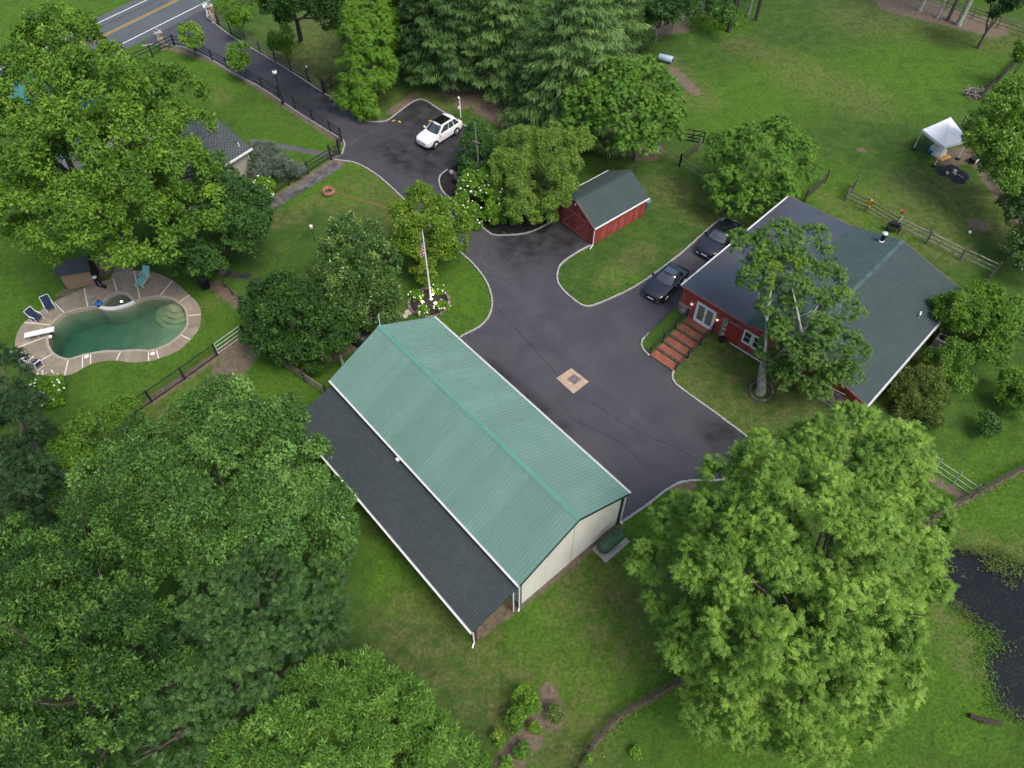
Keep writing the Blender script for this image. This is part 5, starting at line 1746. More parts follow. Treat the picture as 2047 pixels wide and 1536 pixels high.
# hose on the fence post and the black smoker
p = GZ(1730, 422)
t = thing('garden_hose', 'coiled orange hose hung on a fence post behind the house', 'hose', p + Vector((0, -.12, 0)))
for k in range(5):
    cpts = [(.16 * math.cos(a) * (1 + .06 * k), -.03 * k, .95 + .32 * math.sin(a) * (1 - .04 * k)) for a in np.linspace(0, 2 * math.pi, 18)]
    MB().tube(cpts, .028, 6, cap=False).build('coil', M['orange'], t, smooth=60)
p = GZ(1783, 463)
t = thing('charcoal_smoker', 'dark metal smoker standing at the split rail fence', 'smoker', p, R(-25))
MB().box((0, 0, .55), (1.1, .5, .12)).build('shelf', M['dark_wood'], t)
MB().box((0, 0, .75), (.7, .42, .26)).build('firebox', M['black_metal'], t)
for x in (-.45, .45):
    for y in (-.18, .18):
        MB().box((x, y, .25), (.06, .06, .5)).build('leg', M['black_metal'], t)
MB().bar((.1, .1, .88), (.28, .22, 1.5), .05, .05).build('handle', M['galv_light'], t)
p = GZ(1790, 452)
t = thing('red_bucket', 'rusty red pail topping the fence post by the smoker', 'bucket', p)
MB().lathe((0, 0, 1.3), [(.12, 0), (.18, .25), (.16, .25), (.1, .05)], 12).build('pail', M['red_trim'], t, smooth=40)
p = G(1937, 467)
t = thing('white_ball', 'small white ball lying on the grass behind the house', 'ball', p)
MB().lathe((0, 0, 0), [(.03, 0), (.1, .04), (.14, .13), (.1, .22), (.03, .26)], 12).build('ball', M['white'], t, smooth=60)
# posts by the parking area
p = G(921, 235)
t = thing('utility_post', 'white utility post with meter box behind the white car', 'post', p)
MB().tube([(0, 0, 0), (0, 0, 2.0)], .06, 8).build('pole', M['white'], t)
MB().box((-.1, -.06, 1.05), (.18, .14, .24)).build('meter', M['white_vinyl'], t)
MB().lathe((-.08, 0, 1.95), [(.06, 0), (.1, .05), (.1, .16), (.02, .22)], 10).build('lamp', M['white'], t)
MB().bar((-.25, 0, 1.9), (.25, 0, 1.9), .05, .05).build('crossarm', M['dark_wood'], t)
p = G(958, 366)
q = G(947, 252, 3.9)
t = thing('timber_pole', 'tall weathered timber pole rising from the mulch island', 'pole', p)
b = MB(); b.tube([p, p.lerp(Vector((p.x - .05, p.y, 6.0)), .5), Vector((p.x - .15, p.y, 6.0))], [.1, .085, .06], 10)
b.build('pole', M['old_wood'], t, world=True)
MB().bar(Vector((p.x - .4, p.y - .1, 4.3)), Vector((p.x + .15, p.y - .1, 4.0)), .06, .1).build('bracket', M['old_wood'], t, world=True)
# bird feeder / lamp on the small lawn
p = G(630, 483)
t = thing('bird_feeder', 'white bird feeder on a thin black pole on the lawn', 'bird feeder', p)
MB().tube([(0, 0, 0), (0, 0, 1.45)], .025, 6).build('pole', M['black_metal'], t)
MB().lathe((0, 0, 1.4), [(.1, 0), (.1, .2), (.15, .22), (.02, .36)], 8).build('house', M['white'], t)
MB().bar((-.18, 0, 1.72), (.18, 0, 1.72), .03, .03).build('perch', M['red_trim'], t)
# tyre ring with red hose
p = G(657, 386)
t = thing('tyre_ring', 'old tyre planter wrapped with a red hose on the lawn', 'tyre', p)
b = MB()
nn, mm = 24, 10
for i in range(nn):
    a = 2 * math.pi * i / nn
    for j in range(mm):
        e = 2 * math.pi * j / mm
        r = .44 + .16 * math.cos(e)
        b.v.append((r * math.cos(a), r * math.sin(a), .16 + .15 * math.sin(e)))
for i in range(nn):
    for j in range(mm):
        b.f.append((i * mm + j, ((i + 1) % nn) * mm + j, ((i + 1) % nn) * mm + (j + 1) % mm, i * mm + (j + 1) % mm)); b.m.append(0)
b.build('tyre', M['stone2'], t, smooth=60)
M['pink_hose'] = mk('faded_red_hose', (.42, .14, .11), .15, 6, .6)
for k in range(3):
    MB().tube([(.47 * math.cos(a), .47 * math.sin(a), .31 + .03 * k + .02 * math.sin(3 * a + k)) for a in np.linspace(0, 6.28 - .3 * k, 30)], .025, 6).build('hose_loop', M['pink_hose'], t, smooth=60)
hp = spline(GL([(668, 384), (700, 394), (730, 403), (765, 413), (790, 425)], .03), .4)
b = MB(); b.tube(hp, .022, 5)
tag(b.build('lawn_hose', M['pink_hose']), 'long faded hose running across the lawn from the tyre', 'hose')
# island ornaments
for px, py, mt, lab, cat in ((903, 350, 'concrete', 'pale stone ornament near the tip of the mulch island', 'ornament'), (911, 354, 'rust', 'brown clay pot standing in the mulch island', 'pot'), (916, 368, 'bluestone', 'dark round bird bath in the mulch island', 'bird bath')):
    p = G(px, py)
    t = thing('garden_ornament' if cat == 'ornament' else ('clay_pot' if cat == 'pot' else 'bird_bath'), lab, cat, p)
    if cat == 'bird bath':
        MB().lathe((0, 0, 0), [(.2, 0), (.1, .1), (.09, .5), (.15, .55), (.38, .62), (.4, .7), (.3, .66)], 18).build('bowl', M[mt], t, smooth=40)
    else:
        MB().lathe((0, 0, 0), [(.1, 0), (.2, .12), (.24, .32), (.19, .42), (.16, .36)], 14).build('body', M[mt], t, smooth=40)
# island mulch sheet
isl = SK(K_island[:-3]) + GL([(905, 318), (960, 330), (1010, 360), (1060, 400), (1105, 425)])
isl2 = SK(K_island[:-2]) + GL([(975, 300), (1040, 330), (1100, 380), (1125, 425)])
cdt_mesh('mulch_bed', isl2, M['mulch'], z=.02, step=.5, zfun=lambda x, y: .03 * math.sin(x * 3) * math.sin(y * 2.3))
# log by the pond, tree ring
p = G(1970, 1437)
t = thing('fallen_log', 'dark log lying on the bank below the pond', 'log', p)
b = MB(); b.tube([G(1938, 1430, .12), G(1965, 1440, .13), G(2004, 1447, .12)], [.13, .15, .1], 9); b.build('log', M['trunk_dark'], t, world=True)
b = MB(); b.tube([G(1965, 1440, .2), G(1985, 1436, .32)], [.05, .02], 6); b.build('branch_stub', M['trunk_dark'], t, world=True)
tc = GZ(1521, 783)
t = thing('tree_ring', 'ring of dark edging stones around the trunk before the house', 'stone ring', tc)
for k in range(22):
    a = 2 * math.pi * k / 22
    c0 = tc + Vector((.72 * math.cos(a), .72 * math.sin(a), 0))
    z = float(ground_z(c0.x, c0.y))
    MB().box(c0 + Vector((0, 0, z - tc.z + .05)), (.19, .13, .14), a + math.pi / 2 + random.uniform(-.2, .2)).build('stone', M['edging'], t, world=True)
# picnic stone patio scraps by the flower bed
for px, py, lab in ((790, 628, 'pale flat stone beside the flower bed left of the barn peak'), (806, 633, 'pale flat stone between flower bed and barn roof'), (818, 624, 'small flat stone at the left rim of the flower bed')):
    o = jag_stone(G(px, py), .42, .3, .3, -.02, .03, 7).build('flat_stone', M['stone3'])
    tag(o, lab, 'stone', 'flat stones by the flower bed')
p = G(722, 680)
t = thing('black_tarp_pile', 'black tarpaulin covering a pile under the tree behind the barn', 'tarpaulin', p)
b = MB()
for i, (r, z) in enumerate(((.9, 0), (.85, .3), (.6, .6), (.2, .72))):
    for k in range(14):
        a = 2 * math.pi * k / 14
        b.v.append((r * math.cos(a) * (1 + .1 * math.sin(3 * a + i)), r * .8 * math.sin(a) * (1 + .1 * math.cos(4 * a)), z + .04 * math.sin(5 * a)))
for i in range(3):
    for k in range(14):
        b.f.append((i * 14 + k, i * 14 + (k + 1) % 14, (i + 1) * 14 + (k + 1) % 14, (i + 1) * 14 + k)); b.m.append(0)
b.f.append(tuple(42 + k for k in range(14))); b.m.append(0)
b.build('tarp', M['tarp'], t, smooth=50)

# ================================================================== cars
def car(name, label, loc, yaw, sp, paint, roof_mat=None):
    t = thing(name, label, 'car', loc, yaw)
    L, W, belt, Ht = sp['L'], sp['W'] / 2, sp['belt'], sp['H']
    # lower body: stations from rear to front
    st = sp['st']      # (x, top z, half width factor, bottom z)
    b = MB()
    nP = 13
    for x, zt, wf, zb in st:
        w = W * wf
        sec = [(w * .86, zb), (w * .985, zb + .10), (w, zb + (zt - zb) * .45), (w * .985, zt - .14), (w * .94, zt - .04), (w * .80, zt), (0, zt + .035)]
        full = [(-y, z) for y, z in sec[:-1]] + [sec[-1]] + [(y, z) for y, z in reversed(sec[:-1])]
        for y, z in full:
            b.v.append((x, y, z))
    ns = len(st)
    for i in range(ns - 1):
        for k in range(nP - 1):
            a = i * nP + k
            b.f.append((a, a + nP, a + nP + 1, a + 1)); b.m.append(0)
        b.f.append((i * nP + nP - 1, (i + 1) * nP + nP - 1, (i + 1) * nP, i * nP)); b.m.append(0)
    b.f.append(tuple(range(nP))); b.m.append(0)
    b.f.append(tuple((ns - 1) * nP + k for k in range(nP - 1, -1, -1))); b.m.append(0)
    body = b.build('body', paint, t, smooth=42)
    # cabin
    xf0, xf1, xr0, xr1, wb, wr = sp['cab']
    z0 = belt - .02
    def at(tt):
        e = tt ** .9
        return xf0 + (xf1 - xf0) * e, xr0 + (xr1 - xr0) * e, W * (wb + (wr - wb) * tt ** 1.3), z0 + (Ht - z0) * tt
    levels = [0, .35, .7, .92, 1.0]
    b = MB()
    ring = 20
    for li, tt in enumerate(levels):
        xf, xr, hw, z = at(min(tt, .97) if tt > .95 else tt)
        if tt == 1.0:
            z, hw, xf, xr = Ht, hw * .90, xf - .05, xr + .05
        bul = .16
        pts = []
        for k in range(5):
            s = -1 + 2 * k / 4
            pts.append((xf - bul * s * s, s * hw * .97, z))
        for k in range(1, 6):
            pts.append((xf - bul + (xr + bul - xf + bul) * k / 6, hw, z))
        for k in range(5):
            s = 1 - 2 * k / 4
            pts.append((xr + bul * s * s, s * hw * .97, z))
        for k in range(1, 6):
            pts.append((xr + bul + (xf - bul - xr - bul) * k / 6, -hw, z))
        b.v += pts
    for i in range(len(levels) - 1):
        for k in range(ring):
            a, c_ = i * ring + k, i * ring + (k + 1) % ring
            b.f.append((a, c_, c_ + ring, a + ring)); b.m.append(0)
    e = (len(levels) - 1) * ring
    cx = (at(1)[0] + at(1)[1]) / 2
    b.v.append((cx, 0, Ht + .03))
    for k in range(ring):
        b.f.append((e + k, e + (k + 1) % ring, len(b.v) - 1)); b.m.append(0)
    cab = b.build('cabin', paint, t, smooth=42)
    def patch(fn, us, vs, nm, mat):
        b = MB()
        for u in us:
            for v in vs:
                b.v.append(tuple(fn(u, v)))
        m_ = len(vs)
        for i in range(len(us) - 1):
            for j in range(m_ - 1):
                q = i * m_ + j
                b.f.append((q, q + 1, q + m_ + 1, q + m_)); b.m.append(0)
        o = b.build(nm, mat, cab, smooth=60)
        return o
    def front(s, tt):
        xf, xr, hw, z = at(tt)
        return (xf - .16 * s * s + .012, s * hw * .97, z + .006)
    def rear(s, tt):
        xf, xr, hw, z = at(tt)
        return (xr + .16 * s * s - .012, s * hw * .97, z + .006)
    patch(front, np.linspace(-.9, .9, 7), np.linspace(.06, .88, 4), 'windshield', M['car_glass'])
    patch(rear, np.linspace(-.85, .85, 7), np.linspace(.1, .85, 4), 'rear_window', M['car_glass'])
    for s in (-1, 1):
        def side(u, tt):
            xf, xr, hw, z = at(tt)
            return (xf - .22 - .05 + (xr + .22 - xf + .27) * u, s * (hw + .008), z)
        for u0, u1 in sp['win']:
            patch(side, np.linspace(u0, u1, 4), np.linspace(.06, .86, 4), 'side_window', M['car_glass'])
    if roof_mat:
        xa, xb, rw = sp['roofpan']
        bb = MB()
        for i in range(6):
            for j in range(5):
                x, y = xa + (xb - xa) * i / 5, rw * (-1 + 2 * j / 4)
                bb.v.append((x, y, Ht + .036 - .02 * (y / rw) ** 2 * .6 - .01 * abs(i - 2.5) / 2.5))
        for i in range(5):
            for j in range(4):
                q = i * 5 + j
                bb.f.append((q, q + 1, q + 6, q + 5) if xb > xa else (q + 5, q + 6, q + 1, q)); bb.m.append(0)
        o = bb.build('glass_roof', roof_mat, cab)
    r = sp['wheel']
    for x in sp['axles']:
        for s in (-1, 1):
            bb = MB(); bb.tube([(x, s * (W * .72), r), (x, s * (W * 1.002), r)], r * 1.17, 22)
            bb.build('wheel_arch', M['black_metal'], body)
            bb = MB(); bb.tube([(x, s * (W - .22), r), (x, s * (W - .03), r), (x, s * (W + .012), r)], [r, r, r * .93], 22)
            w = bb.build('wheel', M['rubber'], t, smooth=40)
            bb = MB(); bb.tube([(x, s * (W + .005), r), (x, s * (W + .02), r)], r * .66, 18, cap=True)
            bb.build('rim', M['galv'], w)
            bb = MB()
            for k in range(5):
                a = 2 * math.pi * k / 5
                bb.bar((x, s * (W + .03), r), (x + r * .62 * math.cos(a), s * (W + .03), r + r * .62 * math.sin(a)), .02, .07, up=(0, 1, 0))
            bb.build('spokes', sp.get('spoke', M['chrome']), w)
    xf, zf = sp['lamp']
    for s in (-1, 1):
        bb = MB()
        q = [(xf + .02, s * W * .92, zf), (xf + .14, s * W * .60, zf - .03), (xf - .02, s * W * .62, zf + .12), (xf - .34, s * W * .955, zf + .12)]
        bb.add(q + [(x + .015, y + s * .015, z - .09) for x, y, z in q], [(0, 1, 2, 3), (4, 7, 6, 5), (0, 4, 5, 1), (2, 6, 7, 3), (1, 5, 6, 2), (3, 7, 4, 0)])
        bb.build('headlight', M['headlight'], body)
        bb = MB(); bb.box((-L / 2 + .09, s * W * .76, belt - .2), (.16, .26, .10)); bb.build('tail_light', M['tail'], body)
        bb = MB(); bb.box((xf0 - .28, s * (W + .10), belt + .06), (.14, .2, .13)); bb.bar((xf0 - .28, s * W * .9, belt), (xf0 - .28, s * (W + .04), belt + .04), .05, .05)
        bb.build('mirror', paint, t)
        bb = MB(); bb.box((sp['door'], s * (W + .004), belt - .16), (.2, .02, .03)); bb.build('door_handle', M['chrome'], body)
    bb = MB(); bb.box((L / 2 - .03, 0, sp['grille']), (.06, W * .95, .16)); g_ = bb.build('grille', sp.get('grillm', M['black_metal']), body)
    bb = MB(); bb.lathe((L / 2 - sp.get('emb', .18), 0, sp['grille'] + sp.get('embz', .14)), [(.05, 0), (.05, .012), (.02, .016)], 12); bb.build('emblem', M['chrome'], body)
    bb = MB(); bb.bar((L / 2 - .06, -W * .78, sp['grille'] - .22), (L / 2 - .06, W * .78, sp['grille'] - .22), .1, .05); bb.build('bumper_strip', sp.get('strip', M['chrome']), body)
    bb = MB(); bb.box((L / 2 + .005, 0, sp['grille'] - .12), (.02, .5, .12)); bb.build('licence_plate', M['white'], body)
    return t
M['headlight'] = mk('headlight_lens', (.62, .64, .66), .1, 8, .08, spec=.8)
M['tail'] = mk('tail_light', (.30, .01, .012), .1, 8, .15)
M['car_white'] = mk('white_car_paint', (.80, .80, .81), .02, 2, .22, coat=1)
M['car_black'] = mk('black_car_paint', (.010, .012, .017), .1, 2, .12, spec=.6, coat=1)
M['roof_black'] = mk('black_glass_roof', (.008, .009, .011), .1, 2, .06, spec=.6, coat=1)
def body_st(L, hood, belt, trunk, xf0, xr0, zb=.22, nose=.62, rear=.75):
    h = L / 2
    return [(-h, rear, .80, zb + .22), (-h + .06, trunk - .12, .90, zb + .10), (-h + .22, trunk - .02, .965, zb + .04), (-h + .6, trunk, 1.0, zb), (xr0 + .2, (trunk + belt) / 2, 1.0, zb), (-.2, belt, 1.0, zb), (xf0 - .3, belt, 1.0, zb),
            (xf0 + .1, belt - .01, 1.0, zb), (h - .75, hood, .985, zb), (h - .38, hood - .06, .94, zb + .02), (h - .17, nose + .11, .86, zb + .05), (h - .05, nose + .02, .72, zb + .08), (h, nose - .10, .58, zb + .14)]
SUV = dict(L=4.70, W=1.88, belt=1.06, H=1.66, st=body_st(4.70, 1.0, 1.06, 1.10, .95, -2.0, .26, .80, .8), cab=(1.08, .22, -2.22, -1.62, .90, .70), win=[(.02, .40), (.43, .70), (.73, .96)], roofpan=(-1.12, .18, .58), wheel=.36, axles=(1.42, -1.36), lamp=(1.98, .80), door=.05, grille=.66, embz=.16, emb=.06)
a, c = G(873, 297), G(913, 271)
yaw = math.atan2(a.y - c.y, a.x - c.x)
fwd = Vector((math.cos(yaw), math.sin(yaw), 0))
side = Vector((-fwd.y, fwd.x, 0))
mid = (a + c) / 2
ctr = mid - side * .94 if (mid - side * .94).y > mid.y else mid + side * .94
ctr = ctr + fwd * -.03
car('white_suv', 'white crossover car with black glass roof parked on the upper asphalt', Vector((ctr.x, ctr.y, .014)), yaw, SUV, M['car_white'], M['roof_black'])
CPE = dict(L=4.13, W=1.82, belt=.86, H=1.30, st=body_st(4.13, .82, .86, .88, .45, -1.3, .17, .60, .62), cab=(.62, -.08, -1.42, -.86, .86, .64), win=[(.02, .80)], roofpan=(-.78, -.15, .46), wheel=.33, axles=(1.28, -1.15), lamp=(1.62, .62), door=-.35, grille=.48, embz=.16, emb=.08, strip=M['chrome'])
M['blue_roof'] = mk('bluish_glass_roof', (.05, .07, .11), .1, 2, .05, spec=.7, coat=1)
def on_drive(lx, ly):
    p = house_world(lx, ly)
    return Vector((p.x, p.y, .014))
yaw_c = yaw_px((1368, 560), (1312, 612))
ca, cb = G(1303, 605), G(1357, 553)
yaw_c = math.atan2(ca.y - cb.y, ca.x - cb.x)
fw = Vector((math.cos(yaw_c), math.sin(yaw_c), 0))
cctr = G(1300, 602) - fw * 1.98
cctr = Vector((cctr.x, cctr.y, .014))
car('black_coupe', 'black two seat coupe parked nearest the front of the red house', cctr, yaw_c, CPE, M['car_black'], M['blue_roof'])
SED = dict(L=4.75, W=1.84, belt=.96, H=1.44, st=body_st(4.75, .90, .96, 1.0, .85, -1.75, .2, .68, .72), cab=(1.0, .25, -1.75, -1.05, .87, .66), win=[(.02, .36), (.40, .70), (.74, .95)], roofpan=(-1.0, .15, .55), wheel=.34, axles=(1.42, -1.36), lamp=(1.92, .70), door=.0, grille=.54, embz=.16, emb=.08, strip=M['white'], grillm=M['chrome'])
sa = G(1406, 518)
sctr = sa - fw * 2.33
car('black_sedan', 'black sedan with glass roof parked behind the coupe at the house wall', Vector((sctr.x, sctr.y, .014)), yaw_c, SED, M['car_black'], M['roof_black'])
# leaves fallen on the parking area
M['dead_leaf'] = mk('yellow_fallen_leaf', (.55, .42, .08), .3, 20, .8)
for px, py, lab in ((799, 244, 'yellow leaf on the asphalt nearest the columnar tree'), (787, 242, 'thin yellow leaf left of the fallen leaf pair'), (860, 242, 'yellow leaf on the asphalt just left of the white car')):
    c0 = G(px, py)
    o = jag_stone(c0, .22, .1, random.uniform(0, 3), .018, .03, 7).build('fallen_leaf', M['dead_leaf'])
    tag(o, lab, 'leaf', 'leaves fallen on the asphalt')
# ================================================================== trees
def leaf_mat(name, c0, c1, c2, trans=.22, rough=.55, spec=.25):
    n = NT(name)
    col = n.ramp(n.attr('cv'), [(0, c0), (.55, c1), (1, c2)])
    n.set(col, rough, spec)
    tl, mx = n.new('ShaderNodeBsdfTranslucent'), n.new('ShaderNodeMixShader')
    n.link(n.mix(1.0, col, (1.25, 1.35, .6), 'MULTIPLY'), tl.inputs[0])
    mx.inputs[0].default_value = trans
    n.link(n.bsdf.outputs[0], mx.inputs[1]); n.link(tl.outputs[0], mx.inputs[2])
    n.link(mx.outputs[0], n.out.inputs['Surface'])
    return n.mat
LM = {
 'maple': leaf_mat('maple_leaf', (0.066, 0.143, 0.017), (0.112, 0.231, 0.024), (0.210, 0.351, 0.036)),
 'ash': leaf_mat('bright_ash_leaf', (0.084, 0.173, 0.023), (0.163, 0.295, 0.039), (0.278, 0.427, 0.072)),
 'round': leaf_mat('grey_green_leaf', (0.043, 0.100, 0.020), (0.086, 0.200, 0.037), (0.175, 0.325, 0.072)),
 'dark': leaf_mat('dark_leaf', (0.026, 0.075, 0.017), (0.047, 0.123, 0.022), (0.092, 0.187, 0.037)),
 'deep': leaf_mat('deep_green_leaf', (0.018, 0.048, 0.016), (0.032, 0.073, 0.021), (0.055, 0.111, 0.033)),
 'oak': leaf_mat('oak_leaf', (0.023, 0.065, 0.012), (0.044, 0.114, 0.018), (0.125, 0.239, 0.039)),
 'feather': leaf_mat('blue_green_leaf', (0.029, 0.070, 0.019), (0.051, 0.123, 0.027), (0.125, 0.225, 0.055)),
 'willow': leaf_mat('light_long_leaf', (0.064, 0.152, 0.020), (0.112, 0.242, 0.033), (0.226, 0.398, 0.079)),
 'walnut': leaf_mat('walnut_leaf', (0.066, 0.157, 0.019), (0.114, 0.244, 0.029), (0.175, 0.314, 0.042)),
 'lime': leaf_mat('lime_leaf', (0.080, 0.175, 0.017), (0.131, 0.277, 0.023), (0.206, 0.365, 0.038)),
 'locust': leaf_mat('locust_leaf', (0.061, 0.134, 0.027), (0.101, 0.200, 0.036), (0.184, 0.303, 0.050)),
 'yellow': leaf_mat('yellowing_maple_leaf', (0.084, 0.165, 0.015), (0.143, 0.259, 0.024), (0.269, 0.341, 0.042)),
 'glossy': leaf_mat('glossy_dark_leaf', (0.040, 0.094, 0.018), (0.070, 0.154, 0.029), (0.287, 0.394, 0.090), .2, .35, .5),
 'fine': leaf_mat('fine_leaf', (0.101, 0.177, 0.030), (0.158, 0.265, 0.041), (0.233, 0.344, 0.061)),
 'cedar': leaf_mat('cedar_spray', (0.041, 0.110, 0.026), (0.067, 0.160, 0.034), (0.115, 0.225, 0.049), .15),
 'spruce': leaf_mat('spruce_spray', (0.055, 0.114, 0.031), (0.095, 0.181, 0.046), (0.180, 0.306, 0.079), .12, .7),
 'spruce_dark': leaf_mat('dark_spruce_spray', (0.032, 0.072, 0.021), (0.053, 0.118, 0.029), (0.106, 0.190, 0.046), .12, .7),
 'olive': leaf_mat('olive_leaf', (0.077, 0.129, 0.026), (0.121, 0.183, 0.036), (0.210, 0.251, 0.061)),
 'fresh': leaf_mat('fresh_yellow_green_leaf', (.09, .17, .02), (.15, .25, .025), (.21, .31, .04)),
 'grey': leaf_mat('silver_leaf', (0.080, 0.123, 0.080), (0.160, 0.210, 0.160), (0.348, 0.392, 0.348)),
 'sage': leaf_mat('weed_leaf', (0.058, 0.138, 0.021), (0.104, 0.220, 0.026), (0.169, 0.289, 0.039)),
}
def unit(a):
    return a / np.maximum(np.linalg.norm(a, axis=1, keepdims=True), 1e-9)
def leaf_object(name, B, D, N, L, W, cv, mat, parent, fold=.18):
    N = N - D * np.sum(N * D, 1, keepdims=True)
    N = unit(N)
    S = np.cross(D, N)
    L, W = L[:, None], W[:, None]
    sk = rng.uniform(-.25, .25, (len(B), 1))
    V = np.stack([B + S * W * .5 + N * W * fold + D * L * (.12 + sk), B + D * L - N * L * .06, B - S * W * .5 + N * W * fold + D * L * (.12 - sk)], 1).reshape(-1, 3).astype(np.float32)
    k = len(B)
    me = bpy.data.meshes.new(name)
    me.vertices.add(3 * k); me.vertices.foreach_set('co', V.ravel())
    me.loops.add(3 * k); me.loops.foreach_set('vertex_index', np.arange(3 * k, dtype=np.int32))
    me.polygons.add(k); me.polygons.foreach_set('loop_start', np.arange(0, 3 * k, 3, dtype=np.int32))
    me.update()
    at = me.attributes.new('cv', 'FLOAT', 'POINT')
    at.data.foreach_set('value', np.repeat(np.clip(cv, 0, 1), 3).astype(np.float32))
    me.materials.append(mat)
    o = new_obj(name, me, parent)
    if parent is not None:
        o.location = -Vector(parent.location)
    return o
LEAVES = [0]
def clump_centres(lobes, spacing, low=-.45, inner=.35):
    C_, O, I_ = [], [], []
    for i, (c, r) in enumerate(lobes):
        area = 4 * math.pi * ((r[0] * r[1]) ** 1.6 + (r[0] * r[2]) ** 1.6 + (r[1] * r[2]) ** 1.6) ** (1 / 1.6) / 3 ** (1 / 1.6)
        k = max(6, int(area / spacing ** 2))
        d = unit(rng.normal(size=(k * 2, 3)))
        d = d[d[:, 2] > low][:k]
        f = 1.10 - .30 * rng.random(len(d)) ** 1.3
        C_.append(c + d * r * f[:, None]); O.append(unit(d / r)); I_.append(np.full(len(d), i))
        if inner:
            k2 = int(k * inner)
            d = unit(rng.normal(size=(k2, 3)))
            C_.append(c + d * r * (.4 + .3 * rng.random((k2, 1)))); O.append(d); I_.append(np.full(k2, i))
    P, O, I_ = np.concatenate(C_), np.concatenate(O), np.concatenate(I_)
    keep = np.ones(len(P), bool)
    for i, (c, r) in enumerate(lobes):
        q = np.sum(((P - c) / r) ** 2, 1)
        keep &= ~((q < .72) & (I_ != i) & (rng.random(len(P)) > .07))
    return P[keep], O[keep]
def foliage(name, lobes, mat, parent, style='broad', spacing=None, rc=.55, nl=46, ll=.24, lw=.14, inner=.3, droop=.25, thin=0.0, bias=0.0, spread=.32, cover=1.9, big=1.6, gap=1.42, fine=.74):
    rc = rc * big
    rmin = min(l[1][0] for l in lobes)
    rc = min(rc, max(.14, rmin * .75))
    ll, lw = ll * fine, lw * fine
    lobes = [(c, np.maximum(r - rc * .5, r * .5)) for c, r in lobes]
    P, O = clump_centres(lobes, rc * gap, inner=inner * .6)
    if thin:
        k = rng.random(len(P)) > thin
        P, O = P[k], O[k]
    m = len(P)
    up = np.array([0, 0, 1.0])
    O = unit(O * .8 + up * .4)
    csz = rng.uniform(.55, 1.3, m)
    cc = np.clip(rng.normal(.42 + bias, .13, m), 0, 1)
    # every bough carries a dome of smaller sprays
    ns = 9
    S_ = np.repeat(np.arange(m), ns)
    sd_ = unit(O[S_] * .85 + unit(rng.normal(size=(len(S_), 3))) * .95)
    sr = rc * csz[S_] * rng.uniform(.28, .5, len(S_))
    sc_ = P[S_] + sd_ * (rc * csz[S_] * rng.uniform(.5, .95, len(S_)))[:, None] * np.array([1, 1, .82])
    scv = cc[S_] + rng.normal(0, spread * .3, len(S_))
    cnt = np.maximum(3, cover * 2 * math.pi * sr ** 2 * .5 / (.5 * ll * lw))
    if style == 'broad':
        R_ = np.repeat(np.arange(len(S_)), cnt.astype(int))
        d = unit(sd_[R_] * .7 + unit(rng.normal(size=(len(R_), 3))) * .95)
        rad = sr[R_] * (.35 + .7 * np.sqrt(rng.random(len(R_))))
        B = sc_[R_] + d * rad[:, None]
        D = unit(d * .65 + rng.normal(size=(len(R_), 3)) * .55 + np.array([0, 0, -droop]))
        N = d * .5 + up * .5 + rng.normal(size=(len(R_), 3)) * .5
        s = .6 + .9 * rng.random(len(R_)) ** 1.6
        cv = scv[R_] + rng.normal(0, spread * .35, len(R_))
        args = (B, D, N, ll * s, lw * s, cv)
    else:
        npair = nl[1]
        fl0 = max(.26, .46 * rc)
        R_ = np.repeat(np.arange(len(S_)), np.maximum(1, cnt / (2 * npair)).astype(int))
        d = unit(sd_[R_] * .75 + unit(rng.normal(size=(len(R_), 3))) * .9)
        base = sc_[R_] + d * (sr[R_] * .35 * rng.random(len(R_)))[:, None]
        tng = unit(np.cross(d, rng.normal(size=(len(R_), 3))))
        f = unit(tng * .7 + d * .65)
        fl = fl0 * rng.uniform(.7, 1.25, len(R_))
        cf = scv[R_] + rng.normal(0, spread * .3, len(R_))
        Bs, Ds, Ns, Ls, Ws, Cs = [], [], [], [], [], []
        sd = unit(np.cross(f, up + rng.normal(size=f.shape) * .15))
        for j in range(npair):
            t = (j + .8) / npair
            pos = base + f * (fl * t)[:, None] + np.array([0, 0, -1.0]) * (droop * fl * t * t)[:, None]
            tan_ = unit(f + np.array([0, 0, -2.0 * droop * t]))
            taper = math.sin(min(1, .35 + t * .75) * math.pi * .72 + .25)
            nn_ = np.cross(sd, tan_)
            nn_ *= np.where(nn_[:, 2:3] < 0, -1, 1)
            for s_ in (-1, 1):
                D = unit(sd * s_ * .8 + tan_ * .65 + rng.normal(size=f.shape) * .16 + np.array([0, 0, -.18]))
                Bs.append(pos); Ds.append(D); Ns.append(nn_ + rng.normal(size=f.shape) * .22 + d * .3)
                k_ = rng.uniform(.8, 1.2, len(R_)) * taper
                Ls.append(ll * k_); Ws.append(lw * k_); Cs.append(cf + rng.normal(0, .07, len(R_)))
        args = tuple(np.concatenate(x) for x in (Bs, Ds, Ns, Ls, Ws, Cs))
    LEAVES[0] += len(args[0])
    COUNT.append((len(args[0]), parent.get('label', '') if parent else name))
    return leaf_object(name, *args, mat, parent)
COUNT = []
def lobes_px(spec, flat=.8):
    out = []
    for s in spec:
        px, py, z, rp = s[:4]
        c = G(px, py, z)
        r = rp * depth(c) / FPX
        fz = s[4] if len(s) > 4 else flat
        rz = min(r * fz, max(.3, z * .96))
        out.append((np.array(c), np.array([r, r, rz])))
    return out
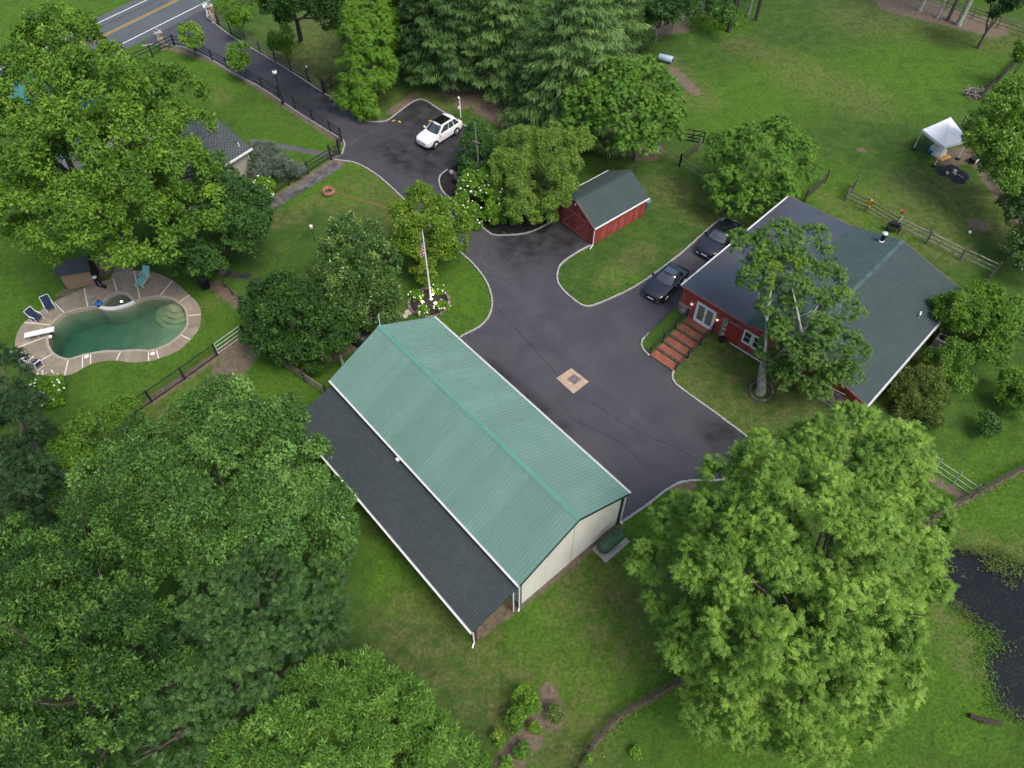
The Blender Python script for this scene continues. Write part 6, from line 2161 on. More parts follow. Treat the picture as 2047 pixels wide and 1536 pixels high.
def limb(b, p0, p1, r0, r1, n=7, wob=.12, k=4):
    p0, p1 = Vector(p0), Vector(p1)
    pts, rad = [], []
    L = (p1 - p0).length
    for i in range(k + 1):
        t = i / k
        q = p0.lerp(p1, t)
        if 0 < i < k:
            q += Vector((random.uniform(-1, 1), random.uniform(-1, 1), random.uniform(-.3, .5))) * wob * L * .25
        pts.append(q); rad.append(r0 + (r1 - r0) * t)
    b.tube(pts, rad, n)
def tree(name, label, spec, mat, base=None, tr=.25, bark='trunk', flat=.8, group=None, cat='tree', limbs=True, **kw):
    lob = lobes_px(spec, flat)
    w = np.array([l[1][0] ** 2 for l in lob])
    cen = sum(l[0] * k for l, k in zip(lob, w)) / w.sum()
    if base is None:
        bp_ = Vector((cen[0], cen[1], 0))
    else:
        bp_ = GZ(*base)
    bp_.z = float(ground_z(bp_.x, bp_.y))
    t = thing(name, label, cat, bp_, 0, group)
    b = MB()
    top = Vector(cen)
    zc = max(l[0][2] for l in lob)
    fork = bp_.lerp(Vector((cen[0], cen[1], max(.25 * zc, .3 * top.z))), 1.0) if base is None else Vector((bp_.x * .7 + cen[0] * .3, bp_.y * .7 + cen[1] * .3, bp_.z + .4 * (top.z - bp_.z)))
    b.tube([bp_ - Vector((0, 0, .15)), bp_ + Vector((0, 0, .25)), bp_.lerp(fork, .5), fork], [tr * 1.35, tr * 1.05, tr * .9, tr * .75], 9)
    if limbs:
        for c, r in lob:
            limb(b, fork, Vector(c) + Vector((0, 0, r[2] * .2)), tr * .55, tr * .1)
            for _ in range(3):
                e = Vector(c) + Vector((random.uniform(-.8, .8) * r[0], random.uniform(-.8, .8) * r[1], random.uniform(-.1, .8) * r[2]))
                limb(b, fork.lerp(Vector(c), .6), e, tr * .2, tr * .05, 5)
    else:
        b.tube([fork, Vector(cen)], [tr * .7, tr * .3], 8)
    b.build('trunk', M[bark], t, world=True, smooth=60)
    foliage('crown', lob, LM[mat], t, **kw)
    return t
BRD = dict(style='broad')

# --- big maple over the white house
tree('maple_tree', 'huge yellow green maple spreading over the white house', [(120, 105, 13.5, 80), (60, 190, 13, 85), (175, 195, 14.5, 95), (255, 165, 12, 65), (335, 195, 10, 62), (60, 290, 11.5, 80), (170, 300, 13, 95), (270, 270, 12, 75), (365, 270, 9, 55), (50, 410, 9, 72), (160, 420, 10, 85), (280, 370, 10.5, 75), (380, 350, 8, 58), (300, 455, 8, 68), (90, 470, 7, 55), (210, 490, 7, 50), (395, 425, 7, 50), (15, 360, 10, 70), (120, 60, 12.5, 48), (430, 345, 6.5, 35)],
     'maple', base=(200, 455), tr=.5, spacing=.92, rc=.8, nl=46, ll=.30, lw=.20, inner=.04, thin=.1, spread=.55, gap=1.45)
tree('maple_tree', 'dense dark green tree standing right of the big maple', [(440, 385, 5.5, 58), (480, 440, 4.5, 55), (420, 460, 5, 70), (385, 510, 3.6, 50), (455, 510, 3.4, 50), (500, 400, 3.8, 36), (340, 500, 3.2, 36)], 'dark', base=(445, 545), tr=.25, spacing=.62, rc=.55, nl=48, ll=.26, lw=.17)
YT = 'young trees planted along the lane'
tree('young_tree', 'young leafy tree by the near gate pillar', [(378, 70, 2.6, 20), (370, 80, 2.2, 14), (388, 78, 2.2, 14)], 'ash', base=(393, 114), tr=.06, group=YT, spacing=.4, rc=.38, nl=30, ll=.26, lw=.14, inner=.1)
tree('young_tree', 'young leafy tree in the middle of the lane fence', [(478, 105, 2.8, 20), (472, 122, 2.2, 18), (486, 130, 1.8, 14)], 'lime', base=(492, 171), tr=.06, group=YT, spacing=.4, rc=.38, nl=26, ll=.26, lw=.12, inner=.1)
tree('young_tree', 'young leafy tree behind the far lane fence near the road', [(478, 30, 2.9, 20), (470, 40, 2.3, 16), (488, 42, 2.3, 14)], 'lime', base=(491, 77), tr=.06, group=YT, spacing=.4, rc=.38, nl=26, ll=.26, lw=.12, inner=.1)
tree('young_tree', 'thin young tree behind the lane fence below the forked trunk', [(563, 70, 3, 20), (556, 85, 2.4, 18), (572, 92, 2.0, 16)], 'sage', base=(582, 139), tr=.05, group=YT, spacing=.5, rc=.38, nl=18, ll=.26, lw=.1, inner=.05)
tree('shade_tree', 'tree with thick forked trunk at the top of the picture', [(548, 12, 8.5, 32), (590, -20, 10, 55), (640, 15, 8.5, 34), (655, 38, 7, 22), (545, -30, 10, 45), (570, 30, 7.4, 18)], 'oak', base=(602, 82), tr=.28, spacing=.75, rc=.6, nl=40, ll=.3, lw=.18)
tree('shade_tree', 'grey trunked tree behind the bright columnar tree', [(660, -70, 15, 60), (700, -60, 15, 50)], 'oak', base=(688, 78), tr=.3, spacing=.8, rc=.6, nl=30, ll=.3, lw=.18)
tree('columnar_tree', 'tall narrow bright green tree with drooping leaves beside the parking area', [(735, -15, 7.2, 52), (735, 40, 6, 54), (725, 85, 5, 45), (752, 95, 4.6, 46), (735, 140, 3.4, 56), (722, 178, 2.2, 46), (752, 190, 1.8, 38), (725, 205, 1.0, 30)], 'lime', base=(745, 217), tr=.14, flat=1.0, style='frond', spacing=.66, rc=.75, nl=(9, 5), ll=.34, lw=.11, droop=.55, inner=.15)

# --- conifers
def spruce(name, label, base, h, rmax, mat, nb=150, z0=.8, tr=.3, up_=.0):
    p = G(*base)
    t = thing(name, label, 'tree', p)
    b = MB()
    b.tube([p, p + Vector((0, 0, h * .5)), p + Vector((0, 0, h * .98))], [tr, tr * .55, .03], 9)
    Bs, Ds, Ns, Ls, Ws, Cs = [], [], [], [], [], []
    ga = 2.39996
    for i in range(nb):
        tt = (i + .5) / nb
        z = z0 + (h - z0) * tt ** 1.15
        fr = 1 - (z - z0) / (h - z0)
        L = rmax * (fr ** .75) * random.uniform(.8, 1.1) + .25
        a = i * ga + random.uniform(-.25, .25)
        u = np.array([math.cos(a), math.sin(a), 0])
        s = np.array([-u[1], u[0], 0])
        n = max(5, int(L / .17))
        ts = np.linspace(.08, 1, n)
        sag = -.20 * L * ts + .13 * L * ts ** 2.2
        pts = np.array(p) + np.outer(ts * L, u) + np.stack([0 * ts, 0 * ts, z + sag], 1)
        limb(b, Vector(np.array(p) + [0, 0, z]), Vector(pts[-1]), .05 * (fr + .3), .012, 5, .02, 3)
        cb = np.clip(random.gauss(.42, .13), 0, 1)
        for k in range(n):
            w = (.42 + 1.25 * math.sin(min(1, ts[k] * 1.05) * math.pi) * .55) * (.5 + .5 * fr) + .12
            m = 12
            off = rng.uniform(-1, 1, (m, 1)) * w * .9
            B = pts[k] + s * off + rng.normal(size=(m, 3)) * .05
            B[:, 2] -= np.abs(off[:, 0]) * .28
            D = unit(np.sign(off) * s * rng.uniform(.15, .6, (m, 1)) + u * rng.uniform(.3, .7, (m, 1)) + np.array([0, 0, -1]) * rng.uniform(.1, .8, (m, 1)))
            Bs.append(B); Ds.append(D)
            Ns.append(np.array([0, 0, 1.0]) + u * .5 + rng.normal(size=(m, 3)) * .35)
            Ls.append(rng.uniform(.28, .55, m)); Ws.append(rng.uniform(.07, .13, m))
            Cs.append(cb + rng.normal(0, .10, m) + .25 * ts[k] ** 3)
    b.build('trunk', M['trunk_dark'], t, world=True, smooth=60)
    LEAVES[0] += sum(len(x) for x in Bs)
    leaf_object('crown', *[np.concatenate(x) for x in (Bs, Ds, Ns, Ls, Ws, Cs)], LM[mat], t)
    return t
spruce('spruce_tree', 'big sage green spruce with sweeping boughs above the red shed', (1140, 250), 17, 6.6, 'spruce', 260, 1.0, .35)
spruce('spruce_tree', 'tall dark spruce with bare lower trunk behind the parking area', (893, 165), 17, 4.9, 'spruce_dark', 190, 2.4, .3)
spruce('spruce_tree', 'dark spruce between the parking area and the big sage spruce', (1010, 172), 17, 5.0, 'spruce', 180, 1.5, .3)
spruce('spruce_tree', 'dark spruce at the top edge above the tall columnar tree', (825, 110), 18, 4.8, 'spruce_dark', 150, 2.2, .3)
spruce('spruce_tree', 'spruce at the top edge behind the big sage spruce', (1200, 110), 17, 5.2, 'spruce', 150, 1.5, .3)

tree('walnut_tree', 'bright walnut tree with large leaf sprays above the red shed roof', [(1235, 165, 6.6, 55), (1180, 205, 5.6, 48), (1300, 185, 6.2, 55), (1250, 225, 5.6, 68), (1215, 262, 4.4, 48), (1315, 240, 4.8, 48), (1275, 275, 3.8, 45), (1160, 240, 4.4, 32), (1340, 210, 4.8, 28), (1290, 140, 5.6, 30), (1345, 265, 3.2, 22)], 'walnut', base=(1270, 320), tr=.22, style='frond', spacing=.78, rc=.78, nl=(9, 6), ll=.27, lw=.105, droop=.42, inner=.15, fine=.84)
tree('light_tree', 'fine leaved light green tree at the left end of the red shed', [(1045, 300, 4.2, 50), (1100, 305, 4.6, 52), (1140, 285, 4.4, 34), (1030, 345, 3.4, 44), (1085, 360, 3.6, 54), (1060, 405, 2.4, 46), (1100, 400, 2.6, 36), (1085, 432, 1.4, 26), (1010, 320, 3.2, 28)], 'fine', base=(1075, 430), tr=.13, spacing=.5, rc=.5, nl=50, ll=.18, lw=.11, inner=.2)
tree('arborvitae_shrub', 'dense rounded green evergreen behind the timber pole', [(958, 278, 3.0, 28, 1.1), (952, 305, 2.2, 34, 1.1), (962, 325, 1.5, 36, 1.2), (955, 345, .9, 30, 1.0)], 'cedar', tr=.1, cat='shrub', spacing=.36, rc=.32, nl=40, ll=.2, lw=.09, inner=.2, limbs=False, droop=-.1)
tree('weeping_tree', 'bright weeping tree with drooping sprays left of the house roof', [(1530, 285, 5.0, 58), (1465, 300, 4.4, 46), (1590, 305, 4.4, 44), (1520, 325, 4.6, 66), (1445, 345, 3.6, 38), (1600, 345, 3.4, 34), (1480, 365, 3.4, 50), (1550, 365, 3.2, 44), (1475, 405, 2.2, 40), (1490, 425, 1.5, 30), (1440, 385, 2.4, 26), (1555, 395, 2.2, 22)], 'walnut', base=(1511, 425), tr=.17, style='frond', spacing=.6, rc=.66, nl=(9, 6), ll=.23, lw=.085, droop=.6, inner=.15, fine=.88)

# --- old locust in front of the house, with its pale limbs
lspec = [(1560, 485, 9, 50), (1500, 505, 8.6, 42), (1620, 480, 8.8, 38), (1530, 540, 8.2, 46), (1590, 545, 8.4, 48), (1640, 560, 8.2, 44), (1680, 610, 7.6, 38), (1625, 620, 7.4, 42), (1570, 625, 6.6, 36), (1690, 690, 6.2, 42), (1650, 705, 5.6, 44), (1560, 690, 4.4, 26), (1600, 745, 3.8, 40), (1655, 760, 4.0, 42), (1535, 720, 3.6, 22), (1700, 745, 4.4, 30), (1480, 480, 8.2, 24), (1650, 660, 6.6, 32), (1545, 600, 7.2, 30), (1540, 655, 5.6, 26), (1610, 595, 7.9, 34), (1575, 740, 3.2, 34), (1625, 780, 2.6, 30), (1515, 560, 7.6, 34), (1570, 660, 6.0, 34), (1545, 690, 4.2, 26), (1590, 700, 5.2, 34)]
ll_ = lobes_px(lspec, .6)
bp_ = GZ(1520, 783)
t = thing('locust_tree', 'airy old locust with pale lichened limbs in front of the house', 'tree', bp_)
b = MB()
def PZ(px, py, z):
    return G(px, py, z)
b.tube([bp_ - Vector((0, 0, .2)), bp_ + Vector((0, 0, .3)), PZ(1523, 752, 1.9), PZ(1526, 730, 2.8)], [.40, .31, .27, .25], 12)
b.tube([PZ(1526, 730, 2.8), PZ(1540, 722, 3.3), PZ(1560, 708, 4.1), PZ(1585, 682, 5.4), PZ(1602, 664, 6.3)], [.2, .17, .15, .13, .12], 10)
b.tube([PZ(1602, 664, 6.3), PZ(1598, 645, 7.1), PZ(1594, 622, 7.8), PZ(1580, 560, 8.6)], [.11, .085, .06, .03], 9)
b.tube([PZ(1602, 664, 6.3), PZ(1614, 650, 6.8), PZ(1622, 630, 7.3), PZ(1650, 590, 8)], [.12, .09, .07, .03], 9)
b.tube([PZ(1526, 730, 2.8), PZ(1530, 690, 4.6), PZ(1533, 640, 6.4), PZ(1540, 590, 7.8), PZ(1555, 520, 8.8)], [.15, .1, .075, .055, .03], 9)
b.tube([PZ(1533, 640, 6.4), PZ(1515, 580, 7.6), PZ(1500, 520, 8.4)], [.09, .06, .03], 8)
b.tube([PZ(1560, 708, 4.1), PZ(1610, 712, 4.5), PZ(1640, 716, 4.8), PZ(1690, 700, 5.6)], [.11, .08, .06, .03], 8)
b.tube([PZ(1540, 722, 3.3), PZ(1590, 745, 3.2), PZ(1640, 765, 3.3), PZ(1690, 790, 3.2)], [.1, .07, .05, .02], 8)
for _ in range(60):
    c, r = random.choice(ll_)
    e = Vector(c) + Vector((random.uniform(-1, 1) * r[0], random.uniform(-1, 1) * r[1], random.uniform(-1, .5) * r[2]))
    limb(b, Vector(c), e, .03, .008, 5, .3, 3)
b.build('trunk', M['trunk_pale'], t, world=True, smooth=60)
foliage('crown', ll_, LM['locust'], t, style='frond', spacing=.62, rc=.58, nl=(8, 5), ll=.17, lw=.075, droop=.3, inner=.1, thin=.0, cover=1.5, gap=1.35, big=1.15, fine=.85)
yl = [ll_[i] for i in (3, 4, 6)]
foliage('young_growth', [(c + np.array([0, 0, .5]), r * .62) for c, r in yl], LM['fresh'], t, style='frond', spacing=.6, rc=.36, nl=(8, 5), ll=.18, lw=.08, droop=.3, inner=.0, thin=.35, gap=1.5, fine=.85)

# --- right hand side
tree('edge_tree', 'large olive green tree at the right edge behind the split rail fence', [(2000, 225, 7, 46), (2045, 215, 7.6, 55), (1985, 275, 5.6, 42), (2035, 285, 6, 55), (2010, 330, 4.4, 45), (2055, 350, 4.6, 50), (1965, 235, 4.2, 24)], 'ash', base=(2020, 395), tr=.28, spacing=.75, rc=.65, nl=44, ll=.3, lw=.17)
tree('edge_tree', 'glossy dark shrub tree low on the right edge', [(2045, 405, 3, 34), (2060, 445, 3, 45), (2050, 490, 2, 26), (2065, 520, 2, 36)], 'glossy', tr=.12, spacing=.55, rc=.5, nl=40, ll=.26, lw=.15)
tree('garden_tree', 'spreading green tree over the rear corner of the house', [(1920, 618, 3.6, 42), (1960, 600, 3.4, 36), (1985, 640, 3.2, 46), (1940, 655, 3.0, 40), (2010, 620, 2.8, 34), (1975, 690, 2.2, 36), (1900, 640, 3.0, 20), (1945, 600, 3.6, 26)], 'maple', base=(1965, 705), tr=.14, spacing=.52, rc=.5, nl=44, ll=.22, lw=.12)
tree('garden_shrub', 'bright green shrub beside the air conditioner', [(1905, 715, 2.2, 36), (1890, 735, 1.9, 28), (1925, 740, 1.8, 32), (1910, 760, 1.3, 28)], 'maple', tr=.07, cat='shrub', spacing=.42, rc=.4, nl=40, ll=.2, lw=.12)
tree('garden_shrub', 'olive bronze feathery shrub behind the house gutter', [(1835, 775, 2.0, 38), (1810, 790, 1.7, 28), (1862, 795, 1.7, 30), (1838, 815, 1.2, 36), (1850, 835, .8, 22)], 'olive', tr=.07, cat='shrub', spacing=.42, rc=.45, nl=36, ll=.24, lw=.08, droop=-.2)
tree('garden_shrub', 'dark shrub at the right edge below the spreading tree', [(2030, 770, 1.6, 30), (2045, 795, 1.5, 30), (2015, 795, 1.0, 18)], 'maple', tr=.06, cat='shrub', spacing=.42, rc=.4, nl=38, ll=.22, lw=.13)
tree('garden_shrub', 'small sparse sapling on the lawn right of the big tree', [(1975, 850, .9, 22), (1965, 862, .6, 14)], 'cedar', tr=.03, cat='shrub', spacing=.4, rc=.34, nl=22, ll=.2, lw=.11, inner=.05)
tree('ash_tree', 'very large bright yellow green tree at the lower right', [(1690, 905, 9.5, 100), (1775, 925, 8.5, 80), (1580, 945, 9.5, 95), (1480, 985, 8, 80), (1400, 1055, 6.8, 80), (1340, 1165, 5.6, 72), (1370, 1260, 5.0, 78), (1500, 1090, 9, 130), (1640, 1060, 11, 140), (1770, 1040, 8.5, 100), (1800, 1140, 7, 78), (1560, 1200, 9, 140), (1700, 1190, 9, 125), (1480, 1270, 6.4, 105), (1620, 1320, 6.4, 110), (1740, 1300, 5.8, 100), (1440, 1410, 3.8, 76), (1600, 1420, 4.2, 90), (1690, 1400, 4.2, 72), (1500, 1430, 3.6, 60)],
     'ash', base=(1600, 1330), tr=.5, spacing=.66, rc=.62, nl=(8, 6), style='frond', ll=.21, lw=.095, droop=.26, inner=.2, spread=.45, fine=.80)

# --- lower left grove
tree('grove_tree', 'large round grey green tree beside the lean-to roof', [(440, 872, 8.2, 92), (320, 900, 7.4, 80), (540, 876, 7.6, 82), (440, 945, 9.0, 125), (580, 940, 7.4, 82), (300, 960, 7, 90), (600, 1020, 6.2, 85), (380, 1030, 7.2, 110), (510, 1040, 7, 110), (640, 1090, 4.6, 60), (230, 950, 5.6, 62), (220, 1000, 5, 60), (590, 1110, 4.4, 70)],
     'round', tr=.4, spacing=.60, rc=.55, nl=50, ll=.22, lw=.15, spread=.6, big=2.0, gap=1.5)
tree('grove_tree', 'deep green oak with pale shoot tips at the left edge', [(60, 1085, 9.5, 75), (160, 1070, 9.5, 75), (255, 1090, 8.8, 60), (70, 1175, 10.5, 100), (190, 1180, 10.5, 95), (270, 1230, 9, 75), (50, 1290, 11, 105), (170, 1290, 11, 105), (250, 1350, 9.2, 80), (60, 1410, 10.5, 110), (180, 1430, 10, 95), (60, 1520, 9, 110), (200, 1530, 8.4, 95), (10, 1090, 9, 55)],
     'oak', tr=.42, spacing=.56, rc=.5, nl=50, ll=.22, lw=.12, spread=.8, big=2.0, gap=1.55)
tree('grove_tree', 'blue green feathery tree in the middle of the lower left grove', [(430, 1180, 7.4, 75), (520, 1150, 7.2, 75), (600, 1170, 6.4, 60), (600, 1250, 6, 80), (500, 1250, 7.4, 95), (400, 1290, 7.4, 85), (340, 1370, 7.6, 85), (460, 1360, 7.2, 90), (560, 1330, 6.2, 80), (650, 1290, 4.6, 48), (360, 1470, 7, 95), (470, 1450, 6.6, 70), (290, 1510, 7, 70), (640, 1210, 5.2, 40)],
     'feather', tr=.36, style='frond', spacing=.62, rc=.62, nl=(8, 6), ll=.2, lw=.08, droop=.25, inner=.2, spread=.5, big=1.9, gap=1.5, fine=.82)
tree('grove_tree', 'light green long leaved tree at the bottom of the picture', [(700, 1385, 6, 78), (630, 1430, 6.6, 85), (770, 1420, 5.6, 75), (560, 1500, 6.8, 85), (690, 1490, 6.4, 100), (830, 1460, 4.2, 62), (790, 1520, 5, 85), (880, 1500, 3.2, 50), (720, 1340, 4.4, 34), (640, 1560, 7, 100), (470, 1540, 6.4, 70)],
     'willow', tr=.32, style='broad', spacing=.56, rc=.58, nl=50, ll=.27, lw=.075, droop=.1, spread=.6, big=1.9, gap=1.5)
tree('grove_tree', 'yellow green understorey tree between dark tree and round tree', [(205, 860, 4.2, 48), (150, 890, 4, 46), (250, 835, 4, 34), (130, 940, 3.6, 42), (190, 930, 3.6, 50), (150, 990, 3.0, 45)], 'maple', tr=.16, spacing=.5, rc=.48, nl=36, ll=.22, lw=.12, thin=.2, bias=-.1)
tree('grove_tree', 'very dark tree overhanging the pool deck at the left edge', [(5, 735, 6, 42), (25, 800, 6, 50), (-5, 860, 7, 75), (45, 900, 5.4, 62), (20, 970, 6, 80), (90, 985, 4, 55)], 'deep', tr=.28, style='frond', spacing=.56, rc=.56, nl=(8, 5), ll=.2, lw=.08, droop=.4, fine=.95)

# --- trees of the middle garden
tree('garden_tree', 'yellowing maple at the bend of the drive', [(850, 410, 4.4, 36), (815, 440, 4, 38), (885, 440, 4, 38), (850, 465, 3.8, 52), (905, 475, 3, 28), (820, 500, 2.8, 38), (880, 510, 2.4, 34), (845, 535, 1.8, 28)], 'yellow', base=(860, 545), tr=.14, spacing=.52, rc=.5, nl=42, ll=.22, lw=.14, spread=.55)
tree('garden_tree', 'glossy upright tree with pale shoots left of the flagpole', [(690, 462, 6, 30), (735, 468, 6, 32), (665, 500, 5, 28), (710, 510, 5.4, 52), (765, 525, 4.4, 36), (690, 560, 4.4, 50), (745, 580, 3.6, 48), (775, 590, 2.6, 26), (690, 615, 3, 45), (750, 630, 2.4, 38), (655, 545, 3.8, 24), (715, 660, 1.6, 26)], 'glossy', base=(718, 690), tr=.18, spacing=.54, rc=.5, nl=40, ll=.26, lw=.12, spread=.5, droop=-.2)
tree('garden_tree', 'dense dark rounded tree between pool lawn and barn', [(590, 580, 4, 52), (540, 610, 3.6, 42), (635, 610, 4, 50), (580, 640, 3.6, 66), (530, 660, 2.6, 34), (640, 660, 3, 48), (595, 695, 2, 48), (620, 720, 1.2, 30), (560, 690, 1.8, 36)], 'oak', base=(600, 722), tr=.2, spacing=.56, rc=.52, nl=48, ll=.23, lw=.15, spread=.4, bias=-.05)
tree('silver_shrub', 'silvery grey green shrub at the corner of the house wing', [(530, 312, 1.8, 26), (548, 325, 1.6, 26), (522, 335, 1.4, 22), (565, 338, 1.1, 18), (590, 338, .9, 14)], 'grey', tr=.06, cat='shrub', spacing=.44, rc=.42, nl=34, ll=.3, lw=.06, droop=-.3)
M['petal'] = mk('white_petals', (.74, .76, .66), .08, 12, .7)
def blossom_mesh(r):
    b = MB()
    n = 9
    for i, (q, z) in enumerate(((.55, -.35), (1, 0), (.8, .55), (.3, .8))):
        for k in range(n):
            a = 2 * math.pi * k / n
            j = 1 + random.uniform(-.14, .14)
            b.v.append((r * q * j * math.cos(a), r * q * j * math.sin(a), r * z * j))
    for i in range(3):
        for k in range(n):
            b.f.append((i * n + k, i * n + (k + 1) % n, (i + 1) * n + (k + 1) % n, (i + 1) * n + k)); b.m.append(0)
    b.f.append(tuple(27 + k for k in range(n))); b.m.append(0)
    return b.mesh('flower_head', M['petal'])
blossoms = [blossom_mesh(r) for r in (.05, .07, .09)]
def hydrangea(name, label, spec, nflow, group, sc=1.0, only=None, **kw):
    t = tree(name, label, spec, 'lime', tr=.05, cat='shrub', group=group, limbs=False, **kw)
    lob = lobes_px(spec, .8)
    k = 0
    while k < nflow:
        c, r = random.choice(lob)
        d = Vector((random.gauss(0, 1), random.gauss(0, 1), abs(random.gauss(0, 1)))).normalized()
        p = Vector(c) + Vector((d.x * r[0], d.y * r[1], d.z * r[2])) * 1.0 + Vector((d.x, d.y, d.z)) * .22
        if any(((p.x - c2[0]) / r2[0]) ** 2 + ((p.y - c2[1]) / r2[1]) ** 2 + ((p.z - c2[2]) / r2[2]) ** 2 < 1.05 for c2, r2 in lob):
            continue
        o = new_obj('flower_head', random.choice(blossoms), t, loc=p - Vector(t.location), rot=(random.uniform(-.5, .5), random.uniform(-.5, .5), random.uniform(0, 6)))
        o.scale = (sc,) * 3
        k += 1
    return t
HG = 'white flowering hydrangeas'
hydrangea('hydrangea_bush', 'big hydrangea with many white flowers on the mulch island', [(955, 375, 1.6, 34), (985, 378, 1.6, 34), (945, 398, 1.2, 30), (975, 408, 1.1, 38), (1005, 398, 1.2, 28), (960, 425, .7, 30), (990, 425, .7, 26)], 105, HG, spacing=.36, rc=.34, nl=38, ll=.2, lw=.14)
hydrangea('hydrangea_bush', 'white hydrangea on the lawn just below the pool deck', [(95, 768, .95, 22), (82, 780, .8, 18), (108, 782, .8, 18), (95, 795, .5, 20)], 34, HG, spacing=.36, rc=.32, nl=34, ll=.2, lw=.12)
hydrangea('hydrangea_bush', 'white flowering bush half hidden beside the dark tree', [(522, 375, 1.2, 20), (514, 388, 1.0, 18), (530, 392, .7, 15)], 26, HG, spacing=.36, rc=.32, nl=34, ll=.2, lw=.12)
for px, py, lab in ((832, 590, 'small white hydrangea at the left of the flagpole bed'), (876, 577, 'small white hydrangea behind the flagpole in the bed'), (844, 620, 'small white hydrangea at the front left of the flagpole bed'), (884, 611, 'small white hydrangea at the right of the flagpole bed')):
    hydrangea('bed_hydrangea', lab, [(px, py, .35, 9), (px + 5, py + 4, .28, 7), (px - 4, py + 4, .28, 7)], 9, 'hydrangeas in the flagpole bed', .85, spacing=.25, rc=.22, nl=26, ll=.16, lw=.11)
# --- little shrubs on the bottom lawn
SB = 'small bushes on the bottom lawn'
for px, py, z, rp, m_, lab in ((1054, 1398, .9, 22, 'lime', 'largest round bush on the bottom lawn'), (1028, 1433, .7, 17, 'sage', 'round bush left of the largest on the bottom lawn'), (993, 1475, .6, 11, 'yellow', 'thin yellow green bush on the bottom lawn'), (1041, 1497, .6, 13, 'sage', 'small bush above the bottom edge of the lawn'), (956, 1522, .6, 16, 'sage', 'leftmost bush at the bottom edge'), (1008, 1530, .5, 14, 'lime', 'bush at the very bottom edge beside the leftmost one'),
                               (1068, 1455, .5, 10, 'yellow', 'thin bush below the largest on the bottom lawn'), (1106, 1424, .6, 13, 'olive', 'brown bush right of the largest on the bottom lawn'), (1269, 1502, .4, 8, 'lime', 'tiny bush beyond the winding bottom fence'), (1176, 1517, .3, 6, 'lime', 'tiny bush against the winding bottom fence'), (1018, 441, .35, 9, 'lime', 'tiny bush at the front of the mulch island')):
    tree('small_bush', lab, [(px, py, z, rp, 1.1), (px + rp * .3, py + rp * .5, z * .6, rp * .8, 1.0)], m_, tr=.03, cat='shrub', group=SB, limbs=False, spacing=.28, rc=.26, nl=28, ll=.15, lw=.09, inner=.2)
# --- trunks along the top right
TT = 'tall trees whose trunks show at the top edge'
def tall(base, top_dz, lean, r, label, crown, mat='oak', bark='trunk'):
    p = G(*base)
    t = thing('tall_tree', label, 'tree', p, 0, TT)
    q = p + Vector((lean[0], lean[1], top_dz))
    b = MB(); b.tube([p - Vector((0, 0, .1)), p + Vector((0, 0, .3)), p.lerp(q, .5), q], [r * 1.3, r, r * .8, r * .4], 9)
    for _ in range(8):
        k = random.uniform(.45, 1)
        s = p.lerp(q, k)
        limb(b, s, s + Vector((random.uniform(-2, 2), random.uniform(-2, 2), random.uniform(0, 1.5))), r * .25, .02, 5)
    b.build('trunk', M[bark], t, world=True, smooth=60)
    lob = [(np.array(q) + np.array(c), np.array([s, s, s * .8])) for c, s in crown]
    foliage('crown', lob, LM[mat], t, spacing=1.0, rc=.8, nl=30, ll=.36, lw=.2, inner=.1)
HIGH = [((0, 0, 1.5), 2.4), ((1.4, .6, .6), 1.8), ((-1.3, -.2, .8), 1.9)]
for i, (bx, lab) in enumerate((((1838, 22), 'leftmost pale pine trunk at the top right'), ((1873, 36), 'second thin pine trunk at the top right'), ((1894, 41), 'third dark pine trunk at the top right'), ((1915, 50), 'thickest pale pine trunk at the top right'))):
    tall(bx, 13, (.5, .3), (.26, .16, .2, .32)[i], lab, HIGH, 'spruce_dark', 'trunk_pale' if i in (0, 1, 3) else 'trunk')
for i, (bx, lab) in enumerate((((1456, 64), 'dark trunk nearest the paddock grass at the top'), ((1430, 38), 'leftmost dark trunk beside the pale rail fence'), ((1467, 38), 'dark trunk behind the nearest one at the top'), ((1495, 34), 'thin grey trunk at the top beside the dark pair'), ((1510, 42), 'rightmost dark leaning trunk at the top middle'))):
    tall(bx, 9.5, (.3, .3), (.22, .2, .2, .14, .2)[i], lab, HIGH, 'round', 'trunk_dark' if i != 3 else 'trunk_pale')
tree('edge_shrub', 'leafy low branches hanging beside the dark trunks at the top', [(1440, 8, 3.2, 26), (1455, 32, 2.6, 18), (1425, 22, 2.6, 16)], 'round', base=(1455, 62), tr=.08, group=None, spacing=.6, rc=.5, nl=32, ll=.28, lw=.16)
tree('dark_tree', 'dark blue green tree at the top edge right of the spruce', [(1330, 15, 5, 34), (1355, -5, 5.5, 40), (1310, 45, 3.4, 26), (1370, 20, 3.4, 22)], 'feather', base=(1335, 50), tr=.2, spacing=.7, rc=.6, nl=40, ll=.3, lw=.16)
tree('dark_tree', 'dark tree in the top right corner', [(2000, 5, 5, 30), (2030, -20, 6, 40), (1985, -15, 5.5, 30)], 'deep', tr=.2, spacing=.8, rc=.6, nl=40, ll=.32, lw=.18)
tree('edge_tree', 'small light tree at the right edge beside the dark board fence', [(2047, 95, 4, 16), (2055, 110, 3.6, 20)], 'maple', tr=.1, spacing=.6, rc=.5, nl=36, ll=.28, lw=.15)
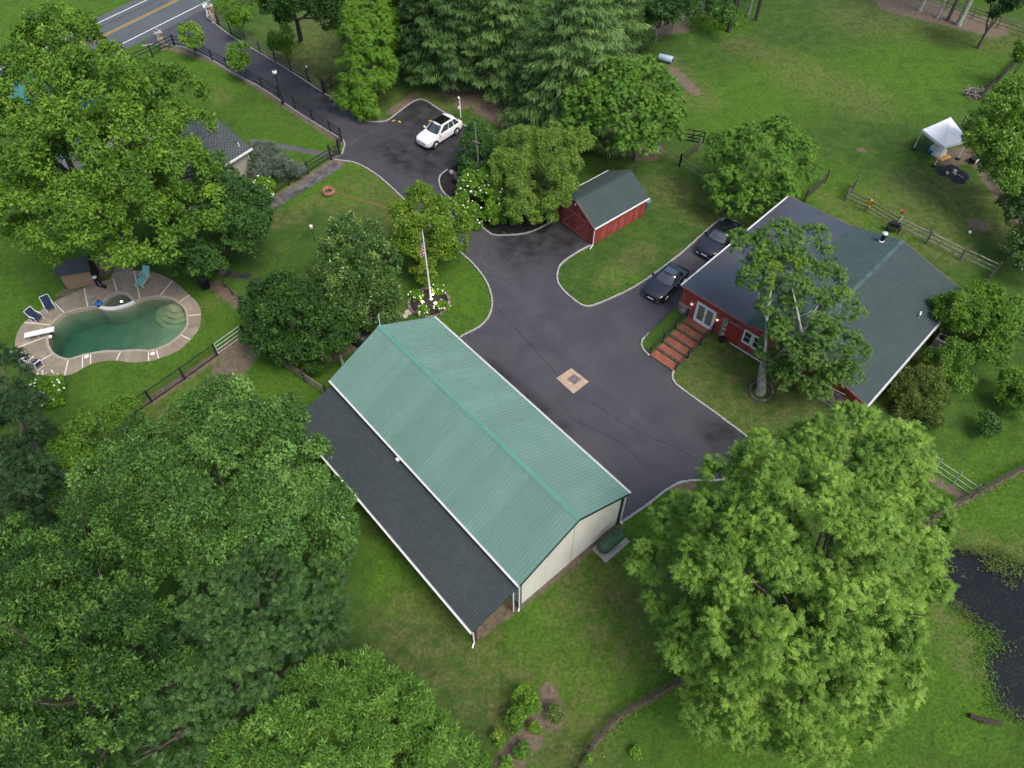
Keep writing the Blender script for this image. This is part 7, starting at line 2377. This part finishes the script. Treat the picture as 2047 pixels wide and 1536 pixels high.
# --- low growth nobody could count
def ground_cover(name, label, cat, pts, mat, r=.35, h=.25, n=26, ll=.2, lw=.06):
    B, D, N, L, W, C_ = [], [], [], [], [], []
    for px, py in pts:
        c = G(px, py)
        k = int(n * random.uniform(.6, 1.4))
        q = rng.normal(size=(k, 3)) * np.array([r, r * .7, 0]) + np.array([c.x, c.y, 0])
        q[:, 2] = ground_z(q[:, 0], q[:, 1]) + .02 + rng.uniform(0, 1, k) * h
        B.append(q)
        D.append(unit(rng.normal(size=(k, 3)) + np.array([0, 0, .5])))
        N.append(rng.normal(size=(k, 3)) * .5 + np.array([0, 0, 1.0]))
        L.append(ll * rng.uniform(.6, 1.3, k)); W.append(lw * rng.uniform(.6, 1.4, k)); C_.append(np.clip(rng.normal(.4, .25, k), 0, 1))
    o = leaf_object(name, *[np.concatenate(x) for x in (B, D, N, L, W, C_)], LM[mat], None)
    o['kind'] = 'stuff'
    tag(o, label, cat)
    LEAVES[0] += sum(len(x) for x in B)
def along(pts, step, jit):
    out = []
    for (x0, y0), (x1, y1) in zip(pts[:-1], pts[1:]):
        k = max(1, int(math.hypot(x1 - x0, y1 - y0) / step))
        out += [(x0 + (x1 - x0) * i / k + random.uniform(-jit, jit), y0 + (y1 - y0) * i / k + random.uniform(-jit, jit)) for i in range(k)]
    return out
ground_cover('bank_weeds', 'green weeds growing along the edge of the pond', 'weeds', along([(1950, 1250), (1980, 1265), (1990, 1290), (1968, 1305), (1970, 1345), (1985, 1390), (1990, 1410), (1965, 1420)], 4, 7) + along([(1960, 1262), (1975, 1290), (1966, 1330)], 5, 9), 'sage', .3, .18, 16, .16, .05)
ground_cover('bank_grass', 'dry straw coloured grass fringing the pond', 'grass', along([(1880, 1093), (1938, 1099), (1962, 1108), (1990, 1101), (2012, 1118), (2047, 1124)], 4, 4) + along([(1880, 1190), (1905, 1211), (1930, 1231), (1950, 1250)], 4, 4) + along([(2002, 1416), (2032, 1441), (2047, 1447)], 4, 4), 'olive', .25, .18, 26, .22, .03)
ground_cover('pond_scum', 'patch of algae floating on the dark pond', 'algae', [(1995 + random.gauss(0, 12), 1128 + random.gauss(0, 8)) for _ in range(30)] + [(2030 + random.gauss(0, 12), 1150 + random.gauss(0, 8)) for _ in range(14)] + [(1888 + random.gauss(0, 7), 1140 + random.gauss(0, 6)) for _ in range(12)] + [(1990 + random.gauss(0, 14), 1300 + random.gauss(0, 10)) for _ in range(10)], 'olive', .3, .0, 14, .12, .08)
ground_cover('fence_weeds', 'rough green growth under the dark trunks at the top', 'weeds', [(1400 + random.gauss(0, 20), 48 + random.gauss(0, 7)) for _ in range(40)] + [(1465 + random.gauss(0, 14), 48 + random.gauss(0, 6)) for _ in range(24)], 'lime', .5, .35, 50, .3, .08)
ground_cover('roadside_grass', 'tall pale grass behind the far gate pillar', 'grass', [(460 + random.gauss(0, 18), 12 + random.gauss(0, 8)) for _ in range(46)], 'lime', .6, .5, 50, .4, .06)
ground_cover('fence_line_weeds', 'weeds along the meadow fence', 'weeds', along([(1850, 1050), (1940, 1000), (2047, 945)], 7, 4) + along([(1180, 1505), (1230, 1448), (1300, 1402), (1385, 1356)], 9, 4), 'sage', .3, .2, 18, .2, .05)
ground_cover('brush_understorey', 'dark leafy undergrowth on the ground of the lower left grove', 'undergrowth', [(random.uniform(0, 330), random.uniform(880, 1060)) for _ in range(110)] + [(random.uniform(200, 560), random.uniform(1000, 1500)) for _ in range(30)] + [(random.uniform(0, 300), random.uniform(1100, 1536)) for _ in range(80)], 'deep', .8, .5, 60, .3, .12)
# --- blades standing out of the mown lawn (one uncountable mass)
nbld = 360000
bx = rng.uniform(-60, 60, nbld); by_ = rng.uniform(6, 92, nbld)
ok = np.abs(bx) < 22 + by_ * .44
bx, by_ = bx[ok], by_[ok]
def smp(A):
    ix = np.clip(np.searchsorted(gxs, bx) - 1, 0, nx - 1); iy = np.clip(np.searchsorted(gys, by_) - 1, 0, ny - 1)
    return A[iy, ix]
ok = (smp(soil) < .35) & (smp(ash) < .2) & (smp(GZv) > -.01) & ~inside(clean, bx, by_) & ~inside([(p.x, p.y) for p in pool_out], bx, by_)
ok &= ~inside([barn_world(-.2, .3), barn_world(-.2, -BW - .2), barn_world(BL + .2, -BW - .2), barn_world(BL + .2, .3)], bx, by_) & ~inside([(p.x, p.y) for p in isl2], bx, by_) & ~inside(fpoly, bx, by_)
hx, hy_ = house_local(bx, by_)
ok &= ~((hx > .2) & (hx < 13.9) & (hy_ < .1) & (hy_ > -14.3)) & ~((hx > -4.3) & (hx < .4) & (hy_ < -.8) & (hy_ > -3.2)) & (np.hypot(bx - fc.x, by_ - fc.y) > 1.7)
rt = (bx - ra.x) * rn.x + (by_ - ra.y) * rn.y
ok &= ~((rt > -1.5) & (rt < off_edge + .1))
bx, by_ = bx[ok], by_[ok]
k = len(bx)
B = np.stack([bx, by_, ground_z(bx, by_) - .01], 1)
D = unit(rng.normal(size=(k, 3)) * np.array([.75, .75, .1]) + np.array([0, 0, .75]))
N = rng.normal(size=(k, 3)) + np.array([0, 0, .6])
o = leaf_object('grass_blades', B, D, N, rng.uniform(.05, .15, k), rng.uniform(.025, .06, k), rng.random(k), M['grass'], None)
tag(o, 'short mown grass covering the lawns', 'grass')
o['kind'] = 'stuff'
LEAVES[0] += k
# --- bits fallen on the asphalt
ground_cover('leaf_litter', 'scattered leaf litter along the kerbs of the drive', 'leaf litter', along(K_island[:14], 9, 5) + along(K_lawn, 12, 5) + along(K_top[3:14], 12, 4) + along(K_house, 12, 5) + [(random.uniform(900, 1400), random.uniform(480, 900)) for _ in range(60)] + [(random.uniform(1300, 1440), random.uniform(360, 470)) for _ in range(60)], 'olive', .3, .02, 5, .10, .06)
